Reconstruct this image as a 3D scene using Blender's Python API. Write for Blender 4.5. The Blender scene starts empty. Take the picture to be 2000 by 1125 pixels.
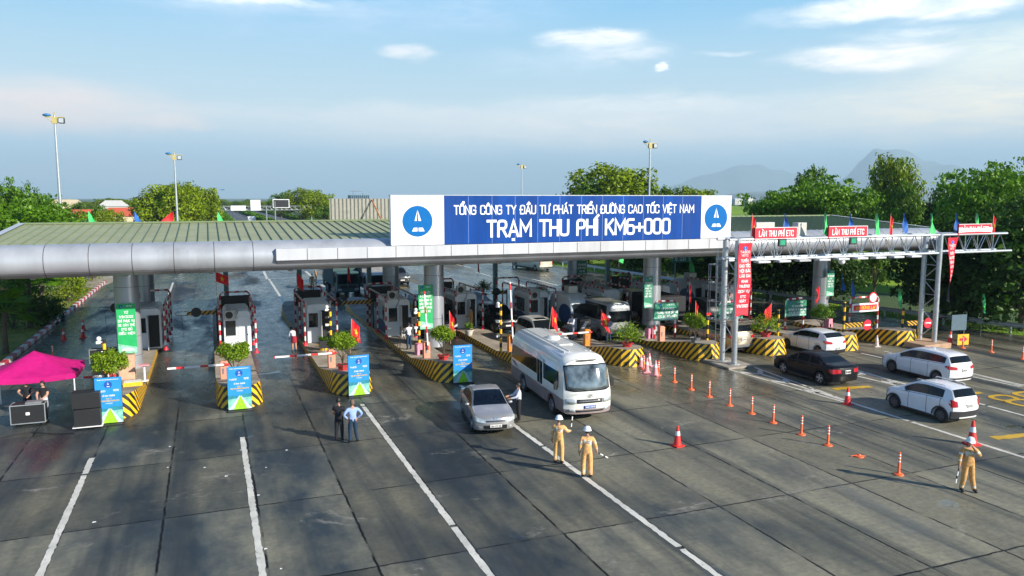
import bpy, bmesh, math, random, unicodedata
from math import sin, cos, pi, sqrt, atan2, hypot
from mathutils import Vector, Matrix, noise
R = math.radians
SC = bpy.context.scene
COL = SC.collection
rnd = random.Random(7)

# ------------------------------------------------------------------ camera
FPX, CH, VX, VY = 1500.0, 9.5, 405.0, 387.0
PITCH = math.atan((562.5 - VY) / FPX)
YAW = math.atan((1000 - VX) / hypot(FPX, 562.5 - VY))
cam = bpy.data.cameras.new('camera'); cam_ob = bpy.data.objects.new('camera', cam); COL.objects.link(cam_ob)
cam_ob.location = (0, 0, CH); cam_ob.rotation_euler = (pi / 2 - PITCH, 0, -YAW)
cam.sensor_width = 36; cam.lens = FPX / 2000 * 36; cam.clip_end = 40000; cam.clip_start = 0.2
SC.camera = cam_ob
FW = Vector((sin(YAW) * cos(PITCH), cos(YAW) * cos(PITCH), -sin(PITCH)))
RT = Vector((cos(YAW), -sin(YAW), 0)); UP = RT.cross(FW)
def ray(px, py): return FW * FPX + RT * (px - 1000) + UP * (562.5 - py)
def gp(px, py, z=0.0):
    d = ray(px, py); t = (z - CH) / d.z; return (d.x * t, d.y * t)
def gy(px, py, Y):
    d = ray(px, py); t = Y / d.y; return Vector((d.x * t, Y, CH + d.z * t))

# ------------------------------------------------------------------ sky + sun
SUN_EL, SUN_AZ = R(25), R(143)          # azimuth clockwise from +Y
world = bpy.data.worlds.new("World"); SC.world = world; world.use_nodes = True
nt = world.node_tree; nt.nodes.clear()
def N(t, tree=None, **k):
    n = (tree or nt).nodes.new(t)
    for a, b in k.items(): setattr(n, a, b)
    return n
def sky_world():
    L = nt.links.new
    tc = N('ShaderNodeTexCoord'); sep = N('ShaderNodeSeparateXYZ'); L(tc.outputs['Generated'], sep.inputs[0])
    az = N('ShaderNodeMath', operation='ARCTAN2'); L(sep.outputs[0], az.inputs[0]); L(sep.outputs[1], az.inputs[1])
    el = N('ShaderNodeMath', operation='ARCSINE'); L(sep.outputs[2], el.inputs[0])
    p = N('ShaderNodeCombineXYZ'); L(az.outputs[0], p.inputs[0]); L(el.outputs[0], p.inputs[1])
    sky = N('ShaderNodeTexSky', sky_type='NISHITA', sun_disc=False, sun_elevation=SUN_EL, sun_rotation=SUN_AZ)
    sky.air_density = 1.2; sky.dust_density = 1.5; sky.ozone_density = 2.0
    sc = N('ShaderNodeVectorMath', operation='SCALE'); sc.inputs[3].default_value = 0.07; L(sky.outputs[0], sc.inputs[0])
    # hazy late-afternoon gradient by elevation
    mr = N('ShaderNodeMapRange'); mr.inputs[1].default_value = 0; mr.inputs[2].default_value = 1.2; L(el.outputs[0], mr.inputs[0])
    cr = N('ShaderNodeValToRGB'); L(mr.outputs[0], cr.inputs[0])
    stops = [(0.0, (.42, .62, .84)), (.035, (.44, .64, .84)), (.085, (.56, .68, .72)), (.13, (.40, .57, .67)), (.19, (.20, .45, .67)), (.27, (.13, .37, .68)), (.40, (.04, .14, .36)), (1, (.012, .045, .15))]
    e = cr.color_ramp.elements
    while len(e) < len(stops): e.new(.5)
    for a, (q, c) in zip(e, stops): a.position = q; a.color = (*c, 1)
    mx = N('ShaderNodeMix', data_type='RGBA'); mx.inputs[0].default_value = .92; L(sc.outputs[0], mx.inputs[6]); L(cr.outputs[0], mx.inputs[7])
    # wind-drawn cloud texture
    def nz(sx, sy, det, rough=.55, dist=0):
        mp = N('ShaderNodeVectorMath', operation='MULTIPLY'); mp.inputs[1].default_value = (sx, sy, 1); L(p.outputs[0], mp.inputs[0])
        n = N('ShaderNodeTexNoise'); n.inputs['Scale'].default_value = 1; n.inputs['Detail'].default_value = det
        n.inputs['Roughness'].default_value = rough; n.inputs['Distortion'].default_value = dist; L(mp.outputs[0], n.inputs['Vector']); return n
    warp = nz(9, 26, 6, .6); wisp = nz(14, 70, 9, .68, .8); broad = nz(3, 22, 5, .5)
    ws = N('ShaderNodeVectorMath', operation='SUBTRACT'); L(warp.outputs['Color'], ws.inputs[0]); ws.inputs[1].default_value = (.5, .5, .5)
    wm = N('ShaderNodeVectorMath', operation='MULTIPLY'); wm.inputs[1].default_value = (.12, .035, 0); L(ws.outputs[0], wm.inputs[0])
    pw = N('ShaderNodeVectorMath', operation='ADD'); L(p.outputs[0], pw.inputs[0]); L(wm.outputs[0], pw.inputs[1])
    def azel(px, py):
        d = ray(px, py).normalized(); return atan2(d.x, d.y), math.asin(d.z)
    cur = mx
    #        px   py   rx    ry  strength colour             hardness wisp
    blobs = [(40, 205, 360, 62, .95, (.82, .66, .58), .25, .25), (330, 244, 90, 18, .7, (.82, .68, .60), .3, .3), (500, 12, 300, 26, .35, (.75, .76, .80), .0, .8), (250, 330, 500, 40, .35, (.62, .62, .62), 0, .4),
             (1150, 250, 1000, 66, .85, (.78, .74, .68), .0, .4), (1250, 205, 360, 26, .6, (.78, .76, .72), .1, .8), (700, 222, 450, 30, .55, (.68, .68, .66), .1, .7), (1120, 120, 260, 40, .3, (.62, .68, .78), 0, .9),
             (1930, 205, 360, 85, .85, (.92, .80, .60), .1, .6), (2000, 90, 240, 70, .6, (.82, .80, .66), .1, .5),
             (800, 97, 75, 19, .6, (.78, .74, .72), .2, .6), (1160, 74, 130, 24, .9, (.86, .83, .80), .3, .7), (1215, 102, 120, 26, .45, (.8, .78, .76), .1, .9),
             (1690, 112, 170, 31, 1.0, (.90, .84, .78), .45, .6), (1430, 103, 70, 7, .5, (.8, .78, .76), .1, .5), (1770, 62, 130, 20, .6, (.82, .82, .80), .1, .9),
             (1800, 8, 310, 26, 1.0, (.92, .88, .84), .4, .6), (490, 2, 150, 13, .8, (.85, .85, .84), .3, .7), (1293, 134, 13, 9, .95, (.86, .86, .85), .4, .1),
             (560, 40, 380, 60, .3, (.42, .53, .68), .0, .8), (870, 20, 330, 60, .35, (.48, .57, .70), .0, .8), (1600, 215, 260, 14, .4, (.66, .66, .62), .1, .7)]
    for px, py, rx, ry, st, col, hard, wf in blobs:
        a, b = azel(px, py); k = 1 / FPX
        s = N('ShaderNodeVectorMath', operation='SUBTRACT'); L(pw.outputs[0], s.inputs[0]); s.inputs[1].default_value = (a, b, 0)
        m = N('ShaderNodeVectorMath', operation='MULTIPLY'); L(s.outputs[0], m.inputs[0]); m.inputs[1].default_value = (1 / (rx * k), 1 / (ry * k), 0)
        ln = N('ShaderNodeVectorMath', operation='LENGTH'); L(m.outputs[0], ln.inputs[0])
        r = N('ShaderNodeMapRange', interpolation_type='SMOOTHSTEP'); r.inputs[1].default_value = 1.05; r.inputs[2].default_value = hard; r.inputs[3].default_value = 0; r.inputs[4].default_value = min(1, st * 1.25)
        L(ln.outputs['Value'], r.inputs[0])
        w = N('ShaderNodeMapRange'); w.inputs[1].default_value = .32; w.inputs[2].default_value = .62; w.inputs[3].default_value = 1 - wf; w.inputs[4].default_value = 1; L(wisp.outputs[0], w.inputs[0])
        f = N('ShaderNodeMath', operation='MULTIPLY'); L(r.outputs[0], f.inputs[0]); L(w.outputs[0], f.inputs[1])
        mm = N('ShaderNodeMix', data_type='RGBA'); L(f.outputs[0], mm.inputs[0]); L(cur.outputs[2], mm.inputs[6]); mm.inputs[7].default_value = (*[c * 1.15 for c in col], 1)
        cur = mm
    bg = N('ShaderNodeBackground'); L(cur.outputs[2], bg.inputs[0]); bg.inputs[1].default_value = 1.0
    out = N('ShaderNodeOutputWorld'); L(bg.outputs[0], out.inputs[0])
sky_world()
sun = bpy.data.lights.new('sun', 'SUN'); sun.energy = 5.0; sun.angle = R(.6); sun.color = (1, .92, .79)
sun_ob = bpy.data.objects.new('sun', sun); COL.objects.link(sun_ob)
sd = Vector((sin(SUN_AZ) * cos(SUN_EL), cos(SUN_AZ) * cos(SUN_EL), sin(SUN_EL)))
sun_ob.rotation_euler = sd.to_track_quat('Z', 'Y').to_euler()
SC.view_settings.view_transform = 'Standard'; SC.view_settings.look = 'None'; SC.view_settings.exposure = 0.66; SC.view_settings.gamma = 1

# ------------------------------------------------------------------ materials
MATS = {}
def mat(name, col, rough=.5, metal=0.0, var=.12, scale=4.0, bump=0.0, bscale=60.0, coat=0.0, emit=None, streak=False, dirt=0.0, spec=.5):
    if name in MATS: return MATS[name]
    m = bpy.data.materials.new(name); m.use_nodes = True; t = m.node_tree; L = t.links.new
    b = t.nodes['Principled BSDF']; b.inputs['Roughness'].default_value = rough; b.inputs['Metallic'].default_value = metal
    b.inputs['Specular IOR Level'].default_value = spec
    if coat: b.inputs['Coat Weight'].default_value = coat; b.inputs['Coat Roughness'].default_value = .04
    tc = N('ShaderNodeTexCoord', t)
    vec = tc.outputs['Object']
    if streak:
        mp = N('ShaderNodeMapping', t); mp.inputs['Scale'].default_value = (1, 1, .12); L(vec, mp.inputs[0]); vec = mp.outputs[0]
    n = N('ShaderNodeTexNoise', t); n.inputs['Scale'].default_value = scale; n.inputs['Detail'].default_value = 5; L(vec, n.inputs['Vector'])
    mr = N('ShaderNodeMapRange', t); mr.inputs[1].default_value = .3; mr.inputs[2].default_value = .7; mr.inputs[3].default_value = 1 - var; mr.inputs[4].default_value = 1 + var
    L(n.outputs[0], mr.inputs[0])
    v = N('ShaderNodeVectorMath', t, operation='SCALE'); v.inputs[0].default_value = col[:3]; L(mr.outputs[0], v.inputs[3])
    last = v.outputs[0]
    if dirt:
        n2 = N('ShaderNodeTexNoise', t); n2.inputs['Scale'].default_value = scale * .35; n2.inputs['Detail'].default_value = 8; n2.inputs['Roughness'].default_value = .7; L(vec, n2.inputs['Vector'])
        m2 = N('ShaderNodeMapRange', t); m2.inputs[1].default_value = .5; m2.inputs[2].default_value = .72; m2.inputs[3].default_value = 0; m2.inputs[4].default_value = dirt; L(n2.outputs[0], m2.inputs[0])
        mx = N('ShaderNodeMix', t, data_type='RGBA'); L(m2.outputs[0], mx.inputs[0]); L(last, mx.inputs[6]); mx.inputs[7].default_value = (.11, .09, .07, 1); last = mx.outputs[2]
    L(last, b.inputs['Base Color'])
    if bump:
        n3 = N('ShaderNodeTexNoise', t); n3.inputs['Scale'].default_value = bscale; n3.inputs['Detail'].default_value = 4; L(tc.outputs['Object'], n3.inputs['Vector'])
        bp = N('ShaderNodeBump', t); bp.inputs['Strength'].default_value = bump; bp.inputs['Distance'].default_value = .02; L(n3.outputs[0], bp.inputs['Height']); L(bp.outputs[0], b.inputs['Normal'])
    if emit: b.inputs['Emission Color'].default_value = (*emit[:3], 1); b.inputs['Emission Strength'].default_value = emit[3]
    MATS[name] = m; return m

def stripe_mat(name, c1, c2, period, mode='uv', rough=.45, wear=.25, duty=.5):
    """bands by UV: u + v (diagonal) or by object z"""
    m = bpy.data.materials.new(name); m.use_nodes = True; t = m.node_tree; L = t.links.new
    b = t.nodes['Principled BSDF']; b.inputs['Roughness'].default_value = rough
    tc = N('ShaderNodeTexCoord', t); sp = N('ShaderNodeSeparateXYZ', t)
    L(tc.outputs['UV' if mode == 'uv' else 'Object'], sp.inputs[0])
    if mode == 'uv':
        ad = N('ShaderNodeMath', t, operation='ADD'); L(sp.outputs[0], ad.inputs[0]); L(sp.outputs[1], ad.inputs[1]); val = ad.outputs[0]
    else: val = sp.outputs[{'x': 0, 'y': 1, 'z': 2}[mode]]
    dv = N('ShaderNodeMath', t, operation='DIVIDE'); L(val, dv.inputs[0]); dv.inputs[1].default_value = period
    fr = N('ShaderNodeMath', t, operation='FRACT'); L(dv.outputs[0], fr.inputs[0])
    gt = N('ShaderNodeMath', t, operation='GREATER_THAN'); L(fr.outputs[0], gt.inputs[0]); gt.inputs[1].default_value = duty
    mx = N('ShaderNodeMix', t, data_type='RGBA'); L(gt.outputs[0], mx.inputs[0]); mx.inputs[6].default_value = (*c1, 1); mx.inputs[7].default_value = (*c2, 1)
    n = N('ShaderNodeTexNoise', t); n.inputs['Scale'].default_value = 5; n.inputs['Detail'].default_value = 8; n.inputs['Roughness'].default_value = .7; L(tc.outputs['Object'], n.inputs['Vector'])
    mr = N('ShaderNodeMapRange', t); mr.inputs[1].default_value = .5; mr.inputs[2].default_value = .8; mr.inputs[3].default_value = 0; mr.inputs[4].default_value = wear; L(n.outputs[0], mr.inputs[0])
    m3 = N('ShaderNodeMix', t, data_type='RGBA'); L(mr.outputs[0], m3.inputs[0]); L(mx.outputs[2], m3.inputs[6]); m3.inputs[7].default_value = (.12, .11, .09, 1)
    L(m3.outputs[2], b.inputs['Base Color']); MATS[name] = m; return m

YEL, BLK = (.88, .50, .008), (.012, .012, .012)
M_HAZ = stripe_mat('hazard_paint', YEL, BLK, .44, wear=.5)
M_CURBHAZ = stripe_mat('kerb_hazard_paint', YEL, BLK, .46, wear=.45)
M_ARMHAZ = stripe_mat('arm_hazard_paint', (.62, .34, .01), BLK, .3)
M_RW = stripe_mat('red_white_bands', (.50, .012, .02), (.72, .72, .70), .60, 'z')
M_RWX = stripe_mat('red_white_bands_flat', (.50, .012, .02), (.72, .72, .70), .60, 'x')
M_RWY = stripe_mat('red_white_bands_deep', (.45, .012, .02), (.66, .66, .65), .60, 'y')
M_KERB = stripe_mat('kerb_red_white_paint', (.42, .02, .035), (.62, .62, .60), 2.0, 'y', wear=.45)
M_YB = stripe_mat('yellow_black_bands', YEL, BLK, .56, 'z')
M_ARM = stripe_mat('barrier_arm_bands', (.62, .03, .03), (.78, .78, .78), 1.1, 'x', wear=.1, duty=.34)
M_BOLL = mat('bollard_orange', (.85, .13, .03), .5, var=.1)
M_CONE = mat('cone_red', (.72, .025, .02), .5, var=.1)
M_REFL = mat('reflective_white', (.78, .78, .78), .4, var=.08)
M_PINK = mat('cone_faded_pink', (.75, .30, .33), .6)
M_CONC = mat('island_concrete', (.33, .29, .24), .75, var=.3, scale=1.2, bump=.3, dirt=.5)
M_BEAM = mat('footing_concrete', (.42, .27, .17), .8, var=.2, scale=2, bump=.3)
M_ALU = mat('canopy_panel_grey', (.36, .385, .43), .42, .2, var=.14, scale=1.0, streak=True, dirt=.38, bump=.7, bscale=1.3)
M_ALU2 = mat('canopy_box_panel', (.50, .515, .55), .4, .1, var=.10, scale=1.0, streak=True, dirt=.34, bump=.5, bscale=1.5)
M_JOINT = mat('panel_joint_dark', (.10, .09, .10), .7)
M_COLUMN = mat('column_cladding', (.42, .45, .50), .3, .5, var=.10, scale=1.5, streak=True, dirt=.15)
M_ROOF = mat('roof_sheet_green', (.31, .325, .175), .55, var=.12, scale=.7, dirt=.12)
M_ROOF2 = mat('roof_rib_green', (.15, .20, .10), .55, var=.1)
M_STEEL = mat('galvanised_steel', (.46, .50, .53), .38, .6, var=.12, scale=6)
M_STEELD = mat('grey_green_steel', (.14, .24, .25), .45, .3, var=.12)
M_SIGNB = mat('sign_blue_sheet', (.001, .052, .27), .6, spec=.15, var=.22, scale=1.3, streak=True, dirt=.12, bump=.5, bscale=1.4)
M_SIGNW = mat('sign_white_sheet', (.74, .75, .78), .45, var=.05, scale=1.0, streak=True, dirt=.12)
M_WHITE = mat('lettering_white', (.80, .82, .84), .5, var=.05)
M_CYAN = mat('emblem_blue', (.0, .125, .40), .6, spec=.15, var=.05)
M_BOOTH = mat('booth_white_panel', (.70, .74, .78), .4, var=.07, scale=1.5, streak=True, dirt=.25)
M_BLUEP = mat('booth_navy_panel', (.02, .07, .22), .4)
M_DARKGL = mat('booth_glass', (.012, .018, .022), .08, spec=.8)
M_DARK = mat('dark_interior', (.012, .013, .015), .7)
M_BLACKM = mat('black_metal', (.015, .016, .018), .5)
M_GREY = mat('grey_metal', (.22, .23, .24), .5, .3)
M_AC = mat('ac_casing', (.50, .50, .46), .5, dirt=.3)
M_SALMON = mat('cabinet_salmon', (.72, .30, .20), .5, dirt=.2)
M_ORANGE = mat('cabinet_orange', (.85, .25, .02), .45)
M_PEACH = mat('cabinet_peach', (.60, .36, .24), .6)
M_PINKBOX = mat('pink_box', (.62, .24, .33), .6)
M_RED = mat('flag_red', (.75, .008, .015), .6, var=.15)
M_DRED = mat('sign_red', (.72, .01, .035), .5)
M_YELLOW = mat('star_yellow', (.85, .55, .01), .6)
M_FGREEN = mat('flag_green', (.06, .62, .16), .6, var=.15)
M_FBLUE = mat('flag_blue', (.015, .13, .50), .6, var=.15)
M_BGREEN = mat('banner_green', (.015, .40, .12), .5, var=.08)
M_DGREEN = mat('sign_dark_green', (.02, .22, .13), .5)
M_MAG = mat('tent_magenta', (.46, .008, .16), .7, var=.15, bump=1.0, bscale=3, spec=.2)
M_POT = mat('pot_red', (.42, .03, .03), .5)
M_POTW = mat('pot_white', (.55, .53, .48), .5)
M_SOIL = mat('soil', (.05, .035, .02), .9)
M_TRUNK = mat('bark', (.10, .075, .05), .9, var=.3, bump=.5, bscale=20)
M_TYRE = mat('tyre', (.012, .012, .013), .75)
M_RIM = mat('alloy_rim', (.45, .46, .48), .3, .8)
M_CHROME = mat('chrome', (.65, .65, .66), .15, .9)
M_PLATE = mat('plate_white', (.70, .70, .68), .4)
M_PLATEY = mat('plate_yellow', (.80, .45, .02), .4)
M_PLATEB = mat('plate_blue', (.01, .07, .40), .4)
M_HLAMP = mat('headlamp_glass', (.50, .54, .56), .08, .3, var=.3, scale=14)
M_TLAMP = mat('tail_lamp_red', (.42, .006, .012), .15, coat=.5)
M_TLIT = mat('tail_lamp_lit', (.60, .01, .015), .2, emit=(1, .02, .03, .35))
M_SKIN = mat('skin', (.45, .24, .16), .6, var=.08)
M_HAIR = mat('hair_black', (.012, .010, .009), .6)
M_COVER = mat('coverall_orange', (.70, .38, .14), .8, var=.22, scale=12, bump=1.0, bscale=11)
M_COVER2 = mat('coverall_tan', (.55, .30, .10), .8, var=.22, scale=12, bump=1.0, bscale=11)
M_REFB = mat('reflective_band', (.55, .56, .52), .5)
M_HELM = mat('helmet_white', (.78, .80, .84), .25)
M_BTEE = mat('cloth_black', (.010, .011, .016), .85)
M_WSHIRT = mat('cloth_white', (.58, .62, .72), .8)
M_BSHIRT = mat('cloth_light_blue', (.26, .38, .68), .8)
M_NAVY = mat('cloth_navy', (.008, .03, .07), .85)
M_GREYC = mat('cloth_grey', (.22, .24, .30), .85)
M_KHAKI = mat('uniform_khaki', (.42, .22, .07), .8)
M_SHOE = mat('shoe_dark', (.02, .018, .016), .6)
M_RSKIRT = mat('cloth_red', (.30, .01, .03), .8)
M_TANBODY = mat('bus_lower_mauve', (.27, .215, .215), .3, coat=.6)

def ground_mat():
    m = bpy.data.materials.new('plaza_concrete'); m.use_nodes = True; t = m.node_tree; L = t.links.new
    b = t.nodes['Principled BSDF']; tc = N('ShaderNodeTexCoord', t); O = tc.outputs['Object']
    sp = N('ShaderNodeSeparateXYZ', t); L(O, sp.inputs[0])
    def mth(op, a, bb=None, c=None):
        n = N('ShaderNodeMath', t, operation=op)
        for i, v in enumerate((a, bb, c)):
            if v is None: continue
            if isinstance(v, (int, float)): n.inputs[i].default_value = v
            else: L(v, n.inputs[i])
        return n.outputs[0]
    def nz(scale, sx=1, sy=1, det=6, rough=.55, dist=0, off=0):
        mp = N('ShaderNodeMapping', t); mp.inputs['Scale'].default_value = (sx, sy, 1); mp.inputs['Location'].default_value = (off, off * .7, 0); L(O, mp.inputs[0])
        n = N('ShaderNodeTexNoise', t); n.inputs['Scale'].default_value = scale; n.inputs['Detail'].default_value = det; n.inputs['Roughness'].default_value = rough
        n.inputs['Distortion'].default_value = dist; L(mp.outputs[0], n.inputs['Vector']); return n.outputs[0]
    def mrg(v, a, bb, c, d, sm=False):
        n = N('ShaderNodeMapRange', t); 
        if sm: n.interpolation_type = 'SMOOTHSTEP'
        for i, q in enumerate((a, bb, c, d)): n.inputs[i + 1].default_value = q
        L(v, n.inputs[0]); return n.outputs[0]
    def mix(f, c1, c2, bt='MIX'):
        n = N('ShaderNodeMix', t, data_type='RGBA'); n.blend_type = bt
        if isinstance(f, (int, float)): n.inputs[0].default_value = f
        else: L(f, n.inputs[0])
        for i, c in ((6, c1), (7, c2)):
            if isinstance(c, tuple): n.inputs[i].default_value = (*c, 1)
            else: L(c, n.inputs[i])
        return n.outputs[2]
    wav = nz(1.3, det=4)
    wv = mth('MULTIPLY', mth('SUBTRACT', wav, .5), .22)
    # each slab its own tone
    PX, PY = 2.665, 5.32
    ux = mth('ADD', mth('DIVIDE', mth('ADD', sp.outputs[0], 1.62), PX), 0); uy = mth('DIVIDE', mth('ADD', sp.outputs[1], -18.92 + 53.2), PY)
    cx = N('ShaderNodeCombineXYZ', t); L(mth('FLOOR', ux), cx.inputs[0]); L(mth('FLOOR', uy), cx.inputs[1])
    wn = N('ShaderNodeTexWhiteNoise', t, noise_dimensions='2D'); L(cx.outputs[0], wn.inputs['Vector'])
    slab = mrg(wn.outputs[0], 0, 1, .66, 1.2)
    base = mix(mrg(mth('ADD', nz(.30, 1, .45, 7, .6), mrg(sp.outputs[0], 4, 20, -.03, .13)), .38, .62, 0, 1), (.030, .046, .058), (.255, .24, .17))
    base = mix(mrg(nz(5, det=8, rough=.7), .35, .7, 0, .5), base, (.055, .06, .06))
    sc = N('ShaderNodeVectorMath', t, operation='SCALE'); L(base, sc.inputs[0]); L(slab, sc.inputs[3]); col = sc.outputs[0]
    # tyre-dark streaks running with the lanes
    tr = mrg(nz(1.0, .72, .020, 5, .55), .46, .68, 0, .85, True)
    col = mix(tr, col, (.026, .036, .045))
    # pale scraped patches
    pale = mrg(nz(.34, .75, 1.15, 10, .78, .5, 9), .58, .68, 0, .6, True)
    col = mix(pale, col, (.36, .34, .29))
    # brush marks across the slabs
    br = mrg(nz(1.5, .5, 9, 6, .6, 0, 4), .5, .8, 0, .35); col = mix(br, col, (.045, .05, .05))
    # wet film
    wetn = nz(.20, 1.3, .30, 7, .6, .3, 3)
    farw = mrg(sp.outputs[1], 26, 44, -.07, .10); rightw = mrg(sp.outputs[0], 16, 34, 0, .06)
    wet = mrg(mth('ADD', mth('ADD', wetn, farw), rightw), .46, .60, 0, 1, True)
    col = mix(mth('MULTIPLY', wet, .72), col, mix(1.0, col, (.42, .40, .36), 'MULTIPLY'))
    pud = mrg(mth('ADD', nz(.55, .8, 1.2, 6, .6, .3, 17), mth('MULTIPLY', wetn, .35)), .83, .88, 0, 1, True)
    # joints
    def joint(u, period, w):
        f = mth('FRACT', mth('ADD', u, mth('DIVIDE', wv, period)))
        d = mth('MULTIPLY', mth('ABSOLUTE', mth('SUBTRACT', f, .5)), period)    # distance to seam = period/2 - d
        return mrg(mth('SUBTRACT', period / 2, d), w * .4, w, 1, 0)
    wv = mth('MULTIPLY', mth('SUBTRACT', nz(2.5, det=6), .5), .10)
    brk = mrg(nz(.8, det=3, off=31), .38, .48, .25, 1)
    jm = mth('MULTIPLY', mth('MAXIMUM', joint(ux, PX, .05), joint(uy, PY, .045)), brk)
    col = mix(jm, col, (.006, .006, .007))
    spk = mrg(nz(14, det=2, off=5), .74, .77, 0, .8); col = mix(spk, col, (.02, .02, .02))
    L(col, b.inputs['Base Color'])
    rg = mrg(nz(1.6, 1, .5, 6), .3, .7, .50, .80)
    rg = mth('MULTIPLY', rg, mrg(wet, 0, 1, 1, .42)); rg = mth('MULTIPLY', rg, mrg(pud, 0, 1, 1, .2))
    L(rg, b.inputs['Roughness']); L(mrg(wet, 0, 1, .18, .42), b.inputs['Specular IOR Level'])
    bp = N('ShaderNodeBump', t); bp.inputs['Distance'].default_value = .012; L(mth('MULTIPLY', mrg(pud, 0, 1, 1, .1), .5), bp.inputs['Strength']); L(nz(9, 1, 2.2, 6, .7), bp.inputs['Height']); L(bp.outputs[0], b.inputs['Normal'])
    return m
M_GROUND = ground_mat()
def grass_mat(name, a, bcol, sc=.6):
    m = bpy.data.materials.new(name); m.use_nodes = True; t = m.node_tree; L = t.links.new; b = t.nodes['Principled BSDF']; b.inputs['Roughness'].default_value = .9
    tc = N('ShaderNodeTexCoord', t); n = N('ShaderNodeTexNoise', t); n.inputs['Scale'].default_value = sc; n.inputs['Detail'].default_value = 9; n.inputs['Roughness'].default_value = .7; L(tc.outputs['Object'], n.inputs['Vector'])
    r = N('ShaderNodeMapRange', t); r.inputs[1].default_value = .35; r.inputs[2].default_value = .65; L(n.outputs[0], r.inputs[0])
    x = N('ShaderNodeMix', t, data_type='RGBA'); x.inputs[6].default_value = (*a, 1); x.inputs[7].default_value = (*bcol, 1); L(r.outputs[0], x.inputs[0]); L(x.outputs[2], b.inputs['Base Color'])
    n2 = N('ShaderNodeTexNoise', t); n2.inputs['Scale'].default_value = 8; n2.inputs['Detail'].default_value = 6; L(tc.outputs['Object'], n2.inputs['Vector'])
    bp = N('ShaderNodeBump', t); bp.inputs['Strength'].default_value = 1; bp.inputs['Distance'].default_value = .15; L(n2.outputs[0], bp.inputs['Height']); L(bp.outputs[0], b.inputs['Normal'])
    MATS[name] = m; return m
M_GRASS = grass_mat('grass_verge', (.07, .11, .012), (.26, .25, .03))
M_LAWN = grass_mat('grass_lawn', (.12, .24, .008), (.24, .38, .010), .1)
M_FIELD = grass_mat('distant_fields', (.03, .07, .02), (.08, .13, .03), .02)
def paint_mat(name, col, wear=.55):
    m = bpy.data.materials.new(name); m.use_nodes = True; t = m.node_tree; L = t.links.new; b = t.nodes['Principled BSDF']; b.inputs['Roughness'].default_value = .5
    tc = N('ShaderNodeTexCoord', t); n = N('ShaderNodeTexNoise', t); n.inputs['Scale'].default_value = 4.5; n.inputs['Detail'].default_value = 10; n.inputs['Roughness'].default_value = .85; L(tc.outputs['Object'], n.inputs['Vector'])
    r = N('ShaderNodeMapRange', t); r.inputs[1].default_value = wear; r.inputs[2].default_value = wear + .05; L(n.outputs[0], r.inputs[0])
    n3 = N('ShaderNodeTexNoise', t); n3.inputs['Scale'].default_value = 1; n3.inputs['Detail'].default_value = 4; L(tc.outputs['Object'], n3.inputs['Vector'])
    r3 = N('ShaderNodeMapRange', t); r3.inputs[1].default_value = .3; r3.inputs[2].default_value = .7; r3.inputs[3].default_value = .7; r3.inputs[4].default_value = 1.05; L(n3.outputs[0], r3.inputs[0])
    s = N('ShaderNodeVectorMath', t, operation='SCALE'); s.inputs[0].default_value = col; L(r3.outputs[0], s.inputs[3])
    x = N('ShaderNodeMix', t, data_type='RGBA'); L(s.outputs[0], x.inputs[6]); x.inputs[7].default_value = (.10, .10, .09, 1); L(r.outputs[0], x.inputs[0]); L(x.outputs[2], b.inputs['Base Color'])
    MATS[name] = m; return m
M_LINE = paint_mat('road_paint_white', (.70, .68, .60), .565)
M_LINEY = paint_mat('road_paint_yellow', (.70, .42, .02), .62)
def leaf_mat(name, c1, c2, trans=.35):
    m = bpy.data.materials.new(name); m.use_nodes = True; t = m.node_tree; L = t.links.new; t.nodes.clear()
    out = N('ShaderNodeOutputMaterial', t); tc = N('ShaderNodeTexCoord', t); g = N('ShaderNodeNewGeometry', t); oi = N('ShaderNodeObjectInfo', t)
    n = N('ShaderNodeTexNoise', t); n.inputs['Scale'].default_value = .32; n.inputs['Detail'].default_value = 4; L(tc.outputs['Object'], n.inputs['Vector'])
    a = N('ShaderNodeMath', t, operation='ADD'); L(n.outputs[0], a.inputs[0]); L(g.outputs['Random Per Island'], a.inputs[1])
    a2 = N('ShaderNodeMath', t, operation='MULTIPLY_ADD'); L(oi.outputs['Random'], a2.inputs[0]); a2.inputs[1].default_value = .35; L(a.outputs[0], a2.inputs[2])
    r = N('ShaderNodeMapRange', t); r.inputs[1].default_value = .45; r.inputs[2].default_value = 1.55; L(a2.outputs[0], r.inputs[0])
    x = N('ShaderNodeMix', t, data_type='RGBA'); x.inputs[6].default_value = (*c1, 1); x.inputs[7].default_value = (*c2, 1); L(r.outputs[0], x.inputs[0])
    d = N('ShaderNodeBsdfDiffuse', t); L(x.outputs[2], d.inputs[0]); tr = N('ShaderNodeBsdfTranslucent', t); L(x.outputs[2], tr.inputs[0])
    gl = N('ShaderNodeBsdfGlossy', t); gl.inputs['Roughness'].default_value = .45; gl.inputs[0].default_value = (.5, .55, .4, 1)
    m1 = N('ShaderNodeMixShader', t); m1.inputs[0].default_value = trans; L(d.outputs[0], m1.inputs[1]); L(tr.outputs[0], m1.inputs[2])
    m2 = N('ShaderNodeMixShader', t); m2.inputs[0].default_value = .05; L(m1.outputs[0], m2.inputs[1]); L(gl.outputs[0], m2.inputs[2]); L(m2.outputs[0], out.inputs[0])
    MATS[name] = m; return m
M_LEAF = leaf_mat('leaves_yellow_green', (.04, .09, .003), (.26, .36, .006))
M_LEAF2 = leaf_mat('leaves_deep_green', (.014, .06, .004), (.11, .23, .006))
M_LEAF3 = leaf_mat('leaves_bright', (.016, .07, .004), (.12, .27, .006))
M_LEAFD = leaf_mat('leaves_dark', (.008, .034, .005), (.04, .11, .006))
M_LEAFP = leaf_mat('leaves_potted', (.08, .16, .006), (.28, .42, .015))
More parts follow.
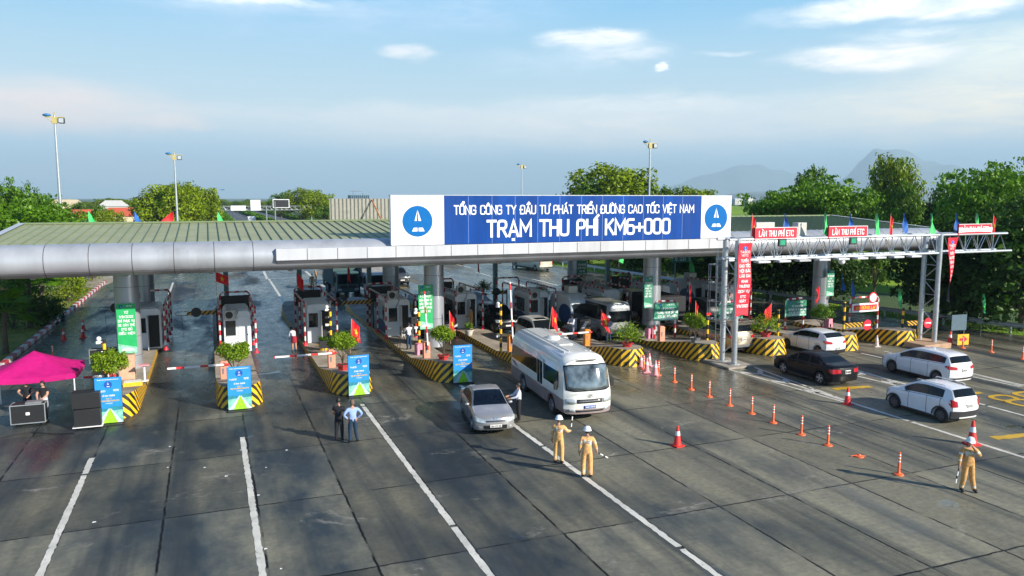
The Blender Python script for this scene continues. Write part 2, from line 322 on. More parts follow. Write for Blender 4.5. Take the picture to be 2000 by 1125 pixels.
def glass_mat(name, tint=(.35, .42, .45), clear=.6):
    m = bpy.data.materials.new(name); m.use_nodes = True; t = m.node_tree; L = t.links.new; t.nodes.clear()
    out = N('ShaderNodeOutputMaterial', t); tr = N('ShaderNodeBsdfTransparent', t); tr.inputs[0].default_value = (*tint, 1)
    gl = N('ShaderNodeBsdfGlossy', t); gl.inputs['Roughness'].default_value = .05; fr = N('ShaderNodeFresnel', t); fr.inputs[0].default_value = 1.7
    a = N('ShaderNodeMath', t, operation='ADD'); L(fr.outputs[0], a.inputs[0]); a.inputs[1].default_value = 1 - clear - .35; a.use_clamp = True
    mx = N('ShaderNodeMixShader', t); L(a.outputs[0], mx.inputs[0]); L(tr.outputs[0], mx.inputs[1]); L(gl.outputs[0], mx.inputs[2]); L(mx.outputs[0], out.inputs[0])
    MATS[name] = m; return m
M_WSCREEN = glass_mat('windscreen_glass')
M_CARGL = mat('tinted_window', (.006, .009, .012), .09, spec=.28, var=.05)
def paint(name, col, metal=.0, rough=.3): return mat('paint_' + name, col, rough, metal, var=.03, coat=.7 if max(col) > .1 else .08, spec=.5 if max(col) > .1 else .2)

# ------------------------------------------------------------------ mesh helpers
class MB:
    def __init__(s): s.v = []; s.f = []; s.m = []; s.uv = {}; s.mats = []; s.X = Matrix.Identity(4)
    def mi(s, m):
        if m is None: return 0
        if m not in s.mats: s.mats.append(m)
        return s.mats.index(m)
    def face(s, pts, m=None, uv=None):
        b = len(s.v); s.v += [tuple(s.X @ Vector(p)) for p in pts]; s.f.append(tuple(range(b, b + len(pts)))); s.m.append(s.mi(m))
        if uv: s.uv[len(s.f) - 1] = uv
    def mesh(s, vs, fs, m=None):
        b = len(s.v); s.v += [tuple(s.X @ Vector(p)) for p in vs]; k = s.mi(m)
        for f in fs: s.f.append(tuple(b + i for i in f)); s.m.append(k)
    def box(s, x0, x1, y0, y1, z0, z1, m=None, rz=0, c=None):
        vs = [(x, y, z) for z in (z0, z1) for y in (y0, y1) for x in (x0, x1)]
        if rz:
            cx, cy = c if c else ((x0 + x1) / 2, (y0 + y1) / 2); q, w = cos(rz), sin(rz)
            vs = [(cx + (x - cx) * q - (y - cy) * w, cy + (x - cx) * w + (y - cy) * q, z) for x, y, z in vs]
        s.mesh(vs, [(0, 2, 3, 1), (4, 5, 7, 6), (0, 1, 5, 4), (2, 6, 7, 3), (0, 4, 6, 2), (1, 3, 7, 5)], m)
    def tube(s, pts, r, n=8, m=None, cap=True):
        """pts list of points, r radius or list"""
        P = [Vector(p) for p in pts]; rs = r if isinstance(r, (list, tuple)) else [r] * len(P); vs = []; u = None
        for i, p in enumerate(P):
            d = (P[min(i + 1, len(P) - 1)] - P[max(i - 1, 0)]).normalized()
            if u is None: u = d.orthogonal().normalized()
            else:
                u = (u - d * u.dot(d))
                u = u.normalized() if u.length > 1e-6 else d.orthogonal().normalized()
            w = d.cross(u)
            for k in range(n): a = 2 * pi * k / n; vs.append(p + (u * cos(a) + w * sin(a)) * rs[i])
        fs = [(i * n + k, i * n + (k + 1) % n, (i + 1) * n + (k + 1) % n, (i + 1) * n + k) for i in range(len(P) - 1) for k in range(n)]
        if cap: fs += [tuple(reversed(range(n))), tuple(range((len(P) - 1) * n, len(P) * n))]
        s.mesh(vs, fs, m)
    def lathe(s, prof, n=16, m=None, c=(0, 0, 0), cap=True, axis='z', wob=0):
        vs = []
        for r, z in prof:
            for k in range(n):
                a = 2 * pi * k / n; x, y = r * cos(a), r * sin(a)
                p = (x, y, z) if axis == 'z' else ((x, z, y) if axis == 'y' else (z, x, y))
                vs.append((c[0] + p[0], c[1] + p[1], c[2] + p[2]))
        q = len(prof)
        fs = [(i * n + k, i * n + (k + 1) % n, (i + 1) * n + (k + 1) % n, (i + 1) * n + k) for i in range(q - 1) for k in range(n)]
        if axis == 'y': fs = [tuple(reversed(f)) for f in fs]
        if cap: fs += [tuple(reversed(range(n))), tuple(range((q - 1) * n, q * n))]
        s.mesh(vs, fs, m)
    def prism(s, poly, z0, z1, m=None, plane='xy'):
        """extrude polygon; plane xy (z depth), xz (y depth), yz (x depth)"""
        f = {'xy': lambda a, b, c: (a, b, c), 'xz': lambda a, b, c: (a, c, b), 'yz': lambda a, b, c: (c, a, b)}[plane]
        n = len(poly); vs = [f(a, b, z0) for a, b in poly] + [f(a, b, z1) for a, b in poly]
        s.mesh(vs, [tuple(reversed(range(n))), tuple(range(n, 2 * n))] + [(i, (i + 1) % n, n + (i + 1) % n, n + i) for i in range(n)], m)
    def sphere(s, c, r, n=12, k=8, m=None):
        rx, ry, rz = r if isinstance(r, (tuple, list)) else (r, r, r)
        vs = []; 
        for i in range(k + 1):
            t = pi * i / k
            for j in range(n): a = 2 * pi * j / n; vs.append((c[0] + rx * sin(t) * cos(a), c[1] + ry * sin(t) * sin(a), c[2] - rz * cos(t)))
        s.mesh(vs, [(i * n + j, i * n + (j + 1) % n, (i + 1) * n + (j + 1) % n, (i + 1) * n + j) for i in range(k) for j in range(n)], m)
    def build(s, name, m=None, parent=None, smooth=True, bevel=0, angle=.6, loc=None, fix=True):
        me = bpy.data.meshes.new(name); me.from_pydata(s.v, [], s.f)
        for q in (s.mats or [m]): me.materials.append(q)
        if s.mats: me.polygons.foreach_set('material_index', s.m)
        if s.uv:
            ul = me.uv_layers.new(name='UVMap')
            for pi_, uv in s.uv.items():
                for li, q in zip(me.polygons[pi_].loop_indices, uv): ul.data[li].uv = q
        if fix:
            bm = bmesh.new(); bm.from_mesh(me); bmesh.ops.remove_doubles(bm, verts=bm.verts, dist=1e-5); bmesh.ops.recalc_face_normals(bm, faces=bm.faces); bm.to_mesh(me); bm.free()
        if smooth:
            me.shade_smooth(); me.set_sharp_from_angle(angle=angle)
        me.update()
        o = bpy.data.objects.new(name, me); COL.objects.link(o)
        if parent is not None: o.parent = parent
        if loc: o.location = loc
        if bevel:
            b = o.modifiers.new('bevel', 'BEVEL'); b.width = bevel; b.segments = 2; b.limit_method = 'ANGLE'; b.angle_limit = R(40)
        return o
def empty(name, label, cat, loc=(0, 0, 0), rz=0, group=None):
    o = bpy.data.objects.new(name, None); COL.objects.link(o); o.empty_display_size = .3
    o.location = loc if len(loc) == 3 else (*loc, 0); o.rotation_euler = (0, 0, rz); o['label'] = label; o['category'] = cat
    if group: o['group'] = group
    return o
def tag(o, label, cat, group=None):
    o['label'] = label; o['category'] = cat
    if group: o['group'] = group
    return o
def struct(o): o['kind'] = 'structure'; return o
KIDS = {}
def copy_tree(o, loc, rz=None, label=None, group=None, scale=None):
    kids = {}
    for c in COL.objects:
        if c.parent: kids.setdefault(c.parent.name, []).append(c)
    def rec(a, par):
        c = a.copy(); COL.objects.link(c)
        if par: c.parent = par
        for k in kids.get(a.name, []): rec(k, c)
        return c
    r = rec(o, None); r.location = loc if len(loc) == 3 else (*loc, 0)
    if rz is not None: r.rotation_euler = (0, 0, rz)
    if label: r['label'] = label
    if group: r['group'] = group
    if scale: r.scale = (scale,) * 3
    return r

# ------------------------------------------------------------------ stroke lettering (narrow, rounded industrial letters)
GL = {
 'A': (.62, ['0,0 .31,1 .62,0', '.12,.3 .50,.3']), 'B': (.56, ['~0,0 0,1 .36,1 .5,.9 .5,.64 .34,.53 0,.53', '~.34,.53 .56,.42 .56,.12 .38,0 0,0']),
 'C': (.56, ['~.56,.72 .56,1 0,1 0,0 .56,0 .56,.28']), 'D': (.58, ['~0,0 0,1 .58,1 .58,0 0,0']), 'E': (.48, ['.48,1 0,1 0,0 .48,0', '0,.52 .42,.52']),
 'F': (.48, ['.48,1 0,1 0,0', '0,.5 .42,.5']), 'G': (.58, ['~.57,.74 .57,1 0,1 0,0 .58,0 .58,.46', '.58,.46 .32,.46']), 'H': (.56, ['0,0 0,1', '.56,0 .56,1', '0,.52 .56,.52']),
 'I': (.0, ['0,0 0,1']), 'J': (.4, ['~.4,1 .4,0 0,0 0,.2']), 'K': (.56, ['0,0 0,1', '.54,1 .04,.44', '.18,.6 .58,0']), 'L': (.46, ['0,1 0,0 .46,0']),
 'M': (.72, ['0,0 0,1 .36,.35 .72,1 .72,0']), 'N': (.58, ['0,0 0,1 .58,0 .58,1']), 'O': (.58, ['~~0,0 0,1 .58,1 .58,0']), 'P': (.54, ['~0,0 0,1 .54,1 .54,.46 0,.46']),
 'Q': (.58, ['~~0,0 0,1 .58,1 .58,0', '.38,.2 .64,-.06']), 'R': (.56, ['~0,0 0,1 .54,1 .54,.5 0,.5', '.3,.48 .57,0']), 'S': (.54, ['~.52,.76 .52,1 0,1 0,.54 .54,.5 .54,0 0,0 0,.24']),
 'T': (.54, ['0,1 .54,1', '.27,1 .27,0']), 'U': (.56, ['~0,1 0,0 .56,0 .56,1']), 'V': (.58, ['0,1 .29,0 .58,1']), 'W': (.84, ['0,1 .2,0 .42,.8 .64,0 .84,1']),
 'X': (.56, ['0,0 .56,1', '0,1 .56,0']), 'Y': (.58, ['0,1 .29,.5 .58,1', '.29,.5 .29,0']), 'Z': (.52, ['0,1 .52,1 0,0 .52,0']),
 '0': (.54, ['~~0,0 0,1 .54,1 .54,0']), '1': (.24, ['0,.78 .24,1 .24,0']), '2': (.52, ['~0,.74 0,1 .52,1 .52,.6 0,.04', '0,0 .52,0']), '3': (.52, ['~0,.78 0,1 .5,1 .5,.54 .18,.54', '~.18,.54 .52,.54 .52,0 0,0 0,.24']),
 '4': (.54, ['.36,1 0,.26 .54,.26', '.38,.5 .38,0']), '5': (.52, ['.48,1 .04,1 .02,.56', '~.02,.56 .52,.66 .52,0 0,0 0,.22']), '6': (.54, ['~~0,0 0,.58 .54,.58 .54,0', '~0,.36 0,1 .5,1']),
 '7': (.5, ['0,1 .5,1 .16,0']), '8': (.54, ['~~.02,.54 .02,1 .52,1 .52,.54', '~~0,0 0,.54 .54,.54 .54,0']), '9': (.54, ['~~0,.42 0,1 .54,1 .54,.42', '~.54,.64 .54,0 .04,0']),
 '+': (.5, ['0,.45 .5,.45', '.25,.2 .25,.7']), '-': (.3, ['0,.45 .3,.45']), '/': (.4, ['0,-.05 .4,1.05']), '.': (.06, ['0,.0 .06,.0']), ':': (.06, ['0,.15 .06,.15', '0,.7 .06,.7']), ' ': (.30, []), '>': (.5, ['0,0 .5,.5 0,1']), '(': (.2, ['~.2,1 0,.5 .2,0']), ')': (.2, ['~0,1 .2,.5 0,0']),
}
MK = {'\u0301': ['.0,1.12 .2,1.32'], '\u0300': ['.0,1.32 .2,1.12'], '\u0309': ['~.02,1.36 .2,1.36 .2,1.24 .08,1.18 .08,1.12'], '\u0303': ['.0,1.16 .08,1.26 .18,1.14 .28,1.24'], '\u0323': ['.05,-.22 .12,-.22'], '\u0302': ['.0,1.13 .16,1.3 .32,1.13'], '\u0306': ['.0,1.26 .08,1.14 .24,1.14 .32,1.26']}
def _line(s):
    mode = 0
    while s[0] == '~': mode += 1; s = s[1:]
    p = [tuple(float(q) for q in t.split(',')) for t in s.split()]
    if mode:
        closed = mode == 2; rad = .2; out = []; n = len(p)
        for i in range(n):
            if not closed and i in (0, n - 1): out.append(p[i]); continue
            a, b, c = Vector(p[i - 1]), Vector(p[i]), Vector(p[(i + 1) % n]); d1 = (a - b).length; d2 = (c - b).length
            r = min(rad, d1 * .48, d2 * .48); q1 = b + (a - b) * (r / max(d1, 1e-6)); q2 = b + (c - b) * (r / max(d2, 1e-6))
            for t in (0, .33, .67, 1): out.append(tuple(q1.lerp(b, t).lerp(b.lerp(q2, t), t)))
        if closed: out.append(out[0])
        p = out
    return p
def text_strokes(s, gap=.24):
    x = 0; out = []
    for ch in s:
        if ch in 'Đđ': base, marks, bar = 'D', '', True
        else:
            d = unicodedata.normalize('NFD', ch.upper()); base, marks, bar = d[0], d[1:], False
        if base not in GL: base = ' '
        w, st = GL[base]
        for q in st: out.append([(x + a, b) for a, b in _line(q)])
        if bar: out.append([(x - .1, .5), (x + .24, .5)])
        circ = '\u0302' in marks
        for mk in marks:
            if mk == '\u031b': out.append([(x + w - .06, 1.0), (x + w + .12, 1.02), (x + w + .14, 1.18)] if base == 'O' else [(x + w, 1.0), (x + w + .14, 1.04), (x + w + .15, 1.2)]); continue
            for q in MK[mk]:
                pl = _line(q); cx = w / 2 - (.16 if mk in '\u0302\u0306' else .1)
                dx, dy = (.20, .10) if circ and mk in '\u0301\u0300\u0309\u0303' else (0, 0)
                if mk == '\u0323': dy = -.02
                out.append([(x + cx + a + dx, b + dy) for a, b in pl])
        x += w + gap
    return out, max(x - gap, .01)
def text_mb(mb, s, origin, ux, uz, height, width=None, weight=.15, align='c', depth=.012, gap=.24, m=None):
    """stroke text on a plane: origin = centre of baseline; ux right, uz up, outward normal = ux x uz"""
    st, w = text_strokes(s, gap); ux = Vector(ux).normalized(); uz = Vector(uz).normalized(); nn = ux.cross(uz)
    sx = (width / w) if width else height; x0 = {'c': -w / 2, 'l': 0, 'r': -w}[align]
    O = Vector(origin); wt = weight / 2; k = 0
    for pl in st:
        k += 1; off = depth + .0011 * (k % 6)
        P = [Vector(((a + x0) * sx, b * height)) for a, b in pl]; W = wt * height
        P = [q for i, q in enumerate(P) if i == 0 or (q - P[i - 1]).length > 1e-5]
        if len(P) < 2: continue
        Ls, Rs = [], []; closed = (P[0] - P[-1]).length < 1e-4
        for i, q in enumerate(P):
            a = P[i - 1] if i > 0 else (P[-2] if closed else None); c = P[i + 1] if i < len(P) - 1 else (P[1] if closed else None)
            d1 = (q - a).normalized() if a is not None else None; d2 = (c - q).normalized() if c is not None else None
            if d1 is None: d1 = d2; q = q - d2 * W * .9
            if d2 is None: d2 = d1; q = q + d1 * W * .9
            n1 = Vector((-d1.y, d1.x)); n2 = Vector((-d2.y, d2.x)); b = n1 + n2; b = b.normalized() if b.length > .2 else n1
            cs = max(b.dot(n1), .45); Ls.append(q + b * W / cs); Rs.append(q - b * W / cs)
        for i in range(len(P) - 1):
            mb.face([O + ux * v.x + uz * v.y + nn * (off + .0002 * i) for v in (Rs[i], Rs[i + 1], Ls[i + 1], Ls[i])], m)
def emblem(mb, c, ux, uz, r, disc=M_CYAN, fg=M_WHITE, depth=.012):
    """round road-works emblem: blue disc, white tapering road with two blocks"""
    ux, uz = Vector(ux), Vector(uz); nn = ux.cross(uz); c = Vector(c); P = lambda a, b, d: c + ux * a * r + uz * b * r + nn * d
    n = 28; mb.face([P(cos(2 * pi * i / n), sin(2 * pi * i / n), depth) for i in range(n)], disc)
    d = depth + .006
    mb.face([P(-.20, .02, d), P(-.055, .02, d), P(-.04, .34, d), P(0, .74, d)], fg); mb.face([P(.055, .02, d), P(.24, .02, d), P(0, .745, d + .001), P(.04, .34, d)], fg)
    mb.face([P(-.38, -.66, d), P(-.02, -.66, d), P(-.02, -.42, d), P(-.26, -.42, d)], fg); mb.face([P(.06, -.66, d), P(.46, -.66, d), P(.34, -.42, d), P(.06, -.42, d)], fg)

# ------------------------------------------------------------------ small repeated things
def flag_tree(name, label, loc, colour='red', h=1.6, fw=.9, fh=.62, rz=0, tilt=(0, 0), star=True, group=None, limp=.5, cat='flag'):
    t = empty(name, label, cat, loc, rz, group)
    tx, ty = tilt; top = Vector((tx * h, ty * h, h))
    p = MB(); p.tube([(0, 0, 0), top * .5, top], .014, 6); p.build('pole', M_BEAM if star else M_GREY, t)
    f = MB(); nx, nz = 9, 7; vs = []
    for j in range(nz + 1):
        for i in range(nx + 1):
            u, v = i / nx, j / nz; wx = fw * u * (1 - limp * .75); drop = fh * .15 * u + limp * fw * u * .85
            ww = .09 * sin(u * 7 + v * 2.2) * u ** .6
            vs.append((top.x + wx, top.y + ww + .05 * sin(v * 5) * u, top.z - v * fh * (1 - .25 * u * limp) - drop))
    fs = [(j * (nx + 1) + i, j * (nx + 1) + i + 1, (j + 1) * (nx + 1) + i + 1, (j + 1) * (nx + 1) + i) for j in range(nz) for i in range(nx)]
    f.mesh(vs, fs); f.build('cloth', {'red': M_RED, 'green': M_FGREEN, 'blue': M_FBLUE}[colour], t, angle=3)
    if star:
        s = MB(); q = lambda u, v: Vector((top.x + fw * u * (1 - limp * .75), top.y + .09 * sin(u * 7 + v * 2.2) * u ** .6 + .05 * sin(v * 5) * u, top.z - v * fh * (1 - .25 * u * limp) - fh * .15 * u - limp * fw * u * .85))
        for side in (-1, 1):
            c = q(.5, .5) + Vector((0, side * .014, 0)); ring = []
            for k in range(10):
                a = pi / 2 + k * pi / 5; r = .30 * min(fw, fh) * (1 if k % 2 == 0 else .4); ring.append(q(.5 + r * cos(a) / fw, .5 - r * sin(a) / fh) + Vector((0, side * .014, 0)))
            for k in range(10): s.face([c, ring[k], ring[(k + 1) % 10]])
        s.build('star', M_YELLOW, t, fix=False)
    return t
def tri_flag(name, label, loc, colour, h=1.7, fh=1.0, fw=.55, rz=0, tilt=(0, 0), group=None):
    """festival pennant: tall swallow triangle hanging from its pole"""
    t = empty(name, label, 'flag', loc, rz, group); tx, ty = tilt; top = Vector((tx * h, ty * h, h))
    p = MB(); p.tube([(0, 0, 0), top], .014, 6); p.build('pole', M_GREY, t)
    f = MB(); n = 9; vs = []; wsd = rnd.random() * 6
    for j in range(n + 1):
        v = j / n; w = fw * (min(1, v * 1.3) * (1 - .25 * max(0, v - .8) * 5 * .4))
        for i in range(5):
            u = i / 4; b = top * (1 - v * fh / h * .93)
            vs.append((b.x + w * u, b.y + .08 * sin(u * 4 + v * 5 + wsd), b.z - u * v * .22))
    fs = [(j * 5 + i, j * 5 + i + 1, (j + 1) * 5 + i + 1, (j + 1) * 5 + i) for j in range(n) for i in range(4)]
    f.mesh(vs, fs); f.build('cloth', {'red': M_RED, 'green': M_FGREEN, 'blue': M_FBLUE}[colour], t, angle=3, fix=False)
    return t
def leaf_ball(mb, c, rad, n, size, rg, flat=1.0, up=.25, m=None):
    """n leaf quads over an uneven ball"""
    for _ in range(n):
        u = rg.uniform(-1, 1); a = rg.uniform(0, 2 * pi); q = sqrt(1 - u * u); d = Vector((q * cos(a), q * sin(a), u))
        r = rad * (rg.uniform(.55, 1.08) if rg.random() < .8 else rg.uniform(.1, .6)); p = Vector(c) + Vector((d.x * r, d.y * r, d.z * r * flat))
        nrm = (d + Vector((rg.gauss(0, .55), rg.gauss(0, .55), rg.gauss(0, .55) + up))).normalized(); t = nrm.orthogonal().normalized()
        t = (Matrix.Rotation(rg.uniform(0, 6.28), 3, nrm) @ t); b = nrm.cross(t); s = size * rg.uniform(.45, 1.55); l = s * rg.uniform(.5, .8)
        mb.face([p - t * s * .5, p + b * l * .5, p + t * s * .5 + nrm * s * .15, p - b * l * .5], m)
def pot_mb(kind, r=.34, h=.42):
    p = MB()
    if kind == 'hex': p.lathe([(r * .62, 0), (r * .68, .06), (r * .8, h * .8), (r * 1.02, h * .82), (r * 1.05, h), (r * .9, h), (r * .88, h - .05)], 6)
    else: p.lathe([(r * .55, 0), (r * .62, .03), (r * .9, h * .85), (r, h * .86), (r * 1.02, h), (r * .88, h), (r * .86, h - .05)], 18)
    return p
def bonsai(name, label, loc, pot='hex', potm=None, size=.75, style='round', group='potted shrubs on the islands', seed=1, h=.55, leafm=None):
    rg = random.Random(seed); t = empty(name, label, 'potted plant', loc, rg.uniform(0, 6), group); ph = .40
    pt = pot_mb(pot, .34, ph).build('pot', potm or M_POT, t)
    s = MB(); s.lathe([(.29, 0), (.29, .02)], 12, c=(0, 0, ph - .06)); s.build('soil', M_SOIL, pt)
    st = MB(); tips = []
    for k in range(6):
        a = k * 1.05 + rg.uniform(-.3, .3); e = Vector((cos(a) * size * .42, sin(a) * size * .42, ph + h + rg.uniform(-.1, .25) * size)); m1 = Vector((cos(a) * .08, sin(a) * .08, ph + h * .45))
        st.tube([(0, 0, ph - .05), m1, e], [.03, .022, .008], 5); tips.append(e)
    st.build('stem', M_TRUNK, t)
    f = MB()
    if style == 'round':
        c = Vector((0, 0, ph + h + size * .30)); leaf_ball(f, c, size * .60, 1800, .085, rg, .72)
        for k in range(16):
            a = rg.uniform(0, 6.28); zz = rg.uniform(-.3, .5); leaf_ball(f, c + Vector((cos(a) * size * .48, sin(a) * size * .48, zz * size * .6)), size * rg.uniform(.18, .3), 200, .08, rg, .8)
    elif style == 'spray':
        c = Vector((0, 0, ph + h))
        for k in range(260):
            a = rg.uniform(0, 6.28); el = rg.uniform(.15, 1.5); L_ = size * rg.uniform(.6, 1.0); d = Vector((cos(a) * cos(el), sin(a) * cos(el), sin(el) * .95)); b0 = Vector((0, 0, ph + h * .2))
            e = b0 + d * L_ * 1.15
            for q in range(9):
                p = b0.lerp(e, rg.uniform(.45, 1)); leaf_ball(f, p, .05, 1, .075, rg)
    else:
        for k in range(40):
            a = rg.uniform(0, 6.28); L_ = size * rg.uniform(.6, 1.0); d = Vector((cos(a) * .5, sin(a) * .5, rg.uniform(.5, 1))); b0 = Vector((0, 0, ph)); wv = Vector((-sin(a), cos(a), 0)) * .035
            q1 = b0 + d * L_ * .5; q2 = b0 + d * L_ * .95 + Vector((cos(a), sin(a), -.3)) * L_ * .25
            f.face([b0, q1 - wv, q2, q1 + wv])
            leaf_ball(f, q1, .12, 8, .12, rg)
    f.build('foliage', leafm or M_LEAFP, t, fix=False, smooth=False)
    return t

# ------------------------------------------------------------------ people
def person(label, loc, rz, H=1.70, top=M_WSHIRT, legs=M_NAVY, shoes=M_SHOE, sleeve='long', pose=None, hair=True, helmet=None, mask=None, bands=False, skirt=None, group=None, back=None, bare=False, bald=False):
    """local frame: faces +Y, x to its right; joints in metres for a 1.70 m body"""
    J = dict(pel=(0, 0, .93), sp=(0, .0, 1.10), ch=(0, 0, 1.28), nk=(0, -.01, 1.43), hd=(0, .015, 1.50), sl=(-.175, -.01, 1.38), sr=(.175, -.01, 1.38), el=(-.23, -.03, 1.10), er=(.23, -.03, 1.10),
             wl=(-.25, .06, .86), wr=(.25, .06, .86), hl=(-.09, 0, .88), hr=(.09, 0, .88), kl=(-.11, .02, .48), kr=(.11, .02, .48), al=(-.12, -.02, .08), ar=(.12, -.02, .08), tl=(-.14, .14, .035), tr=(.14, .14, .035), head=(0, .02, 1.60))
    if pose: J.update(pose)
    k = H / 1.70; J = {a: Vector(b) * k for a, b in J.items()}
    rad = dict(pel=.165, sp=.150, ch=.180, nk=.062, hd=.058, sl=.088, sr=.088, el=.060, er=.060, wl=.038, wr=.038, hl=.112, hr=.112, kl=.080, kr=.080, al=.056, ar=.056, tl=.045, tr=.045)
    if bands: rad.update(pel=.175, sp=.165, ch=.185, sl=.092, sr=.092, el=.070, er=.070, wl=.052, wr=.052, hl=.12, hr=.12, kl=.092, kr=.092, al=.074, ar=.074)
    names = list(rad); idx = {n: i for i, n in enumerate(names)}; vs = [J[n] for n in names]; rr = [rad[n] * k for n in names]
    ed = [('pel', 'sp'), ('sp', 'ch'), ('ch', 'nk'), ('nk', 'hd'), ('ch', 'sl'), ('ch', 'sr'), ('sl', 'el'), ('sr', 'er'), ('el', 'wl'), ('er', 'wr'), ('pel', 'hl'), ('pel', 'hr'), ('hl', 'kl'), ('hr', 'kr'), ('kl', 'al'), ('kr', 'ar'), ('al', 'tl'), ('ar', 'tr')]
    E = [(idx[a], idx[b]) for a, b in ed]; EN = list(ed)
    for s_ in 'lr':                                    # palm and five fingers
        w, e = J['w' + s_], J['e' + s_]; d = (w - e).normalized(); side = Vector((1 if s_ == 'l' else -1, 0, 0)); side = (side - d * side.dot(d)).normalized(); nr = d.cross(side)
        pi0 = len(vs); vs.append(w + d * .06 * k); rr.append(.03 * k); E.append((idx['w' + s_], pi0)); EN.append(('hand', s_))
        for q, (o, l) in enumerate(((-.027, .075), (-.009, .088), (.009, .084), (.026, .066))):
            b0 = len(vs); vs.append(w + (d * .10 + nr * o * 1.15) * k); rr.append(.0105 * k); vs.append(w + (d * (.10 + l * .55) + nr * o * 1.25 + side * .012) * k); rr.append(.009 * k); vs.append(w + (d * (.10 + l * .92) + nr * o * 1.2 + side * .034) * k); rr.append(.0075 * k)
            E += [(pi0, b0), (b0, b0 + 1), (b0 + 1, b0 + 2)]; EN += [('hand', s_)] * 3
        b0 = len(vs); vs.append(w + (d * .05 - nr * .038 + side * .01) * k); rr.append(.012 * k); vs.append(w + (d * .085 - nr * .05 + side * .03) * k); rr.append(.009 * k); E += [(pi0, b0), (b0, b0 + 1)]; EN += [('hand', s_)] * 2
    me = bpy.data.meshes.new('body_rig'); me.from_pydata([tuple(v) for v in vs], E, []); o = bpy.data.objects.new('body_rig', me); COL.objects.link(o)
    sk = o.modifiers.new('s', 'SKIN'); sk.use_smooth_shade = True; sk.branch_smoothing = .6
    for i, sv in enumerate(me.skin_vertices[0].data):
        sv.radius = (rr[i], rr[i] * (.78 if i in (idx['ch'], idx['sp'], idx['pel']) else 1)); sv.use_root = (i == 0)
    sb = o.modifiers.new('u', 'SUBSURF'); sb.levels = 1; sb.render_levels = 1
    bpy.context.view_layer.update(); dg = bpy.context.evaluated_depsgraph_get(); bm = bmesh.new(); bm.from_mesh(bpy.data.meshes.new_from_object(o.evaluated_get(dg)))
    bpy.data.objects.remove(o)
    mats = [M_SKIN, top, legs, shoes, M_REFB, M_HAIR]
    segs = [(Vector(vs[a]), Vector(vs[b]), n) for (a, b), n in zip(E, EN)]
    for f in bm.faces:
        c = f.calc_center_median(); best = None
        for a, b, n in segs:
            ab = b - a; t = max(0, min(1, (c - a).dot(ab) / max(ab.length_squared, 1e-9))); dd = (c - (a + ab * t)).length
            if best is None or dd < best[0]: best = (dd, n, t)
        _, n, t = best; n0, n1 = n
        if n0 == 'hand': mi = 0
        elif n1 == 'hd': mi = 0
        elif n1[0] == 'w' and n1[1] in 'lr' and len(n1) == 2: mi = 1 if (sleeve == 'long' and t < .93) else 0; mi = 4 if bands and .35 < t < .55 else mi
        elif n1 in ('el', 'er'): mi = 1 if sleeve != 'short' or t < .6 else 0; mi = 4 if bands and .5 < t < .66 else mi
        elif n1 in ('tl', 'tr'): mi = 3
        elif n1 in ('al', 'ar'): mi = (0 if bare else 2) if t < .93 else 3; mi = 4 if bands and .62 < t < .75 else mi
        elif n1 in ('kl', 'kr'): mi = 2 if not (bare and t > .75) else 0; mi = 2
        elif n1 in ('hl', 'hr'): mi = 2
        elif n == ('pel', 'sp'): mi = 1 if c.z > J['pel'].z + .02 else 2
        elif n == ('ch', 'nk'): mi = 1 if t < .8 else 0
        else: mi = 1
        f.material_index = mi; f.smooth = True
    if bands:
        zc = (J['sl'].z - .13 * k)
        for f in bm.faces:
            c = f.calc_center_median()
            if f.material_index == 1 and abs(c.z - zc) < .028 and abs(c.x) < .2 * k: f.material_index = 4
    # head
    hc = J['head']; hm = bmesh.new(); bmesh.ops.create_uvsphere(hm, u_segments=16, v_segments=12, radius=1)
    yawh = 0
    for v in hm.verts:
        x, y, z = v.co; jaw = 1 - .28 * max(0, -z) ** 1.5; v.co = Vector((x * .075 * jaw, y * .092 * (1 - .12 * max(0, -z)) + .012 * max(0, -z) * (1 if y > 0 else 0), z * .115)) * k + hc
        if y > .9 and abs(x) < .25 and -.35 < z < .25: v.co.y += .016 * k
    for f in hm.faces: f.smooth = True
    for sx in (-1, 1):                                 # ears, eyes
        r = bmesh.ops.create_uvsphere(hm, u_segments=8, v_segments=6, radius=.02 * k)
        for v in r['verts']: v.co = Vector((v.co.x * .45, v.co.y * .8, v.co.z * 1.4)) + hc + Vector((sx * .076, -.005, -.005)) * k
        r = bmesh.ops.create_uvsphere(hm, u_segments=8, v_segments=6, radius=.011 * k)
        for v in r['verts']:
            v.co = v.co * 1.0 + hc + Vector((sx * .03, .080, .012)) * k
        fs = {f for v in r['verts'] for f in v.link_faces}
        for f in fs: f.material_index = 5
    r = bmesh.ops.create_cube(hm, size=1)
    for v in r['verts']: v.co = Vector((v.co.x * .04, v.co.y * .012, v.co.z * .010)) * k + hc + Vector((0, .082, -.058)) * k
    tm = bpy.data.meshes.new('tmp'); hm.to_mesh(tm); hm.free(); bm.from_mesh(tm)
    t = empty('person', label, 'person', loc, rz, group)
    me = bpy.data.meshes.new('body'); bm.to_mesh(me); bm.free()
    for q in mats: me.materials.append(q)
    b = bpy.data.objects.new('body', me); COL.objects.link(b); b.parent = t
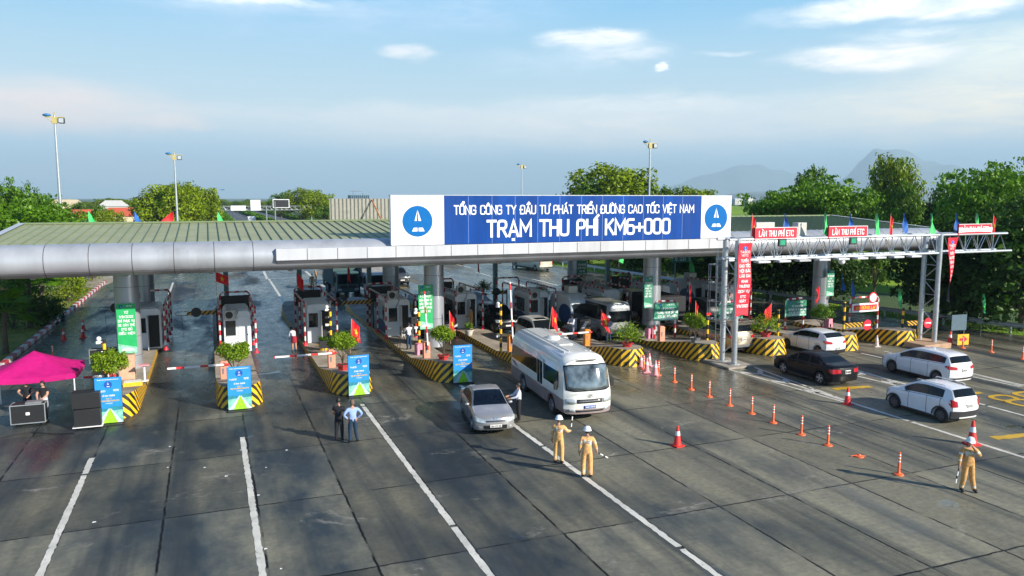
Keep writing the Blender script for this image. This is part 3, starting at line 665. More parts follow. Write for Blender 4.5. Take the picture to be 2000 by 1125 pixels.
    if hair:
        h = MB(); n = 16; vsx = []
        for i in range(8):
            th = pi * .62 * i / 7
            for j in range(n):
                a = 2 * pi * j / n; front = max(0, sin(a)); thh = th * (1 - .38 * front); q = 1.10
                vsx.append(hc + Vector((sin(thh) * cos(a) * .078 * q, sin(thh) * sin(a) * .092 * q - .006, cos(thh) * .115 * q + .004)) * k)
        h.mesh(vsx, [(i * n + j, i * n + (j + 1) % n, (i + 1) * n + (j + 1) % n, (i + 1) * n + j) for i in range(7) for j in range(n)])
        hb = h.build('hair', M_HAIR if not bald else mat('hair_cropped', (.16, .10, .075), .8), t, angle=3)
        sm = hb.modifiers.new('s', 'SOLIDIFY'); sm.thickness = -.006
    if helmet:
        h = MB(); h.lathe([(.001, .15), (.05, .147), (.095, .118), (.122, .07), (.13, .02), (.155, .005), (.150, -.002), (.12, .004), (.11, .02)], 20, c=tuple(hc + Vector((0, 0, .02))), cap=False)
        hh = h.build('helmet', helmet, t, angle=1.2); hh.data.transform(Matrix.Translation(Vector((0, 0, 0))))
        pk = MB(); c = hc + Vector((0, 0, .025)); pk.mesh([c + Vector(q) for q in ((-.10, .10, .005), (.10, .10, .005), (.06, .21, -.018), (-.06, .21, -.018), (-.10, .10, -.005), (.10, .10, -.005), (.06, .21, -.026), (-.06, .21, -.026))], [(0, 1, 2, 3), (7, 6, 5, 4), (3, 2, 6, 7), (0, 3, 7, 4), (2, 1, 5, 6)])
        pk.build('brim', helmet, hh)
    if mask:
        h = MB(); c = hc + Vector((0, .055, -.04)) * k; h.sphere(c, (.052 * k, .042 * k, .04 * k), 10, 6); h.build('face_mask', mask, t)
    if skirt:
        h = MB(); z0, z1 = J['kl'].z + .10, J['pel'].z + .08; y = J['pel'].y
        h.lathe([(.20 * k, z0), (.19 * k, (z0 + z1) / 2), (.15 * k, z1)], 16, c=(J['pel'].x, y, 0)); h.build('skirt', skirt, t)
    if back:
        h = MB(); text_mb(h, back, (0, -.165, 1.22 * k), (1, 0, 0), (0, 0, 1), .075, weight=.2, depth=.0); h.build('lettering', M_NAVY, t, fix=False)
    return t
def rotpose(**k): return k

# ------------------------------------------------------------------ vehicles
def pchip(pts):
    xs = [p[0] for p in pts]; ys = [p[1] for p in pts]; n = len(xs)
    h = [xs[i + 1] - xs[i] for i in range(n - 1)]; d = [(ys[i + 1] - ys[i]) / h[i] for i in range(n - 1)]
    m = [d[0]] + [0 if d[i - 1] * d[i] <= 0 else 2 * d[i - 1] * d[i] / (d[i - 1] + d[i]) for i in range(1, n - 1)] + [d[-1]]
    def f(x):
        if x <= xs[0]: return ys[0]
        if x >= xs[-1]: return ys[-1]
        i = max(j for j in range(n - 1) if xs[j] <= x); t = (x - xs[i]) / h[i]
        return (2 * t ** 3 - 3 * t ** 2 + 1) * ys[i] + (t ** 3 - 2 * t ** 2 + t) * h[i] * m[i] + (-2 * t ** 3 + 3 * t ** 2) * ys[i + 1] + (t ** 3 - t ** 2) * h[i] * m[i + 1]
    return f
def wheel(parent, x, y, r, w=.20, spokes=5, side=1, rim=M_RIM, steel=False):
    """side +1: outer face towards +y"""
    b = MB(); hw = w / 2; P = [(r * .66, -hw), (r * .93, -hw), (r, -hw * .7), (r, hw * .7), (r * .93, hw), (r * .66, hw)]
    b.lathe(P, 24, M_TYRE, (x, y, r), True, 'y')
    t = b.build('wheel', None, parent, fix=True)
    q = MB(); o = y + side * (hw + .004)
    q.lathe([(r * .66, 0), (r * .62, .012), (r * .60, -.02)], 24, rim, (x, o - .008, r), False, 'y')
    q.lathe([(r * .61, -.004), (0.001, -.004)], 24, M_BLACKM, (x, o - .01 * side, r), False, 'y')
    for k in range(spokes):
        a = 2 * pi * k / spokes + .3; c, s_ = cos(a), sin(a); w0, w1 = r * .09, r * .13
        pts = [(-s_ * w0 + c * r * .1, c * w0 + s_ * r * .1), (s_ * w0 + c * r * .1, -c * w0 + s_ * r * .1), (s_ * w1 + c * r * .61, -c * w1 + s_ * r * .61), (-s_ * w1 + c * r * .61, c * w1 + s_ * r * .61)]
        q.mesh([(x + u, o + side * .008, r + v) for u, v in pts] + [(x + u, o - side * .008, r + v) for u, v in pts], [(0, 1, 2, 3), (0, 4, 5, 1), (1, 5, 6, 2), (2, 6, 7, 3), (3, 7, 4, 0)], rim)
    q.lathe([(.001, .014 * side), (r * .14, .012 * side), (r * .17, 0)], 12, rim, (x, o, r), False, 'y')
    q.build('rim', None, t)
    return t
def islands(fs):
    own = {}; par = list(range(len(fs)))
    def find(a):
        while par[a] != a: par[a] = par[par[a]]; a = par[a]
        return a
    for i, f in enumerate(fs):
        for q in f:
            if q in own: par[find(i)] = find(own[q])
            else: own[q] = i
    g = {}
    for i, f in enumerate(fs): g.setdefault(find(i), []).append(f)
    return list(g.values())
class Car:
    """x forward, y left, z up, origin on the ground at mid-length. Body lofted from profile curves."""
    def __init__(s, name, label, cat, loc, rz, S, group=None):
        s.S = S; L_, W = S['L'], S['W']; s.L = L_; s.W2 = W / 2
        s.t = empty(name, label, cat, loc, rz, group)
        s.ztop = pchip(S['top']); s.zb = pchip(S['belt']); s.zs = pchip(S.get('sill', [(-L_ / 2, .30), (-L_ / 2 + .5, .20), (L_ / 2 - .5, .20), (L_ / 2, .26)]))
        s.kf, s.kr = S.get('kf', .26), S.get('kr', .18); s.tum = S.get('tum', .34); R_ = S.get('wr', .31); s.R = R_
        s.ax = S['axles']; s.arch = R_ + S.get('gap', .055)
        xs = set(); n = int(L_ / .09)
        for i in range(n + 1): xs.add(round(-L_ / 2 + L_ * i / n, 4))
        for a in s.ax:
            for k in range(13): xs.add(round(a + s.arch * cos(pi * k / 12), 4))
        for g in S['side']: xs.update((g[0], g[1]))
        xs.update(S['ws']); xs.update(S['rw'])
        xs = sorted(x for x in xs if -L_ / 2 <= x <= L_ / 2); s.xs = [x for i, x in enumerate(xs) if i == 0 or x - xs[i - 1] > .004]
        s.body()
    def shift(s, x, y):
        q = min(1, abs(y) / s.W2) ** 3; a = max(0, (x - (s.L / 2 - .42)) / .42) ** 1.2; b = max(0, (-(s.L / 2 - .40) - x) / .40) ** 1.2
        return x - s.kf * q * a + s.kr * q * b
    def sect(s, x):
        S = s.S; L_ = s.L; zt, zb, zs = s.ztop(x), s.zb(x), s.zs(x); zb = min(zb, zt - .012)
        for a in s.ax:
            d = abs(x - a)
            if d < s.arch: zs = max(zs, s.R + sqrt(max(0, s.arch ** 2 - d * d)) - .01)
        hw = s.W2; e = min(1, (L_ / 2 - abs(x)) / .5); hw = hw * (.93 + .07 * sqrt(max(0, e)))
        zs = min(zs, zb - .08); h = zt - zb; inset = .03 + .03 * min(1, h / .1)
        yb = hw - inset; yr = yb - s.tum * max(0, h - .02) ** 1.05 * (1) if h > .02 else yb
        rl = min(.075, h * .35)
        yr = max(yr, .3)
        P = [(hw * .72, zs), (hw - .05, zs), (hw - .012, zs + .05), (hw, zs + (zb - zs) * .45), (hw - .008, zs + (zb - zs) * .74), (hw - .02, zb - min(.05, (zb - zs) * .15)), (yb, zb)]
        P += [(yb + (yr - yb) * .10, zb + (h - rl) * .10), (yb + (yr - yb) * .90, zb + (h - rl) * .90), (yr, zt - rl)]
        P += [(yr - .05 - .03 * min(1, h), zt - rl * .30), (yr * .55, zt - rl * .06), (0, zt)]
        return P
    def body(s):
        S = s.S; secs = [s.sect(x) for x in s.xs]; K = len(secs[0]); V = []; ring = 2 * K - 1
        for x, P in zip(s.xs, secs):
            full = [(y, z) for y, z in P] + [(-y, z) for y, z in reversed(P[:-1])]
            for y, z in full: V.append((s.shift(x, y), y, z))
        body, glass, scr = [], [], []; lower = []
        lowz = S.get('lower', None)
        for i in range(len(s.xs) - 1):
            xm = (s.xs[i] + s.xs[i + 1]) / 2
            for k in range(ring - 1):
                kk = k if k < K - 1 else ring - 2 - k; f = (i * ring + k, i * ring + k + 1, (i + 1) * ring + k + 1, (i + 1) * ring + k)
                h = s.ztop(xm) - s.zb(xm)
                if kk == 7 and h > .13 and any(a < xm < b for a, b in S['side']): glass.append(f)
                elif kk in (10, 11) and S['ws'][0] < xm < S['ws'][1]: scr.append(f)
                elif kk in (10, 11) and S['rw'][0] < xm < S['rw'][1]: glass.append(f)
                elif lowz and (V[f[0]][2] + V[f[1]][2]) / 2 < lowz: lower.append(f)
                elif kk == 8 - 1 and h > .13 and S.get('bpost', True) and S['side'][0][0] < xm < S['side'][-1][1]: lower.append(f)
                elif kk == 11 and S.get('sunroof') and S['sunroof'][0] < xm < S['sunroof'][1]: glass.append(f)
                else: body.append(f)
        # end caps
        caps = []; nc = 8
        for end, sg in ((0, -1), (len(s.xs) - 1, 1)):
            x = s.xs[end]; P = secs[end]; b0 = len(V); rows = P
            for y, z in rows:
                for c in range(nc + 1):
                    yy = y * (1 - 2 * c / nc); V.append((s.capx(yy, z, sg), yy, z))
            for r_ in range(len(rows) - 1):
                for c in range(nc):
                    f = (b0 + r_ * (nc + 1) + c, b0 + r_ * (nc + 1) + c + 1, b0 + (r_ + 1) * (nc + 1) + c + 1, b0 + (r_ + 1) * (nc + 1) + c)
                    (lower if lowz and V[f[0]][2] < lowz + .05 else body).append(f)
        def piece(fs, nm, m, par):
            if not fs: return None
            if nm == 'window':
                for g in islands(fs): piece(g, 'side_window' if abs(sum(V[q][1] for f in g for q in f)) > .5 * 4 * len(g) else 'rear_window', m, par)
                return None
            mp = {}; vs = []; F = []
            for f in fs:
                g = []
                for q in f:
                    if q not in mp: mp[q] = len(vs); vs.append(V[q])
                    g.append(mp[q])
                F.append(tuple(g))
            b = MB(); b.mesh(vs, F); return b.build(nm, m, par, angle=.7)
        s.b = piece(body, 'body', S['paint'], s.t); piece(lower, 'lower_trim', S.get('lowmat', M_BLACKM), s.t); piece(glass, 'window', M_CARGL, s.t); piece(scr, 'windscreen', S.get('wsmat', M_CARGL), s.t)
        u = MB()
        ax0, ax1 = s.ax[0], s.ax[-1]; w = s.W2
        u.box(ax0 + s.arch + .02, ax1 - s.arch - .02, -w * .9, w * .9, .2, s.zb(0) * .62); u.box(-s.L / 2 + .25, s.L / 2 - .3, -w * .62, w * .62, .22, .55)
        u.build('underbody', M_DARK, s.t)
        if S.get('wsmat'):
            it = MB(); it.box(-s.L * .35, ax1 - .45, -w * .8, w * .8, .5, s.zb(0) - .08)
            for sx in (0, -.9):
                for sy in (-.37, .37):
                    if sx - .3 > -s.L * .35: it.box(sx - .35, sx - .2, sy - .24, sy + .24, .5, s.zb(0) + .22); it.box(sx - .33, sx - .24, sy - .12, sy + .12, .5, s.zb(0) + .36)
            it.build('seat', mat('seat_fabric', (.34, .32, .28), .8), s.t)
        for i, a in enumerate(s.ax):
            for sg in (1, -1): wheel(s.t, a, sg * (s.W2 - .125), s.R, spokes=S.get('spokes', 5), side=sg, rim=S.get('rim', M_RIM))
        # mirrors, handles, seams
        for sg in (1, -1):
            mx = S['side'][-1][1] - .12; m = MB(); z = s.zb(mx) + .06; m.sphere((mx, sg * (s.W2 + .07), z), (.07, .10, .065), 10, 6, S.get('mirmat', S['paint'])); m.box(mx - .03, mx + .03, min(sg * (s.W2 - .06), sg * (s.W2 + .06)), max(sg * (s.W2 - .06), sg * (s.W2 + .06)), z - .045, z - .015, M_BLACKM); m.build('mirror', None, s.t)
            for hx in S.get('handles', []):
                h = MB(); h.box(hx - .09, hx + .09, sg * (s.W2 + .004) - .012, sg * (s.W2 + .004) + .012, s.zb(hx) - .13, s.zb(hx) - .10); h.build('handle', S.get('hmat', S['paint']), s.t, bevel=.005)
        for sg in (1, -1):      # bright strip under the side glass, dark sill
            st = MB(); V = []; xa, xb = S['side'][0][0], S['side'][-1][1]; n_ = 16
            for i in range(n_ + 1):
                x = xa + (xb - xa) * i / n_; P = s.sect(x); y, z = P[6]; V += [(s.shift(x, y), sg * (y + .008), z - .012), (s.shift(x, y), sg * (y + .004), z + .010)]
            st.mesh(V, [(2 * i, 2 * i + 2, 2 * i + 3, 2 * i + 1) for i in range(n_)]); st.build('window_trim', S.get('trim', M_BLACKM), s.t, fix=False)
            sl = MB(); a0, a1 = s.ax[0] + s.arch, s.ax[-1] - s.arch; sl.box(a0, a1, *sorted((sg * (s.W2 - .06), sg * (s.W2 + .003))), s.zs(0) - .02, s.zs(0) + .07); sl.build('sill', S.get('lowmat', M_BLACKM), s.t, bevel=.01)
        for dx in S.get('seams', []):
            sm = MB()
            for sg in (1, -1):
                P = s.sect(dx)[2:7]; ok = [p for p in P if True]
                for a, b in zip(ok, ok[1:]):
                    sm.mesh([(dx - .011, sg * (a[0] + .003), a[1]), (dx + .011, sg * (a[0] + .003), a[1]), (dx + .011, sg * (b[0] + .003), b[1]), (dx - .011, sg * (b[0] + .003), b[1])], [(0, 1, 2, 3)])
            sm.build('door_gap', M_DARK, s.t, fix=False)
    def capx(s, y, z, sg):
        x = sg * s.L / 2; zs, zt = s.zs(x), s.ztop(x); t = max(0, min(1, (z - zs) / max(.01, zt - zs)))
        q = min(1, abs(y) / s.W2) ** 3; return sg * (s.L / 2 - (s.kf if sg > 0 else s.kr) * q + .07 * sin(pi * t) * (1 - q * .6))
    def patch(s, nm, m, sg, y0, y1, za, zb, parent=None, off=.012, n=6, mirror=False):
        """raised patch on the front (sg=1) or rear (-1) face between y0..y1; za, zb = (z at y0, z at y1) for lower and upper edge"""
        for mg in ((1, -1) if mirror else (1,)):
            b = MB(); F = []; V = []
            for i in range(n + 1):
                t = i / n; y = (y0 + (y1 - y0) * t) * mg
                for z in (za[0] + (za[1] - za[0]) * t, zb[0] + (zb[1] - zb[0]) * t):
                    x = s.capx(y, z, sg); V += [(x + sg * off, y, z), (x - sg * .04, y, z)]
            for i in range(n):
                a = i * 4; c = a + 4; F += [(a, c, c + 2, a + 2), (a + 2, c + 2, c + 3, a + 3), (a, a + 1, c + 1, c)]
            F += [(0, 2, 3, 1), (4 * n, 4 * n + 1, 4 * n + 3, 4 * n + 2)]
            b.mesh(V, F); o = b.build(nm, m, parent or s.t, angle=1.0)
        return o
    def sidepatch(s, nm, m, xa, xb, za, zb, off=.010, n=5):
        """patch on both flanks, following the plan curve"""
        for sg in (1, -1):
            b = MB(); V = []; F = []
            for i in range(n + 1):
                t = i / n; x = xa + (xb - xa) * t
                for z in (za[0] + (za[1] - za[0]) * t, zb[0] + (zb[1] - zb[0]) * t):
                    P = s.sect(x); y = None
                    for p, q in zip(P[1:], P[2:]):
                        if min(p[1], q[1]) - 1e-6 <= z <= max(p[1], q[1]) + 1e-6: y = p[0] + (q[0] - p[0]) * ((z - p[1]) / max(q[1] - p[1], 1e-6)); break
                    if y is None: y = s.W2 * .97
                    X = s.shift(x, y); V += [(X, sg * (y + off), z), (X, sg * (y - .03), z)]
            for i in range(n):
                a = i * 4; c = a + 4; F += [(a, c, c + 2, a + 2), (a + 2, c + 2, c + 3, a + 3), (a, a + 1, c + 1, c)]
            F += [(0, 2, 3, 1), (4 * n, 4 * n + 1, 4 * n + 3, 4 * n + 2)]
            b.mesh(V, F); b.build(nm, m, s.t, angle=1.0)
    def plate(s, sg, z, txt=None, m=M_PLATE, w=.24, h=.055, y=0, tm=M_BLACKM):
        p = MB(); x = s.capx(y, z, sg); a, b = sorted((x - sg * .03, x + sg * .028)); p.box(a, b, y - w, y + w, z - h, z + h); po = p.build('licence_plate', m, s.t, bevel=.006)
        if txt:
            q = MB(); text_mb(q, txt, (x + sg * .028, y, z - h * .5), (0, sg, 0), (0, 0, 1), h * 1.0, width=w * 1.7, weight=.18, depth=.003); q.build('lettering', tm, po, fix=False)

def sedan_spec(paint_, **k):
    S = dict(L=4.42, W=1.70, paint=paint_, axles=(-1.32, 1.25), wr=.30,
             top=[(-2.21, .94), (-2.12, 1.0), (-1.95, 1.02), (-1.62, 1.05), (-.95, 1.36), (-.35, 1.47), (.15, 1.455), (.62, 1.28), (1.12, .99), (1.7, .90), (2.05, .83), (2.21, .74)],
             belt=[(-2.21, .90), (-1.7, .97), (-.6, .955), (.8, .92), (1.15, .90), (1.7, .85), (2.05, .78), (2.21, .70)],
             side=[(-1.32, -.58), (-.50, .32), (.38, .86)], ws=(.24, 1.08), rw=(-1.60, -1.0), handles=(-.62, .28), seams=(-.56, .34, 1.0, -1.35)); S.update(k); return S
def hatch_spec(paint_, **k):
    S = dict(L=3.68, W=1.65, paint=paint_, axles=(-1.18, 1.20), wr=.31,
             top=[(-1.84, 1.02), (-1.80, 1.10), (-1.68, 1.27), (-1.50, 1.47), (-1.1, 1.53), (-.4, 1.555), (.1, 1.52), (.55, 1.34), (1.0, 1.06), (1.4, .98), (1.7, .90), (1.84, .80)],
             belt=[(-1.84, .98), (-1.6, 1.06), (-.6, 1.02), (.6, .96), (1.05, .95), (1.45, .92), (1.72, .84), (1.84, .76)],
             side=[(-1.22, -.52), (-.44, .42), (.48, .74)], ws=(.22, .95), rw=(-1.74, -1.50), handles=(-.66, .24), seams=(-.48, .44, -1.15)); S.update(k); return S
def suv_spec(paint_, **k):
    S = dict(L=4.75, W=1.85, paint=paint_, axles=(-1.42, 1.42), wr=.38, gap=.07, tum=.26,
             top=[(-2.375, 1.14), (-2.34, 1.24), (-2.22, 1.44), (-2.05, 1.74), (-1.5, 1.83), (-.5, 1.84), (.1, 1.80), (.55, 1.58), (.98, 1.24), (1.6, 1.16), (2.15, 1.10), (2.375, 1.0)],
             belt=[(-2.375, 1.10), (-2.1, 1.20), (-.6, 1.16), (.7, 1.12), (1.1, 1.11), (1.7, 1.09), (2.15, 1.04), (2.375, .94)], sill=[(-2.375, .42), (-1.9, .32), (1.9, .32), (2.375, .38)],
             side=[(-2.02, -1.36), (-1.26, -.46), (-.38, .42), (.5, .72)], ws=(.2, .93), rw=(-2.26, -2.04), handles=(-.62, .26), seams=(-.42, .46, -1.3), kr=.14); S.update(k); return S
def front_kit(c, z0=.0, lit=False, grille=M_BLACKM, lamp=M_HLAMP, w=None):
    w = w or c.W2
    c.patch('headlight', lamp, 1, w * .50, w * .975, (.56 + z0, .62 + z0), (.66 + z0, .80 + z0), mirror=True, n=8, off=.018)
    c.sidepatch('headlight_side', lamp, c.L / 2 - .34, c.L / 2 - .02, (.72 + z0, .66 + z0), (.80 + z0, .79 + z0))
    g = c.patch('grille', grille, 1, -w * .46, w * .46, (.60 + z0,) * 2, (.67 + z0,) * 2, n=6)
    c.patch('grille_bar', M_CHROME, 1, -w * .46, w * .46, (.655 + z0,) * 2, (.672 + z0,) * 2, n=6, off=.022)
    c.patch('lower_grille', grille, 1, -w * .55, w * .55, (.28 + z0,) * 2, (.47 + z0,) * 2, n=6)
    c.patch('fog_lamp', lamp, 1, w * .66, w * .80, (.34 + z0,) * 2, (.42 + z0,) * 2, mirror=True, n=2)

def bus(label, loc, rz):
    """midi coach: cream over mauve, x forward"""
    t = empty('minibus', label, 'minibus', loc, rz); t.scale = (1.13, 1.12, 1.06)
    L2, W2 = 3.55, 1.02; cream = paint('bus_cream', (.74, .74, .70)); N_ = 14
    def plan(x):   # half width & roof height & front slope
        return W2
    # body as loft over x with rounded-square section; nose slopes back with height
    zs_, zt = .36, 2.62
    sec = [(W2 * .9, zs_), (W2 - .03, zs_ + .02), (W2, .55), (W2, .93), (W2, 1.18), (W2 - .012, 1.30), (W2 - .045, 1.95), (W2 - .06, 2.08), (W2 - .10, 2.33), (W2 - .20, 2.50), (W2 - .40, 2.60), (W2 * .3, 2.66), (0, 2.67)]
    xs = [-L2, -L2 + .06, -L2 + .2, -L2 + .5]; wl = []
    for a in (-1.55, 2.05):
        for k in range(13): wl.append(round(a + .47 * cos(pi * k / 12), 4))
    win = [(-3.2, -2.35), (-2.29, -1.27), (-1.21, -.25), (-.19, .34), (1.16, 2.0), (2.06, 2.95)]
    for a, b in win: wl += [a, b]
    xs = sorted(set(xs + wl + [.38, 1.12, 2.98, -3.3, 2.9, 3.1, 3.3, 3.45, 3.55] + [round(-3 + .4 * i, 3) for i in range(15)])); xs = [x for i, x in enumerate(xs) if i == 0 or x - xs[i - 1] > .006]
    K = len(sec); ring = 2 * K - 1; V = []
    def fwd(x, y, z):
        f = max(0, (x - 2.55) / 1.0); b = max(0, (-2.95 - x) / .6)
        sl = -.55 * max(0, (z - 1.05) / 1.6) ** 1.35 * f - .05 * max(0, (.7 - z)) * f
        q = min(1, abs(y) / W2) ** 4
        return x + sl - .30 * q * f + .16 * q * b + .10 * b * max(0, (z - 1.3)) / 1.3
    for x in xs:
        e = max(0, (x - 2.7) / .85); eb = max(0, (-3.2 - x) / .35); nar = 1 - .05 * e ** 2 - .04 * eb ** 2; P = []
        for y, z in sec:
            zz = z
            for a in (-1.55, 2.05):
                d = abs(x - a)
                if d < .47 and z < .95: zz = max(zz, min(.93, .40 + sqrt(.47 ** 2 - d * d)))
            if z > 2.3: zz = z - .10 * eb ** 2 - .16 * e ** 2
            P.append((y * nar, zz))
        for y, z in P + [(-y, z) for y, z in reversed(P[:-1])]: V.append((fwd(x, y, z), y, z))
    pcs = {'body': [], 'lower_body': [], 'window': [], 'pillar': []}
    for i in range(len(xs) - 1):
        xm = (xs[i] + xs[i + 1]) / 2
        for k in range(ring - 1):
            left = k < K - 1; kk = k if left else ring - 2 - k; f = (i * ring + k, i * ring + k + 1, (i + 1) * ring + k + 1, (i + 1) * ring + k)
            key = 'body'
            if kk < 3: key = 'lower_body'
            if kk == 5:
                if any(a < xm < b for a, b in win): key = 'window'
                elif -3.3 < xm < 2.98: key = 'pillar'
            pcs[key].append(f)
    nc = 12
    for end, sg in ((0, -1), (len(xs) - 1, 1)):
        x = xs[end]; nar = .95 if sg > 0 else .96; b0 = len(V)
        for j, (y, z) in enumerate(sec):
            zz = z - (.16 if sg > 0 else .10) if z > 2.3 else z
            for c in range(nc + 1):
                yy = y * nar * (1 - 2 * c / nc); bul = .05 * (1 - (yy / W2) ** 2); V.append((fwd(x, yy, zz) + sg * bul, yy, zz))
        for r_ in range(K - 1):
            for c in range(nc):
                f = (b0 + r_ * (nc + 1) + c, b0 + r_ * (nc + 1) + c + 1, b0 + (r_ + 1) * (nc + 1) + c + 1, b0 + (r_ + 1) * (nc + 1) + c)
                pcs['lower_body' if r_ < 2 else 'body'].append(f)
    for key, m, fs_ in [('body', cream, pcs['body']), ('lower_body', M_TANBODY, pcs['lower_body'])] + [('window', M_CARGL, g) for g in islands(pcs['window'])] + [('pillar', M_CARGL, g) for g in islands(pcs['pillar'])]:
        mp = {}; vs = []; F = []
        for f in fs_:
            g = []
            for q in f:
                if q not in mp: mp[q] = len(vs); vs.append(V[q])
                g.append(mp[q])
            F.append(tuple(g))
        b = MB(); b.mesh(vs, F); b.build({'pillar': 'window_pillar'}.get(key, key), m, t, angle=.75)
    def fx(y, z): return fwd(3.55, y, z) + .05 * (1 - (y / W2) ** 2)
    def fp(nm, m, y0, y1, z0, z1, off=.012, n=8, k=4, corner=0, par=None):
        b = MB(); V = []; F = []
        for i in range(n + 1):
            y = y0 + (y1 - y0) * i / n; e = max(0, 1 - min(i, n - i) / 1.6) * corner
            for j in range(k + 1):
                z = (z0 + e) + (z1 - z0 - 2 * e) * j / k; V.append((fx(y, z) + off, y, z))
        F = [(i * (k + 1) + j, (i + 1) * (k + 1) + j, (i + 1) * (k + 1) + j + 1, i * (k + 1) + j + 1) for i in range(n) for j in range(k)]
        b.mesh(V, F); o = b.build(nm, m, par or t, angle=1); sm = o.modifiers.new('s', 'SOLIDIFY'); sm.thickness = .05; sm.offset = -1 if off > 0 else 0; return o
    fp('windscreen_frame', M_BLACKM, -.90, .90, 1.27, 2.30, .006, 14, 6, .05)
    fp('windscreen', mat('bus_windscreen_reflection', (.11, .145, .165), .07, var=.8, scale=2.2, spec=1.0, coat=1.0), -.86, .86, 1.31, 2.26, .016, 14, 6, .06)  # milky, mottled base colour imitates bright sky reflected in the glass
    fp('roof_vent', M_BLACKM, -.42, .42, 2.40, 2.47, .012, 8, 2, .015)
    g = fp('grille', M_BLACKM, -.52, .52, .80, .96, .014)
    fp('grille_bar', M_CHROME, -.50, .50, .86, .90, .03, par=g)
    for sg in (-1, 1):
        a, b_ = sorted((sg * .56, sg * .93)); fp('headlight', M_HLAMP, a, b_, .78, .98, .02, 6, 2, .02)
        a, b_ = sorted((sg * .60, sg * .82)); fp('fog_lamp', M_HLAMP, a, b_, .47, .56, .02, 4, 2)
    fp('lower_grille', M_BLACKM, -.55, .55, .44, .51, .012)
    pl = fp('licence_plate', M_PLATEB, -.24, .24, .58, .70, .03)
    q = MB(); text_mb(q, '34B-0810', (fx(0, .64) + .032, 0, .612), (0, 1, 0), (0, 0, 1), .062, width=.40, weight=.17, depth=.002); q.build('lettering', M_WHITE, pl, fix=False)
    # emblem: slanted letter in an oval ring
    e = MB(); X0 = fx(0, 1.10) + .03; n = 28
    for i in range(n):
        a0, a1 = 2 * pi * i / n, 2 * pi * (i + 1) / n
        e.face([(X0, .15 * cos(a0), 1.10 + .075 * sin(a0)), (X0, .15 * cos(a1), 1.10 + .075 * sin(a1)), (X0, .13 * cos(a1), 1.10 + .06 * sin(a1)), (X0, .13 * cos(a0), 1.10 + .06 * sin(a0))])
    for a, b_, c, d in ((-.075, -.045, -.035, -.005), (.005, .035, .045, .075)):
        e.face([(X0 + .002, a, 1.05), (X0 + .002, b_, 1.05), (X0 + .002, d, 1.15), (X0 + .002, c, 1.15)])
    e.face([(X0 + .004, -.05, 1.088), (X0 + .004, .03, 1.092), (X0 + .004, .05, 1.112), (X0 + .004, -.03, 1.108)]); e.build('emblem', M_CHROME, t, fix=False)
    q = MB(); text_mb(q, 'HYUNDAI', (fx(-.60, 1.17) + .02, -.60, 1.15), (0, 1, 0), (0, 0, 1), .04, width=.30, weight=.16, depth=.004); q.build('lettering', M_GREY, t, fix=False)
    for sg in (-1, 1):
        w = MB(); zc = 1.32; w.tube([(fx(sg * .15, zc) + .03, sg * .15, zc), (fx(sg * .62, zc + .07) + .035, sg * .62 + .05, zc + .09)], .012, 5); w.build('wiper', M_BLACKM, t)
    # mirrors on arms (viewer sees both ears)
    for sg in (-1, 1):
        m = MB(); m.tube([(2.80, sg * 1.0, 1.75), (2.98, sg * 1.16, 1.66), (2.98, sg * 1.17, 1.5)], .016, 6); m.box(2.94, 3.02, sg * 1.17 - .07, sg * 1.17 + .07, 1.28, 1.62); m.build('mirror', M_BLACKM, t, bevel=.02)
    # door on the kerb side (local right = -y), seams and rub strips
    d = MB(); yd = -W2 - .004
    d.box(.38, 1.12, yd - .012, yd + .02, .42, 2.10, cream); do = d.build('door', None, t, bevel=.01)
    g1 = MB(); g1.box(.44, .71, yd - .018, yd + .01, 1.0, 2.0); g1.box(.79, 1.06, yd - .018, yd + .01, 1.0, 2.0); g1.build('door_window', M_CARGL, do)
    g2 = MB(); g2.box(.38, 1.12, yd - .020, yd + .0, .42, .93); g2.box(.74, .76, yd - .022, yd, .42, 2.05); g2.build('door_panel', M_TANBODY, do)
    s_ = MB(); s_.box(-3.2, .37, -W2 - .012, -W2 + .01, .925, .945); s_.box(1.13, 2.9, -W2 - .012, -W2 + .01, .925, .945); s_.box(-3.2, 2.9, W2 - .01, W2 + .012, .925, .945); s_.build('rub_strip', M_GREY, t)
    r_ = MB()
    for y in (-.55, -.35, .35, .55): r_.box(-3.1, 2.3, y - .02, y + .02, 2.625, 2.652 if abs(y) > .4 else 2.672)
    r_.build('roof_rib', cream, t)
    v = MB(); v.lathe([(.30, 2.65), (.29, 2.72), (.22, 2.78), (.001, 2.80)], 20, c=(-.6, .05, 0), cap=False); v.build('roof_dome', cream, t)
    v = MB(); v.box(.45, 1.05, -.3, .3, 2.655, 2.70); v.build('roof_hatch', cream, t, bevel=.02)
    lf = MB()
    for k in range(3): lf.box(-2.3 + k * 2.3, -2.18 + k * 2.3, -W2 - .02, -W2 + .01, .86, .91)
    lf.build('marker_lamp', M_BOLL, t)
    # leaf-shaped livery on the rear flank
    for k, (c, m) in enumerate(((M_BOLL, 0), (M_CYAN, .2), (M_GREY, .4))):
        a = MB(); x0 = -3.25 + m; pts = [(x0, 1.22), (x0 + .25, 1.20), (x0 + .75, .98), (x0 + .45, 1.06)]; a.mesh([(x, -W2 - .006 - k * .002, z) for x, z in pts], [(0, 1, 2, 3)]); a.build('livery_mark', c, t, fix=False)
    a = MB(); a.box(-3.4, 3.0, -.8, .8, .35, .62); a.build('underbody', M_DARK, t)
    for x in (-1.55, 2.05):
        for sg in (1, -1): wheel(t, x, sg * (W2 - .15), .38, .24, 8, sg)
    return t
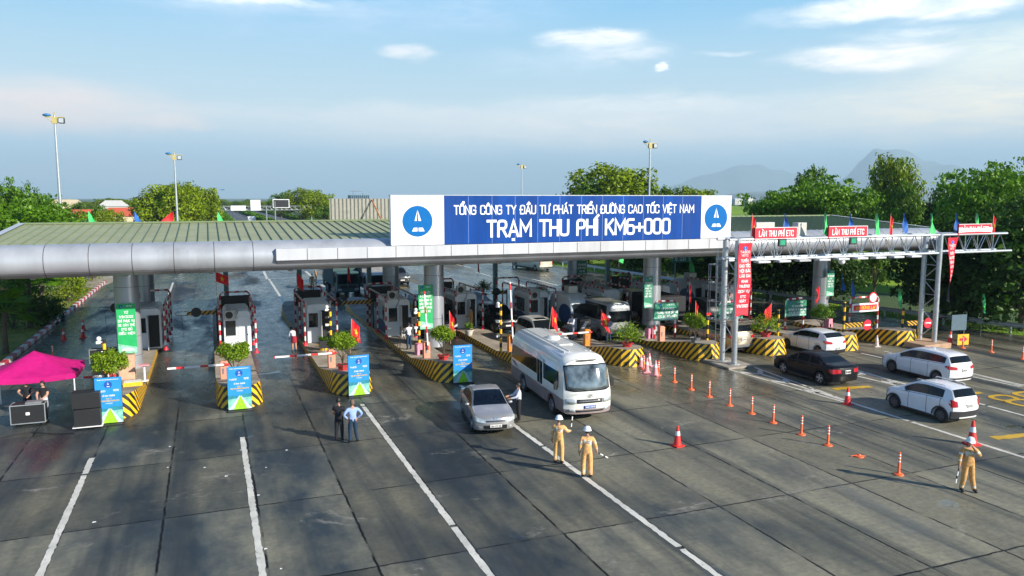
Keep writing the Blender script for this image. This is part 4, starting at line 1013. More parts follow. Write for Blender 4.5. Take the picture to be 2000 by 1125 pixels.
def van(name, label, cat, loc, rz, body, rear=False, L=5.6, W=1.97, H=2.35, group=None, lamps=True, plate=M_PLATE, stripe=None, hood=.75, coach=False):
    """box-sided van or small coach; x forward"""
    S = dict(L=L, W=W, paint=body, axles=(-L / 2 + 1.15, L / 2 - .95), wr=.36, gap=.07, tum=.10, kf=.30, kr=.05,
             top=[(-L / 2, H - .32), (-L / 2 + .05, H - .10), (-L / 2 + .3, H), (L / 2 - 1.9, H), (L / 2 - 1.5, H - .10), (L / 2 - .95, H - .75), (L / 2 - .6, 1.32), (L / 2 - .15, 1.18), (L / 2, 1.06)] if not coach else
                 [(-L / 2, H - .25), (-L / 2 + .05, H - .08), (-L / 2 + .3, H), (L / 2 - .6, H), (L / 2 - .3, H - .2), (L / 2 - .12, H - .8), (L / 2, 1.1)],
             belt=[(-L / 2, 1.20), (L / 2 - .9, 1.20), (L / 2 - .5, 1.16), (L / 2 - .15, 1.10), (L / 2, 1.0)] if not coach else [(-L / 2, 1.25), (L / 2 - .2, 1.25), (L / 2, 1.0)],
             sill=[(-L / 2, .35), (L / 2, .33)], side=[(-L / 2 + .35, -L / 2 + 1.5), (-L / 2 + 1.6, L / 2 - 2.1), (L / 2 - 2.0, L / 2 - 1.05)], ws=(L / 2 - 1.45, L / 2 - .62) if not coach else (L / 2 - .42, L / 2 - .1), rw=(-L / 2 - 2, -L / 2 - 1), seams=(L / 2 - 2.05, L / 2 - 1.0), handles=(), bpost=True)
    c = Car(name, label, cat, loc, rz, S, group); w = W / 2
    # rear doors
    c.patch('rear_window', M_CARGL, -1, -w * .80, w * .80, (1.30, 1.30), (H - .55, H - .55), n=6)
    c.patch('tail_light', M_TLAMP, -1, w * .84, w * .95, (.85, .85), (1.25, 1.25), mirror=True, n=2)
    c.patch('rear_bumper', M_BLACKM, -1, -w * .95, w * .95, (.38, .38), (.55, .55), n=6, off=.03)
    c.plate(-1, .72)
    front_kit(c, .22); c.plate(1, .56, m=plate)
    return c.t
def truck(label, loc, rz, cabcol, boxcol, L=7.5, group=None, canvas=False, H=3.0):
    t = empty('truck', label, 'truck', loc, rz, group); c = MB(); hl = L / 2
    cp = paint('cab_' + label[:12].replace(' ', '_'), cabcol)
    c.prism([(hl - 1.7, .6), (hl - .02, .6), (hl, 1.35), (hl - .18, 2.35), (hl - .35, 2.55), (hl - 1.7, 2.55)], -1.05, 1.05, cp, 'xz'); c.build('cab', None, t, bevel=.05)
    g = MB(); g.mesh([(hl + .012, -.93, 1.42), (hl + .012, .93, 1.42), (hl - .17, .90, 2.3), (hl - .17, -.90, 2.3)], [(0, 1, 2, 3)]); g.build('windscreen', M_CARGL, t, fix=False)
    for sg in (-1, 1):
        g = MB(); g.mesh([(hl - 1.3, sg * 1.06, 1.45), (hl - .3, sg * 1.06, 1.45), (hl - .45, sg * 1.06, 2.2), (hl - 1.3, sg * 1.06, 2.2)], [(0, 1, 2, 3)]); g.build('side_window', M_CARGL, t, fix=False)
        g = MB(); g.box(hl - .01, hl + .03, sg * .8 - .18, sg * .8 + .18, .78, .98); g.build('headlight', M_HLAMP, t, bevel=.01)
        g = MB(); g.box(hl - .1, hl, sg * 1.25 - .1, sg * 1.25 + .1, 1.6, 2.1); g.build('mirror', M_BLACKM, t, bevel=.02)
    g = MB(); g.box(hl - .01, hl + .03, -.75, .75, 1.02, 1.28); g.build('grille', M_BLACKM, t)
    b = MB(); b.box(-hl, hl - 1.85, -1.15, 1.15, 1.05, H); bx = b.build('canvas_body' if canvas else 'cargo_box', boxcol, t, bevel=.06)
    if not canvas:
        r_ = MB()
        for i in range(int((L - 1.9) / .35)):
            x = -hl + .15 + i * .35
            for sg in (-1, 1): r_.box(x, x + .12, sg * 1.165 - .02, sg * 1.165 + .02, 1.15, H - .1)
        r_.build('rib', boxcol, bx)
    ch = MB(); ch.box(-hl + .1, hl - .3, -.5, .5, .6, 1.03); ch.box(-hl, -hl + .12, -1.1, 1.1, .45, .65); ch.build('chassis', M_BLACKM, t)
    for x in (-hl + 1.2, -hl + 2.3, hl - 1.0):
        for sg in (-1, 1): wheel(t, x, sg * .92, .46, .28, 6, sg, M_GREY)
    return t

# ------------------------------------------------------------------ ground, road, markings
def sheet(name, pts, z, m, kind=True):
    b = MB(); b.face([(x, y, z) for x, y in pts], m); o = b.build(name, None, fix=False, smooth=False)
    if kind: struct(o)
    return o
sheet('ground', [(-9000, -200), (16000, -200), (16000, 20000), (-9000, 20000)], -.06, M_FIELD)
sheet('plaza_paving', [(-11.0, -8), (-11.0, 62), (-11, 95), (-9, 112), (-4, 150), (6, 235), (10.6, 300), (33.5, 300), (38, 235), (44, 130), (46.5, 80), (50.2, 45), (56, 20), (60, -8)], 0, M_GROUND)
M_ASPH = mat('asphalt', (.085, .09, .10), .75, var=.15, scale=.2)
sheet('highway', [(10.6, 300), (10.6, 3000), (19, 3000), (19, 300)], 0, M_ASPH)
sheet('highway', [(24.5, 300), (24.5, 3000), (33.5, 3000), (33.5, 300)], 0, M_ASPH)
def verge():
    b = MB(); b.face([(-90, -8, 0.02), (-11.05, -8, .02), (-11.05, 98, .02), (-90, 98, .02)], M_GRASS); struct(b.build('grass_verge', None, fix=False, smooth=False))
    b = MB(); b.face([(-60, 92, .03), (-11.0, 92, .03), (-4, 150, .03), (-60, 150, .03)], M_CONC); struct(b.build('side_road', None, fix=False, smooth=False))
    b = MB(); b.face([(-13.6, 54, .035), (-30, 54, .035), (-30, 58.5, .035), (-15, 58.5, .035)], M_CONC); struct(b.build('side_path', None, fix=False, smooth=False))
verge()
def kerbs():
    k = MB(); y = 30
    k.box(-11.32, -11.02, 30, 97, 0, .30); o = k.build('kerb', M_KERB, bevel=.03); struct(o)
    k = MB()
    for i in range(7): k.box(-15.4 - .9 * i, -14.8 - .9 * i + .3, 58.5 + .1 * i, 58.75 + .1 * i, 0, .28)
    k.box(-30, -13.6, 53.75, 54, 0, .28); struct(k.build('kerb', M_KERB, bevel=.03))
kerbs()
def embankment():
    """right-hand verge: shoulder, then a sunlit lawn rising and falling to fields"""
    b = MB(); nx, ny = 30, 60; vs = []
    def edge(y): return 60 + (y + 8) * (-4 / 28) if y < 20 else (56 + (y - 20) * (-5.8 / 25) if y < 45 else (50.2 - (y - 45) * (3.7 / 35) if y < 80 else (46.5 - (y - 80) * .05 if y < 130 else 44 - (y - 130) * .0571)))
    for j in range(ny + 1):
        y = -8 + 308 * (j / ny) ** 1.2
        for i in range(nx + 1):
            d = 190 * (i / nx) ** 1.8; x = edge(y) + .02 + d
            z = -.02 - .5 * min(1, max(0, d - 2.5) / 6) * (1 if y < 200 else .4) + .5 * noise.noise((x * .07, y * .07, 1)) * min(1, d / 6) + min(6, .055 * max(0, y - 45)) * min(1, max(0, d - 6) / 12)
            vs.append((x, y, z))
    b.mesh(vs, [(j * (nx + 1) + i, j * (nx + 1) + i + 1, (j + 1) * (nx + 1) + i + 1, (j + 1) * (nx + 1) + i) for j in range(ny) for i in range(nx)], M_LAWN)
    struct(b.build('grass_embankment', None, angle=3))
embankment()
def strip(b, p, q, w, z=.008, m=None):
    p, q = Vector((*p, 0)), Vector((*q, 0)); d = (q - p).normalized(); n = Vector((-d.y, d.x, 0)) * w / 2
    L_ = (q - p).length; k = max(1, min(400, int(L_ / .16))) if L_ < 60 else 1; jag = lambda: n * (1 + rnd.choice((0, .06, -.08, -.05, .1, -.22 if k > 1 else 0)))
    a = [(p + d * L_ * i / k - jag()) for i in range(k + 1)]; c = [(p + d * L_ * i / k + jag()) for i in range(k + 1)]
    for i in range(k):
        if k > 8 and rnd.random() < .018: continue
        b.face([a[i][:2] + (z,), a[i + 1][:2] + (z,), c[i + 1][:2] + (z,), c[i][:2] + (z,)], m)
def markings():
    b = MB()
    for x, y0, y1 in ((-4.36, 4, 31.1), (.90, 4, 31.7), (6.26, 4, 34.9)): strip(b, (x, y0), (x, y1), .20)
    strip(b, (11.62, 4), (11.62, 37.6), .20); strip(b, (27.6, 4), (27.6, 33.4), .20)
    strip(b, (33.0, 4), (33.0, 33.0), .18); strip(b, (38.4, 10), (38.4, 33), .18)
    # gore outlines ahead of the right-hand island noses
    for xc, yn in ((27.5, 35.8), (32.6, 35.6), (38.0, 35.4)):
        strip(b, (xc - .1, 26.5 if xc < 30 else 26), (xc - .95, yn), .15, .012); strip(b, (xc + .1, 26.5 if xc < 30 else 26), (xc + .95, yn), .15, .012)
        for k in range(3):
            y = 29 + k * 2.2; w = .95 * (y - 26) / 10
            strip(b, (xc - w, y + .5), (xc, y - .3), .28, .012); strip(b, (xc, y - .3), (xc + w, y + .5), .28, .012)
    # markings behind the plaza
    for p, q, w in (((515, 530), (522, 545), .3), ((522, 545), (578, 542), .25), ((525, 545), (558, 595), .25), ((558, 595), (561, 625), .35), ((558, 595), (570, 602), .3), ((597, 530), (694, 611), .35), ((325, 590), (315, 606), .4), ((315, 606), (326, 640), .4),
                    ((338, 552), (330, 575), .2), ((1040, 545), (1110, 563), .25), ((880, 514), (920, 523), .25), ((930, 532), (960, 540), .25), ((985, 548), (1030, 560), .25), ((340, 545), (360, 543), .25)):
        strip(b, gp(*p), gp(*q), w, .01)
    for x in (10.9, 18.6, 25.0, 33.0): strip(b, (x, 300), (x, 1500), .22, .02)
    for k in range(60):
        for x in (14.8, 29): strip(b, (x, 300 + k * 18), (x, 306 + k * 18), .2, .02)
    struct(b.build('road_marking', M_LINE, fix=False, smooth=False))
    y = MB()
    for p, q, w in (((1628, 760), (1701, 755), .42), ((1940, 856), (2010, 849), .42), ((655, 554), (675, 554), .3), ((662, 562), (676, 562), .3), ((775, 563), (795, 562), .35)): strip(y, gp(*p), gp(*q), w)
    strip(y, (34.0, 25.9), (35.0, 25.9), .3)
    # painted speed figures
    text_mb(y, '80', (35.9, 23.3, 0), (1, 0, 0), (0, 1, 0), 1.9, width=2.9, weight=.13, depth=.012)
    struct(y.build('yellow_road_marking', M_LINEY, fix=False, smooth=False))
markings()

# ------------------------------------------------------------------ toll islands
ISL = [(-4.30, 36.3), (1.02, 36.2), (6.30, 36.8), (11.65, 37.4), (17.0, 37.4), (22.2, 37.2), (27.2, 36.9), (31.9, 36.7), (37.2, 36.2), (41.9, 36.0)]
ILAB = ['leftmost toll island beside the pink tent, its nose behind a blue banner', 'toll island with a booth facing the camera and round shrub', 'toll island behind the two standing men, red flag on its shrub',
        'toll island with raised barrier and cameraman by the column', 'toll island behind the minibus, flowerpot and policeman on it', 'toll island with yellow nose, orange barrier box and flag bearer',
        'toll island beside the tall red vertical banner, grey flowerpot on its nose', 'short striped toll island nose between the beige and white cars', 'striped toll island nose just behind the white hatchback', 'long low striped toll island nearest the gantry right legs']
def island(i, x, y0, label):
    t = empty('toll_island', label, 'toll island', (x, y0, 0), 0, 'toll islands')
    plan = [(0, 0), (.42, .02), (.80, .30), (1.0, .85), (1.05, 1.6), (1.05, 3), (1.05, 4.6), (1.05, 5.6), (1.05, 12), (1.05, 24), (1.05, 27), (1.05, 28.4), (.8, 29.6), (.4, 30), (0, 30)]
    def h(y): return .98 if y < 1.2 else (.98 - .70 * (y - 1.2) / 4.2 if y < 5.4 else (.28 if y < 26 else .28 + .6 * min(1, (y - 26) / 3)))
    if i == 9: plan = [(0, 0), (.42, .02), (.9, .30), (1.1, .85), (1.15, 1.6), (1.15, 3), (1.15, 4.6), (1.15, 7.4), (1.15, 9), (1.1, 9.6), (0, 9.8)]
    b = MB(); top = []
    for sg in (-1, 1):
        u = 0
        for (xa, ya), (xb, yb) in zip(plan, plan[1:]):
            L_ = hypot(xb - xa, yb - ya); ha, hb = h(ya), h(yb); ia, ib = .13 * ha, .13 * hb
            def ins(px, py, i_): return (sg * max(0, px - i_ * .9), py + (i_ if py < 2 else (-i_ if py > 28 else 0)))
            A, B = ins(xa, ya, ia), ins(xb, yb, ib)
            n = max(1, int(L_ / 6))
            q = [(sg * xa, ya, 0), (sg * xb, yb, 0), (*B, hb), (*A, ha)]; b.face(q, None, [(u, 0), (u + L_, 0), (u + L_, hb), (u, ha)]); u += L_
            if sg > 0: top.append((A[0], A[1], ha)); last = (B[0], B[1], hb)
    b.build('striped_kerb', M_HAZ if i != 99 else M_CURBHAZ, t, fix=False, smooth=False)
    top.append(last); c = MB()
    for p, q in zip(top, top[1:]): c.mesh([(-p[0], p[1], p[2]), (p[0], p[1], p[2]), (q[0], q[1], q[2]), (-q[0], q[1], q[2])], [(0, 1, 2, 3)])
    c.build('deck', M_CONC, t, smooth=False)
    return t
for i, (x, y) in enumerate(ISL): island(i, x, y, ILAB[i])

# ------------------------------------------------------------------ canopy
CX0, CX1 = -10.0, 50.0
def canopy():
    t = empty('toll_canopy', 'long green roofed toll station canopy with silver rounded fascia on columns', 'canopy', (20, 52, 0)); T = Matrix.Translation((-20, -52, 0))
    def mb(): b = MB(); b.X = T; return b
    r = mb(); r.mesh([(CX0, 42.2, 7.27), (CX1, 42.2, 7.27), (CX1, 52, 7.97), (CX0, 52, 7.97), (CX0, 63, 7.2), (CX1, 63, 7.2)], [(0, 1, 2, 3), (3, 2, 5, 4)]); ro = r.build('roof', M_ROOF, t, smooth=False)
    r = mb(); n = int((CX1 - CX0) / .52)
    for i in range(n + 1):
        x = CX0 + .1 + i * .52
        for (ya, za, yb, zb) in ((42.25, 7.28, 52, 7.975), (52, 7.975, 63, 7.205)):
            r.mesh([(x - .025, ya, za), (x + .025, ya, za), (x + .025, yb, zb), (x - .025, yb, zb), (x - .014, ya, za + .05), (x + .014, ya, za + .05), (x + .014, yb, zb + .05), (x - .014, yb, zb + .05)], [(4, 5, 6, 7), (0, 4, 7, 3), (1, 2, 6, 5), (0, 1, 5, 4)])
    r.box(CX0, CX1, 51.8, 52.2, 7.98, 8.08); r.build('roof_rib', M_ROOF2, ro, smooth=False)
    e = mb()
    for x0, x1 in ((CX0 - .25, CX0 + .12), (CX1 - .12, CX1 + .25)):
        e.mesh([(x0, 42.1, 7.36), (x1, 42.1, 7.36), (x1, 52, 8.07), (x0, 52, 8.07), (x1, 63, 7.3), (x0, 63, 7.3)], [(0, 1, 2, 3), (3, 2, 4, 5)])
    e.build('verge_flashing', M_ALU2, ro, smooth=False)
    # rounded fascia
    prof = [(42.3, 7.30)] + [(42.15 + 1.02 * cos(a), 6.50 + .79 * sin(a)) for a in [pi / 2 + (pi * 1.0) * k / 14 for k in range(15)]] + [(42.6, 5.70)]
    f = mb(); n = 66; vs = []
    for i in range(n + 1):
        x = CX0 - .2 + (CX1 - CX0 + .4) * i / n
        vs += [(x, y, z) for y, z in prof]
    k = len(prof); f.mesh(vs, [(i * k + j, (i + 1) * k + j, (i + 1) * k + j + 1, i * k + j + 1) for i in range(n) for j in range(k - 1)]); f.build('rounded_fascia', M_ALU, t, angle=.5)
    j = mb(); nj = int((CX1 - CX0) / 1.86)
    for i in range(nj + 1):
        x = CX0 + .9 + i * 1.86
        if 3.3 < x < 31: continue
        P = [(y - .006 if False else 42.15 + (y - 42.15) * 1.006, 6.5 + (z - 6.5) * 1.006) for y, z in prof[1:-1]]
        j.mesh([(x + s_, y, z) for y, z in P for s_ in (-.018, .018)], [(2 * q, 2 * q + 1, 2 * q + 3, 2 * q + 2) for q in range(len(P) - 1)])
    for (y, z) in ((41.34, 5.985),):
        j.mesh([(CX0, y - .006, z + .012), (CX1, y - .006, z + .012), (CX1, y + .015, z - .016), (CX0, y + .015, z - .016)], [(0, 1, 2, 3)])
    j.build('panel_joint', M_JOINT, t, smooth=False, fix=False)
    # rear rounded fascia + ends
    f = mb(); f.mesh([(x, 104.9 - y + .3, z - .05) for x in (CX0 - .2, CX1 + .2) for y, z in prof], [(a, a + 1, k + a + 1, k + a) for a in range(k - 1)]); f.build('rear_fascia', M_ALU, t, angle=.5)
    for x in (CX0 - .2, CX1 + .2):
        f = mb(); P = prof[:]; poly = [(y, z) for y, z in P] + [(62.6, 5.70), (63, 7.2), (52, 7.97)]
        f.prism(poly[::-1], x - .03, x + .03, None, 'yz'); f.build('end_fascia', M_ALU, t, angle=.5)
    # flat panelled box in front, under the big sign
    b = mb(); b.box(3.15, 31.3, 40.98, 41.6, 6.30, 6.92); bo = b.build('box_fascia', M_ALU2, t, bevel=.02)
    j = mb()
    for i in range(19):
        x = 3.15 + i * 1.56; j.box(x - .015, x + .015, 40.972, 40.99, 6.32, 6.90)
    j.build('panel_joint', M_JOINT, bo, smooth=False)
    b = mb(); b.mesh([(3.2, 41.0, 6.29), (31.25, 41.0, 6.29), (31.25, 41.75, 5.78), (3.2, 41.75, 5.78)], [(0, 1, 2, 3)]); b.mesh([(3.2, 41.0, 6.29), (3.2, 41.75, 5.78), (3.2, 41.6, 6.3)], [(0, 1, 2)]); b.build('box_soffit', M_ALU, t)
    s = mb(); s.box(CX0, CX1, 42.5, 62.6, 5.68, 5.74)
    for x in range(-8, 50, 4): s.box(x - .1, x + .1, 42.6, 62.5, 5.60, 5.679)
    s.build('soffit', mat('soffit_panel', (.35, .37, .39), .5), t, smooth=False)
    def col(x, y, r, nm='column'):
        c = mb(); c.lathe([(r, .25), (r, 5.69)], 28, c=(x, y, 0), cap=False); co = c.build(nm, M_COLUMN, t)
        c = mb()
        for z in (1.0, 2.05, 3.5, 4.75): c.lathe([(r + .004, z - .012), (r + .004, z + .012)], 28, c=(x, y, 0), cap=False)
        c.build('panel_joint', M_JOINT, co)
    for x in (-4.3, 12.95, 28.75, 43.9): col(x, 46.2, .62)
    for x in (-4.3, 12.95, 28.75, 43.9): col(x, 58.5, .62)
    for x in (1.02, 6.3, 11.65, 17.1, 22.3, 33): c = mb(); c.box(x - .17, x + .17, 60.3, 60.64, .25, 5.69); c.build('post', M_STEELD, t, bevel=.02)
canopy()
M_SIGNFRAME = M_GREY
def big_sign():
    x0, x1, Y, z0, z1 = 9.15, 31.3, 41.0, 6.95, 9.64
    t = empty('station_sign', 'huge blue and white station name board on top of the canopy', 'sign', (x0, Y, z0)); T = Matrix.Translation((-x0, -Y, -z0)); xa, xb = 12.12, 29.02
    for nm, a, b_, m in (('white_panel', x0, xa, M_SIGNW), ('blue_panel', xa + .004, xb - .004, M_SIGNB), ('white_panel', xb, x1, M_SIGNW)):
        b = MB(); b.X = T; b.box(a, b_, Y, Y + .35, z0, z1); p = b.build(nm, m, t, smooth=False)
        s = MB(); s.X = T; n = max(1, round((b_ - a) / 1.42))
        for i in range(1, n): x = a + (b_ - a) * i / n; s.box(x - .012, x + .012, Y - .008, Y + .01, z0 + .02, z1 - .02)
        if nm == 'blue_panel':
            s.build('panel_joint', mat('joint_pale', (.16, .24, .50), .5), p, smooth=False)
            q = MB(); q.X = T; text_mb(q, 'TỔNG CÔNG TY ĐẦU TƯ PHÁT TRIỂN ĐƯỜNG CAO TỐC VIỆT NAM', ((xa + xb) / 2, Y, z0 + 1.66), (1, 0, 0), (0, 0, 1), .47, width=(xb - xa) * .93, weight=.15, depth=.02, gap=.19)
            q.build('lettering', M_WHITE, p, fix=False, smooth=False)
            q = MB(); q.X = T; text_mb(q, 'TRẠM THU PHÍ KM6+000', ((xa + xb) / 2 + .1, Y, z0 + .40), (1, 0, 0), (0, 0, 1), .86, width=(xb - xa) * .71, weight=.175, depth=.02, gap=.20)
            q.build('lettering', M_WHITE, p, fix=False, smooth=False)
        else:
            s.build('panel_joint', M_GREY, p, smooth=False)
            q = MB(); q.X = T; emblem(q, ((a + b_) / 2 - .02, Y, z0 + 1.30), (1, 0, 0), (0, 0, 1), .84 if a < 20 else .86); q.build('emblem', None, p, fix=False, smooth=False)
    b = MB(); b.X = T
    b.box(x0 - .03, x1 + .03, Y - .01, Y + .37, z1, z1 + .04)
    for i in range(9):
        x = x0 + .8 + i * (x1 - x0 - 1.6) / 8; b.tube([(x, Y + .36, z1 - .3), (x, Y + 2.3, 7.45)], .04, 6)
    b.build('frame', M_STEEL, t)
big_sign()
def rear_board():
    t = empty('rear_billboard', 'back of a corrugated grey signboard standing behind the roof ridge', 'sign', (20, 61, 7.3)); b = MB(); n = 300; vs = []
    for i in range(n + 1):
        x = -11.2 + 22.6 * i / n; o = .04 * (1 if i % 4 < 2 else -1); vs += [(x, o, 0), (x, o, 2.15)]
    b.mesh(vs, [(2 * i, 2 * i + 2, 2 * i + 3, 2 * i + 1) for i in range(n)]); b.build('sheet', mat('corrugated_grey', (.27, .27, .235), .6, dirt=.3), t, smooth=False)
    b = MB(); b.box(-11.25, 11.4, .08, .16, 0, .1); b.box(-11.25, 11.4, .08, .16, 2.05, 2.17); b.build('frame', M_GREY, t)
    for i in range(5):
        b = MB(); x = -7.9 + i * 5; b.tube([(x, -.08, 2.05), (x + .25, -3.4, .05)], .06, 6); b.build('brace', mat('rusty_pipe', (.42, .17, .06), .8, var=.4), t)
rear_board()

# ------------------------------------------------------------------ booths, guards, barriers
def booth(x, y, label, Ly=3.2, W=1.55, H=2.5, style=0, ac=True, door='r', z=.28):
    t = empty('toll_booth', label, 'toll booth', (x, y, z), 0, 'toll booths'); w = W / 2; r = .28
    poly = [(-w, 0), (w, 0)] + [(w - r + r * cos(a), H - r + r * sin(a)) for a in (0, .4, .8, 1.2, pi / 2)] + [(-w + r - r * sin(a), H - r + r * cos(a)) for a in (0, .4, .8, 1.2, pi / 2)]
    b = MB(); b.prism(poly, 0, Ly, None, 'xz'); bd = b.build('shell', M_BOOTH, t, bevel=.03)
    sg = 1 if door == 'r' else -1
    def slab(nm, m, x0, x1, z0, z1, y0=-.02, y1=.03, par=t): q = MB(); q.box(min(x0, x1), max(x0, x1), y0, y1, z0, z1); return q.build(nm, m, par, bevel=.012)
    wn = slab('window', M_DARKGL, -sg * w * .86, -sg * w * .12, 1.02, 1.92); slab('window_frame', M_ALU2, -sg * w * .90, -sg * w * .08, .98, 1.02, -.035, .03, wn)
    d = slab('door', M_BOOTH if style != 2 else M_DARK, sg * w * .06, sg * w * .84, .06, 2.12, -.03); slab('handle', M_BLACKM, sg * w * .70, sg * w * .78, 1.0, 1.08, -.07, -.03, d)
    if style == 1:    # door standing open
        q = MB(); q.box(sg * w * .06 - .02, sg * w * .06 + .02, -.75, -.03, .06, 2.1); q.build('open_door', M_BOOTH, t, bevel=.01)
        slab('doorway_shade', M_DARK, sg * w * .08, sg * w * .84, .1, 2.08, -.045)  # dark slab over the solid shell, painted shade for the unlit inside
    for s_ in (-1, 1):
        q = MB(); q.box(s_ * w - .015 if s_ < 0 else w - .02, s_ * w + .02 if s_ < 0 else w + .015, .9, Ly - .5, 1.0, 1.95); q.build('side_window', M_DARKGL, t)
        q = MB(); pts = [(.3, .1), (Ly - .1, .1), (Ly - .1, .9), (1.4, .95), (.5, .7)]; q.prism(pts, s_ * w - .012, s_ * w + .012, None, 'yz'); q.build('navy_panel', M_BLUEP, t)
    if ac:
        q = MB(); dz = -.50 if ac == 2 else 0; q.X = Matrix.Translation((0, -.14 if ac == 2 else 0, dz)); XM = q.X; q.box(-.72, -.02, -.1, .12, H + .02, H + .58); a = q.build('air_conditioner', M_AC, t, bevel=.02)
        q = MB(); q.X = XM; q.lathe([(.21, -.115), (.20, -.11), (.001, -.112)], 20, c=(-.44, 0, H + .30), axis='y', cap=False); q.build('fan', M_BLACKM, a)
        q = MB(); q.X = XM
        for k in range(7): q.box(-.15, -.05, -.112, -.09, H + .1 + k * .06, H + .13 + k * .06)
        q.build('grille', M_GREY, a)
        q = MB(); q.tube([(-.1, -.05, H + .1), (.05, -.06, H - .05), (-.05, -.05, H - .3), (-.2, -.03, H - .55)], .018, 6, M_BLACKM); q.build('hose', None, a)
    q = MB(); q.box(-w * .8, w * .8, .2, Ly - .2, H + .0, H + .05); q.build('roof_cap', M_BOOTH, t, bevel=.02)
    return t
def guard(x, y, label, Ly=5.5, H=2.75, z=.28, group='red and white booth guard frames'):
    """inverted U of banded pipe along the lane edge"""
    t = empty('booth_guard', label, 'guard frame', (x, y, z), 0, group); r = .058
    for yy in (0, Ly / 2, Ly):
        b = MB(); b.tube([(0, yy, .0), (0, yy, H - .15)], r, 10); p = b.build('post', M_RW, t); f = MB(); f.lathe([(.15, 0), (.07, .20)], 10, c=(0, yy, 0)); f.build('foot', M_DRED, p)
    b = MB(); b.tube([(0, 0, H - .15), (0, .15, H), (0, Ly - .15, H), (0, Ly, H - .15)], r, 10); b.build('rail', M_RWY, t); return t
def portal(x, y, label, W=1.9, H=2.9, panel=True, z=.28, board=None):
    t = empty('portal_frame', label, 'frame', (x, y, z), 0, 'banded portal frames'); w = W / 2
    for s_ in (-1, 1): b = MB(); b.tube([(s_ * w, 0, 0), (s_ * w, 0, H - .2)], .065, 10); b.build('post', M_RW, t)
    b = MB(); b.tube([(-w, 0, H - .2), (-w + .15, 0, H), (w - .15, 0, H), (w, 0, H - .2)], .065, 10); b.build('rail', M_RWX, t)
    if panel: b = MB(); b.box(-w + .06, w - .06, .07, .2, H - 1.35, H - .25); b.build('panel', M_BLACKM, t, bevel=.02)
    return t
def barrier(loc, label, m, arm='left', L=3.2, rz=0, mirror=1):
    t = empty('barrier_gate', label, 'barrier', loc, rz, 'lane barrier gates'); b = MB(); b.box(-.19, .19, -.16, .16, 0, 1.06); c = b.build('cabinet', m, t, bevel=.03)
    q = MB(); q.box(-.15, .15, -.12, .12, 1.06, 1.10); q.build('lid', m, c, bevel=.01); q = MB(); q.box(-.10, .0, -.175, -.155, .45, .75); q.build('hatch', M_GREY, c)
    if arm == 'left': q = MB(); q.box(-L, .25, -.26, -.20, .90, 1.0); q.build('arm', M_ARM, t, bevel=.01); t2 = q
    elif arm == 'up': q = MB(); q.box(-L, .25, -.045, .045, -.04, .04); a = q.build('arm', M_ARM, t, bevel=.01); a.rotation_euler = (0, R(87), 0); a.location = (0.02, -.24, .92)
    if arm: q = MB(); q.lathe([(.09, -.22), (.09, -.15)], 14, c=(0, 0, .95), axis='y'); q.build('hub', M_BLACKM, t)
    return t
def camera_mast(loc, label, H=2.3, col=M_YB, n=4, side=-1):
    t = empty('camera_mast', label, 'camera mast', loc, 0, 'yellow and black camera masts'); b = MB(); b.tube([(0, 0, 0), (0, 0, H)], .075, 12); b.build('mast', col, t)
    for k in range(n):
        z = H - .1 - k * .45; q = MB(); q.tube([(0, 0, z), (side * .16, -.05, z)], .02, 6, M_REFL); q.box(side * .22 - .09, side * .22 + .09, -.16, .02, z - .06, z + .06, M_REFL if k % 2 == 0 else M_BLACKM)
        if k == 0: q.sphere((side * .2, -.05, z + .16), .11, 12, 8, M_REFL)
        q.build('camera', None, t)
    f = MB(); f.box(-.12, .12, -.12, .12, 0, .03); f.build('base_plate', M_BLACKM, t); return t
def bar_arm(loc, label, L=2.6, rz=0, roll=0, disc=True):
    """black and yellow height-limit arm on a lane edge post"""
    t = empty('stop_arm', label, 'barrier', loc, rz, 'black and yellow stop arms')
    b = MB(); b.face([(-.0, 0, -.14), (-L, 0, -.12), (-L, 0, .12), (0, 0, .14)], None, [(0, 0), (L, 0), (L, .25), (0, .28)]); b.face([(-.0, .03, -.14), (0, .03, .14), (-L, .03, .12), (-L, .03, -.12)], None, [(0, 0), (0, .28), (L, .25), (L, 0)])
    b.face([(0, 0, .14), (-L, 0, .12), (-L, .03, .12), (0, .03, .14)], None, [(0, 0)] * 4); b.face([(0, 0, -.14), (0, .03, -.14), (-L, .03, -.12), (-L, 0, -.12)], None, [(0, 0)] * 4)
    b.build('arm', M_ARMHAZ, t, fix=False, smooth=False)
    q = MB(); q.tube([(-L, .015, .12), (-L - .55, .015, .12), (-L - .68, .015, 0), (-L - .55, .015, -.12), (-L, .015, -.12)], .02, 6); q.tube([(-L - .3, .015, -.12), (-L - .25, .015, -1.5)], .012, 5); q.build('end_hoop', M_BLACKM, t)
    if disc: q = MB(); q.lathe([(.30, -.03), (.30, .06)], 22, c=(-L * .68, 0, .05), axis='y'); q.build('disc', M_BLACKM, t)
    q = MB(); q.tube([(0.05, .015, -1.9), (0.05, .015, .2)], .05, 8); q.build('post', M_BLACKM, t)
    return t
def cone(loc, label, m=M_CONE, H=.75, group='traffic cones'):
    t = empty('traffic_cone', label, 'traffic cone', loc, rnd.uniform(0, 3), group); s = H / .75; b = MB()
    b.lathe([(.155 * s, .04), (.13 * s, .12 * s), (.045 * s, .70 * s), (.03 * s, .75 * s)], 16, m); b.box(-.19 * s, .19 * s, -.19 * s, .19 * s, 0, .045 * s, m); b.build('body', None, t)
    q = MB()
    for z0, z1 in ((.40, .56),): f = lambda z: (.13 - (.13 - .045) * (z - .12) / .58 + .004) * s; q.lathe([(f(z0), z0 * s), (f(z1), z1 * s)], 16, c=(0, 0, 0), cap=False)
    q.build('reflective_band', M_REFL, t); return t
